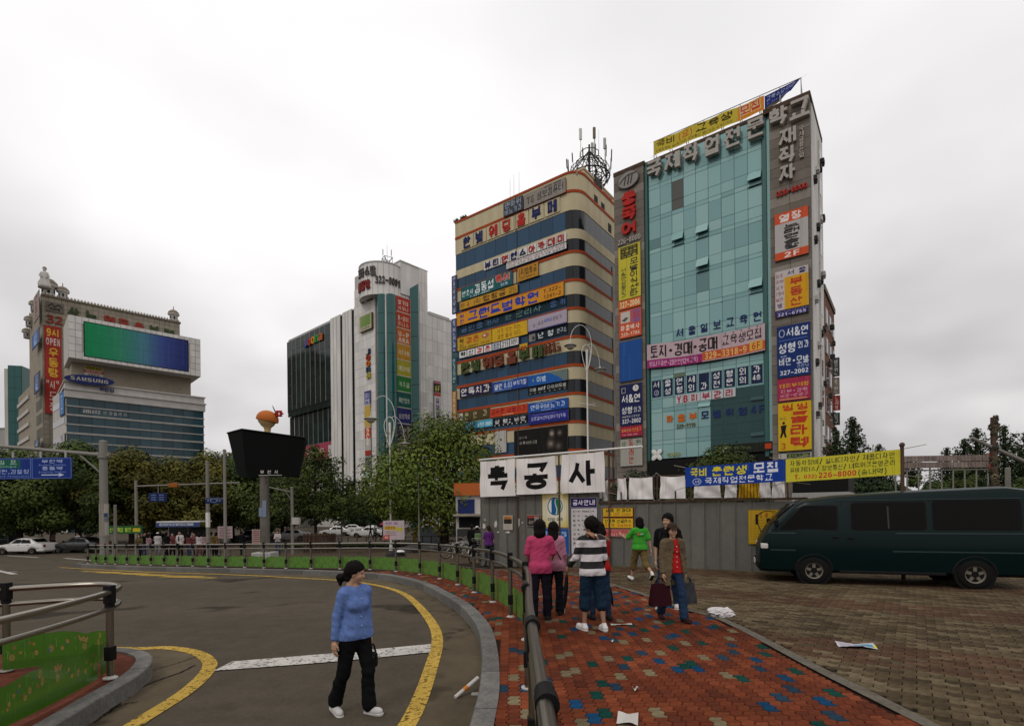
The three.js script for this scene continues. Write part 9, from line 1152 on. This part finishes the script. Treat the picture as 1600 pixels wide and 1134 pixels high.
const stripe = (() => { const n = 256, d = new Uint8Array(n * 4); for (let i = 0; i < n; i++) { const w = (i / n) % 0.5 < 0.25; d.set(w ? [20, 18, 20, 255] : [205, 198, 200, 255], i * 4); } const t = new THREE.DataTexture(d, 1, n); t.wrapS = t.wrapT = THREE.RepeatWrapping; t.magFilter = THREE.LinearFilter; t.colorSpace = THREE.SRGBColorSpace; t.needsUpdate = true; t.repeat.set(1, 1 / 0.44); t.offset.set(0, 0.30); return t; })();
{
const blue = cm([0.125, 0.20, 0.45]);
const A = person({ label: 'woman in a blue shirt and black trousers crossing the road, looking away', ...GP(556, 1116, ROAD), y: ROAD, h: 1.53, female: true, fine: 2, face: 50, legs: { L: [13, 12, 2], R: [-9, 16, 3] }, arms: { R: [-8, 12, 10, 4], L: [-8, 7, 22, 10] }, head: [44, 10, 0], hair: { pony: true, vol: 0.006 }, top: { mat: blue, sleeve: 0.95, hem: 0.86, cuff: 0.006, loose: 0.0 }, bottom: { mat: blackC, to: 0.97, flare: 0.03, loose: 0.008 }, shoes: M([0.5, 0.48, 0.46], 0.5) });
part(A, 'collar', [new THREE.TorusGeometry(0.064, 0.014, 6, 20, 4.6).rotateX(1.35).rotateY(-0.8 + 3.14).translate(0, A.Y(1.45), 0.0)], blue); part(A, 'button_line', [1.32, 1.22, 1.12, 1.02].map((y) => new THREE.SphereGeometry(0.008, 8, 6).translate(0, A.Y(y), 0.128)), M([0.3, 0.35, 0.5], 0.4));
const p = world(A, A.J.L.wr.clone().add(A.J.L.dir.clone().multiplyScalar(0.1))), bag = thing('handbag', 'small black handbag with a metal clasp held by the woman in blue', 'bag', p.clone().add(V(0, -0.17, 0.01)), 0.7); part(bag, 'pouch', rb(0.15, 0.15, 0.07, 0.03, 0, 0.0, 0), MT.black); part(bag, 'handle', tube([V(-0.06, 0.07, 0), V(-0.03, 0.15, 0), V(0.03, 0.15, 0), V(0.06, 0.07, 0)], 0.009, 16, 6), MT.black); part(bag, 'clasp', new THREE.TorusGeometry(0.016, 0.005, 6, 14).translate(0, 0.03, 0.043), MT.steel);
person({ label: 'person in a hot pink T-shirt with shoulder-length black hair, seen from behind', ...GP(845, 968), h: 1.66, fine: 2, face: 176, legs: { L: [-4, 6], R: [4, 5] }, arms: { L: [6, 10, 42, 16], R: [12, 12, 60, 16] }, hair: { long: 0.17, vol: 0.014 }, top: { mat: cm([0.52, 0.062, 0.155]), sleeve: 0.42, hem: 0.80, cuff: 0.014, loose: 0.002 }, bottom: { mat: cm([0.012, 0.012, 0.02]), to: 0.98, flare: 0.02, loose: 0.008 }, shoes: darkS });
const P = person({ label: 'woman in a pale pink long-sleeved top with long black hair and a shoulder strap', ...GP(866, 958), h: 1.62, female: true, fine: 1, face: 172, legs: { L: [6, 3], R: [-6, 10] }, arms: { L: [-6, 8, 12], R: [2, 8, 16] }, hair: { long: 0.3, vol: 0.006 }, top: { mat: cm([0.50, 0.22, 0.30]), sleeve: 0.97, hem: 0.80, loose: 0.01 }, bottom: { mat: cm([0.012, 0.012, 0.018]), to: 0.98, flare: 0.035, loose: 0.006 }, shoes: darkS });
part(P, 'bag_strap', tube([V(0.13, P.Y(1.44), -0.06), V(0.0, P.Y(1.28), -0.135), V(-0.12, P.Y(1.08), -0.125), V(-0.17, P.Y(0.95), -0.03)], 0.011, 20, 5), MT.black);
const S = person({ label: 'person in a black and white striped rugby shirt and blue knee shorts, holding an umbrella', ...GP(926, 984), h: 1.7, fine: 2, face: 198, legs: { L: [4, 4, 4], R: [-6, 8, 4] }, arms: { L: [14, 14, 34, 6], R: [4, 10, 20, 14] }, head: [30, 6, 0], hair: { vol: 0.022 }, top: { mat: new THREE.MeshPhysicalMaterial({ map: stripe, roughness: 0.9 }), sleeve: 0.93, hem: 0.84, loose: 0.006, cuff: 0.008 }, bottom: { mat: cm([0.012, 0.027, 0.05]), to: 0.60, flare: 0.022, loose: 0.018, name: 'shorts' }, shoes: whiteS, skin: SKIN2 });
part(S, 'collar', new THREE.TorusGeometry(0.066, 0.018, 8, 22).rotateX(1.45).translate(0, S.Y(1.465), -0.012), MT.whiteWall); part(S, 'glasses', [new THREE.TorusGeometry(0.02, 0.003, 5, 16).translate(0.03, 0.006, 0.1), new THREE.TorusGeometry(0.02, 0.003, 5, 16).translate(-0.03, 0.006, 0.1), bar(V(-0.05, 0.008, 0.1), V(-0.08, 0.004, 0.0), 0.003), bar(V(0.05, 0.008, 0.1), V(0.08, 0.004, 0.0), 0.003)].map((g) => g.rotateX(0.1).rotateY(degToRad(30)).translate(0, S.Y(1.6), 0.02)), MT.black);
const umb = (label, top, L, lean) => { const t = thing('umbrella', label, 'umbrella', top); t.rotation.set(lean[0], 0, lean[1]); part(t, 'canopy', lathe([[0.004, -L], [0.022, -L + 0.1], [0.034, -L * 0.5], [0.024, -0.14], [0.008, -0.1]], 9), MT.black); part(t, 'shaft', bar(V(0, -0.1, 0), V(0, 0.06, 0), 0.007), MT.darkIron); part(t, 'handle', tube([V(0, 0.05, 0), V(0, 0.14, 0), V(0.03, 0.18, 0), V(0.06, 0.15, 0)], 0.011, 14, 6), M([0.05, 0.02, 0.01], 0.4)); part(t, 'tip', bar(V(0, -L, 0), V(0, -L - 0.07, 0), 0.005, 0.004), MT.dullSteel); };
umb('folded black umbrella hanging from the hand of the striped rugby shirt person', world(S, S.J.L.wr.clone().add(S.J.L.dir.clone().multiplyScalar(0.08))).add(V(0, 0.02, 0)), 0.62, [0.05, -0.06]);
const R2 = person({ label: 'person in a red top walking arm over the shoulder of the striped shirt person', ...GP(938, 968), h: 1.62, female: true, fine: 1, face: 196, legs: { L: [6, 4], R: [-4, 8] }, arms: { L: [-6, 8, 10], R: [20, 8, 30] }, hair: { long: 0.12 }, top: { mat: cm([0.42, 0.022, 0.022]), sleeve: 0.5, hem: 0.86 }, bottom: { mat: jeans, to: 0.98 }, shoes: darkS });
{ const a = world(R2, V(-0.16, R2.Y(1.4), 0)), b = world(S, V(0.1, S.Y(1.46), -0.07)), c = world(S, V(-0.03, S.Y(1.425), -0.135)), q = (v) => R2.worldToLocal(v.clone()), m = a.clone().lerp(b, 0.5).add(V(0.02, 0.03, 0.06)), L = [bar(q(a), q(m), 0.045, 0.038, 12), bar(q(m), q(b), 0.038, 0.03, 12)]; part(R2, 'raised_arm', L, SKIN2); const g = HAND.clone(), d = c.clone().sub(b).normalize(), y = d.clone().negate(), z = V(0, -1, 0).sub(y.clone().multiplyScalar(-y.y)).normalize(); g.applyMatrix4(new THREE.Matrix4().makeBasis(y.clone().cross(z), y, z).setPosition(b.clone().add(V(0, 0.03, 0.03)))); g.applyMatrix4(R2.matrixWorld.clone().invert()); part(R2, 'raised_hand', g, SKIN2); }
umb('second folded black umbrella behind the legs of the striped rugby shirt person', at(948, 902, S.userData && GP(938, 968).D), 0.5, [0.08, 0.22]);
const G = person({ label: 'person in a bright green T-shirt and khaki knee shorts walking away along the hoarding', ...GP(1000, 908), h: 1.70, fine: 2, face: 190, legs: { L: [22, 6, 3], R: [-20, 42, 3] }, arms: { L: [30, 26, 80, 10], R: [-18, 14, 18, 6] }, head: [10, 4, 0], hair: { long: 0.13, vol: 0.016 }, top: { mat: cm([0.055, 0.33, 0.035]), sleeve: 0.4, hem: 0.88, loose: 0.016, cuff: 0.016 }, bottom: { mat: cm([0.15, 0.105, 0.042]), to: 0.56, flare: 0.025, loose: 0.02, name: 'shorts' }, shoes: whiteS, sole: darkS });
{ const r = art(90, 44, bg('#2a8a2a', (c, w, h) => { fill(c, '#b83a2c', 0, h * .1, w * .38, h * .7); T(c, '+', w * .1, h * .2, w * .2, h * .5, '#e8e0dc'); T(c, 'LIFE', w * .42, h * .24, w * .54, h * .44, '#dfe6dc'); })); part(G, 'back_print', mapUV(new THREE.CylinderGeometry(0.24, 0.24, 0.085, 10, 1, true, Math.PI + 0.0 - 0.5, 0.75), r).scale(1, 1, 0.66).translate(0, G.Y(1.3), 0.004), printMat(r, 0.9)); }
const C = person({ label: 'woman in a brown cap, olive jacket and red buttoned blouse walking toward the camera', ...GP(1052, 970), h: 1.60, female: true, fine: 2, face: 6, bust: -0.04, legs: { L: [14, 6, 5], R: [-12, 14, 3] }, arms: { R: [4, 9, 10, 6], L: [-2, 9, 10, 6] }, head: [-4, 2, 0], hair: { long: 0.1 }, cap2: cm([0.045, 0.03, 0.02]), top: { mat: cm([0.45, 0.02, 0.018]), sleeve: 0.3, hem: 0.86, loose: 0.004 }, bottom: { mat: jeans, to: 0.98, flare: 0.022, loose: 0.012 }, shoes: M([0.04, 0.02, 0.018], 0.5), skin: SKIN });
{ const f = new Field([-0.62, 0.2, -0.5], [0.62, 1.7, 0.6], 0.012), J = C.J, Y = C.Y; f.cap(V(0, Y(0.9), -0.005), V(0, Y(1.05), 0), 0.215, 0.185, 0.05, 0.78).cap(V(0, Y(1.05), 0), V(0, Y(1.3), 0), 0.18, 0.185, 0.06, 0.74).cap(V(-0.12, Y(1.38), -0.01), V(0.12, Y(1.38), -0.01), 0.082, 0.082, 0.06).cap(V(0, Y(0.66), 0), V(0, Y(0.9), 0), 0.235, 0.215, 0.05, 0.78); for (const q of ['L', 'R']) { const j = J[q]; f.cap(j.sh, j.elb, 0.074, 0.062, 0.03).cap(j.elb, j.elb.clone().lerp(j.wr, 0.98), 0.062, 0.052, 0.02); }
part(C, 'jacket', f.keep((v, x, y, z) => { const w = 0.04 + 0.10 * clamp((Y(1.4) - y) / 0.8, 0, 1); return Math.max(v + 0.008 * perlin.noise(x * 9, y * 13, z * 9) + 0.004 * perlin.noise(x * 25, y * 30, z * 25), Y(0.64) - y, z > 0.03 && Math.abs(x - 0.03) < w ? 0.02 : -1, Math.hypot(x, z - 0.02) < 0.075 && y > Y(1.39) ? y - Y(1.46) : -1); }).mesh(), cm([0.135, 0.10, 0.06]));
part(C, 'collar', [rb(0.09, 0.16, 0.016, 0.006, -0.075, Y(1.36), 0.125, 2).rotateZ(0.0), rb(0.08, 0.15, 0.016, 0.006, 0.125, Y(1.36), 0.115, 2)], cm([0.12, 0.09, 0.055])); part(C, 'blouse_button', [1.33, 1.24, 1.15, 1.06, 0.97].map((y) => new THREE.SphereGeometry(0.009, 8, 6).translate(0.02, Y(y), 0.152)), MT.whiteWall);
const hb = (side, name, label, m, w, h, d, dx) => { const p = world(C, J[side].wr.clone().add(J[side].dir.clone().multiplyScalar(0.1))), t = thing(name, label, 'bag', p.add(V(dx, -0.03, 0.0)), 0.25); const g = new THREE.BoxGeometry(w, h, d, 6, 6, 3), a = g.attributes.position; for (let i = 0; i < a.count; i++) { const y = a.getY(i) / h + 0.5, k = 0.8 + 0.25 * (1 - y) - 0.1 * (1 - y) ** 3; a.setXYZ(i, a.getX(i) * k + 0.012 * perlin.noise(a.getX(i) * 9, a.getY(i) * 9, 2), a.getY(i) - h / 2 - 0.06, a.getZ(i) * (1.15 - 0.7 * y) + 0.012 * perlin.noise(a.getX(i) * 12, a.getY(i) * 10, a.getZ(i) * 10)); } g.computeVertexNormals(); part(t, 'bag_body', g, m); part(t, 'handle', [tube([V(-w * 0.25, -0.07, 0.02), V(-0.03, 0.02, 0.01), V(0.03, 0.02, 0.01), V(w * 0.25, -0.07, 0.02)], 0.008, 18, 5), tube([V(-w * 0.25, -0.07, -0.02), V(-0.03, 0.02, -0.01), V(0.03, 0.02, -0.01), V(w * 0.25, -0.07, -0.02)], 0.008, 18, 5)], m); return t; };
hb('R', 'shopping_bag', 'maroon shopping bag hanging from the right hand of the woman in the olive jacket', cm([0.035, 0.008, 0.012]), 0.34, 0.34, 0.12, -0.05); hb('L', 'shopping_bag', 'black shopping bag hanging from the left hand of the woman in the olive jacket', M([0.008, 0.008, 0.012], 0.35), 0.27, 0.32, 0.11, 0.03); }
const K = person({ label: 'dark-haired person in a black top with a backpack strap half hidden behind the capped woman', ...GP(1045, 951), h: 1.74, fine: 1, face: -28, legs: { L: [-6, 10], R: [10, 6] }, arms: { L: [10, 14, 30], R: [0, 8, 14] }, head: [-14, 2, 0], hair: { vol: 0.012 }, top: { mat: blackC, sleeve: 0.4, hem: 0.9, loose: 0.012 }, bottom: { mat: jeans, to: 0.97, loose: 0.012 }, shoes: whiteS });
part(K, 'backpack', rb(0.28, 0.4, 0.15, 0.06, 0, K.Y(1.2), -0.2, 4), MT.black); part(K, 'backpack_strap', [tube([V(0.1, K.Y(1.42), -0.1), V(0.12, K.Y(1.44), 0.02), V(0.12, K.Y(1.28), 0.13), V(0.15, K.Y(1.1), 0.05)], 0.018, 18, 6), tube([V(-0.1, K.Y(1.42), -0.1), V(-0.12, K.Y(1.44), 0.02), V(-0.12, K.Y(1.28), 0.13), V(-0.15, K.Y(1.1), 0.05)], 0.018, 18, 6)], MT.black);
person({ label: 'short-haired person in a purple T-shirt standing behind the railing near the bicycles', ...GP(764, 884), h: 1.6, female: true, fine: 1, face: 195, legs: stand, arms: { L: [4, 12, 30, 10], R: [-4, 14, 14] }, hair: { mat: HAIRB }, top: { mat: cm([0.11, 0.03, 0.16]), sleeve: 0.4, hem: 0.88 }, bottom: { mat: cm([0.03, 0.035, 0.045]), to: 0.97 }, shoes: darkS });
const W2 = person({ label: 'person with a white cap and green backpack by the left end of the hoarding', ...GP(746, 876), h: 1.62, fine: 1, face: 190, legs: walkL, arms: { L: [30, 10, 40], R: [30, 10, 40] }, hair: {}, cap2: whiteS, top: { mat: blackC, sleeve: 0.5, hem: 0.9 }, bottom: { mat: blackC, to: 0.97 }, shoes: darkS });
part(W2, 'backpack', rb(0.3, 0.38, 0.15, 0.06, 0, W2.Y(1.2), -0.19, 4), cm([0.13, 0.2, 0.09]));
person({ label: 'figure in black left of the white cap at the hoarding corner', ...GP(738, 874), h: 1.7, fine: 0, face: 170, legs: stand, arms: hang, top: { mat: blackC, sleeve: 0.9, hem: 0.86 }, bottom: { mat: blackC, to: 0.97 }, shoes: darkS });
const D3 = 36.2; person({ label: 'person in a white shirt and jeans standing right of the display column', X: xAt(433, D3), D: D3, h: 1.68, fine: 1, face: 10, legs: stand, arms: { L: [20, 6, 70, 30], R: [20, 6, 70, 30] }, hair: { vol: 0.008 }, top: { mat: cm([0.52, 0.46, 0.46]), sleeve: 0.9, hem: 0.88 }, bottom: { mat: cm([0.03, 0.06, 0.12]), to: 0.97 }, shoes: darkS });
}
{
const c = { w: [0.52, 0.48, 0.46], k: [0.01, 0.01, 0.011], m: [0.16, 0.05, 0.05], o: [0.17, 0.11, 0.045], g: [0.2, 0.2, 0.2], p: [0.38, 0.22, 0.22], b: [0.04, 0.05, 0.1], y: [0.10, 0.08, 0.035] }, m = {}; for (const k in c) m[k] = cm(c[k]);
const crowd = [[216, 'brown', 'y', 'k', 20, 1.62, 1], [231, 'pale pink', 'p', 'g', 160, 1.58, 1], [245, 'white with a white hat', 'w', 'g', 200, 1.68, 0], [259, 'black suit', 'k', 'k', 170, 1.74, 0], [268, 'maroon', 'm', 'k', 30, 1.66, 0], [280, 'white shirt with a dark tie', 'w', 'k', 0, 1.76, 0], [294, 'dark maroon', 'm', 'b', 190, 1.6, 1], [302, 'faded red', 'm', 'g', 20, 1.62, 1], [310, 'white blouse', 'w', 'm', 200, 1.6, 1], [319, 'pale pink blouse beside the pole', 'p', 'k', 170, 1.62, 1], [329, 'olive brown', 'o', 'k', 190, 1.66, 0], [337, 'mustard', 'o', 'k', 150, 1.64, 1], [376, 'all black, left of the display column', 'k', 'k', 180, 1.72, 0], [300, 'grey, at the back', 'g', 'k', 10, 1.7, 0], [224, 'dark, at the left end', 'k', 'b', 90, 1.7, 0]];
crowd.forEach(([px, n, a, b, face, h, f], i) => { const D = 33.5 + (i * 7 % 5) * 0.7 + (i > 12 ? 3 : 0); const t = person({ label: (i === 5 ? 'person in a ' : 'person in ') + n + ' in the waiting crowd behind the railing', X: xAt(px, D), D, h, female: !!f, fine: 0, face, legs: i % 3 ? stand : walkL, arms: i % 2 ? hang : { L: [20, 8, 60, 20], R: [4, 8, 20] }, hair: f ? { long: 0.14 } : {}, top: { mat: m[a], sleeve: i % 2 ? 0.45 : 0.9, hem: 0.87, loose: 0.006 }, bottom: { mat: m[b], to: 0.95, loose: 0.006 }, shoes: darkS, cap2: i === 2 ? whiteS : undefined, group: 'people waiting behind the railing' }); if (i === 5) part(t, 'tie', bx(-0.03, 0.03, t.Y(1.08), t.Y(1.4), 0.13, 0.15), MT.black); });
[[120, 'white top, walking left of the gantry', 'w', 48], [82, 'pinkish top, beyond the white saloon', 'p', 51], [136, 'white shirt, under the traffic light', 'w', 51], [578, 'dark clothes, beside the parked cars', 'k', 62], [585, 'pale clothes, beside the parked cars', 'g', 60], [598, 'black clothes, walking by the parked cars', 'k', 58]].forEach(([px, n, a, D], i) => person({ label: 'distant pedestrian in ' + n, X: xAt(px, D), D, h: 1.68, fine: 0, face: 90 * i, legs: i % 2 ? walkL : walkR, arms: hang, top: { mat: m[a], sleeve: 0.6, hem: 0.88 }, bottom: { mat: m.k, to: 0.95 }, shoes: darkS }));
{ const D = 45, p = onGround(609, D), t = thing('parasol', 'red and blue street parasol among the small conifers', 'parasol', p); part(t, 'canopy', lathe([[0.03, 2.4], [0.4, 2.25], [0.9, 1.95], [0.92, 1.85], [0.86, 1.9], [0.03, 2.3]], 8), M([0.25, 0.03, 0.06], 0.7)); part(t, 'pole', bar(V(0, 0, 0), V(0, 2.4, 0), 0.03), MT.pole); part(t, 'banner_patch', cb(0.5, 0.35, 0.05, 0.55, 2.3, 0.2), MT.navy); }
}
renderer.render(scene, camera);
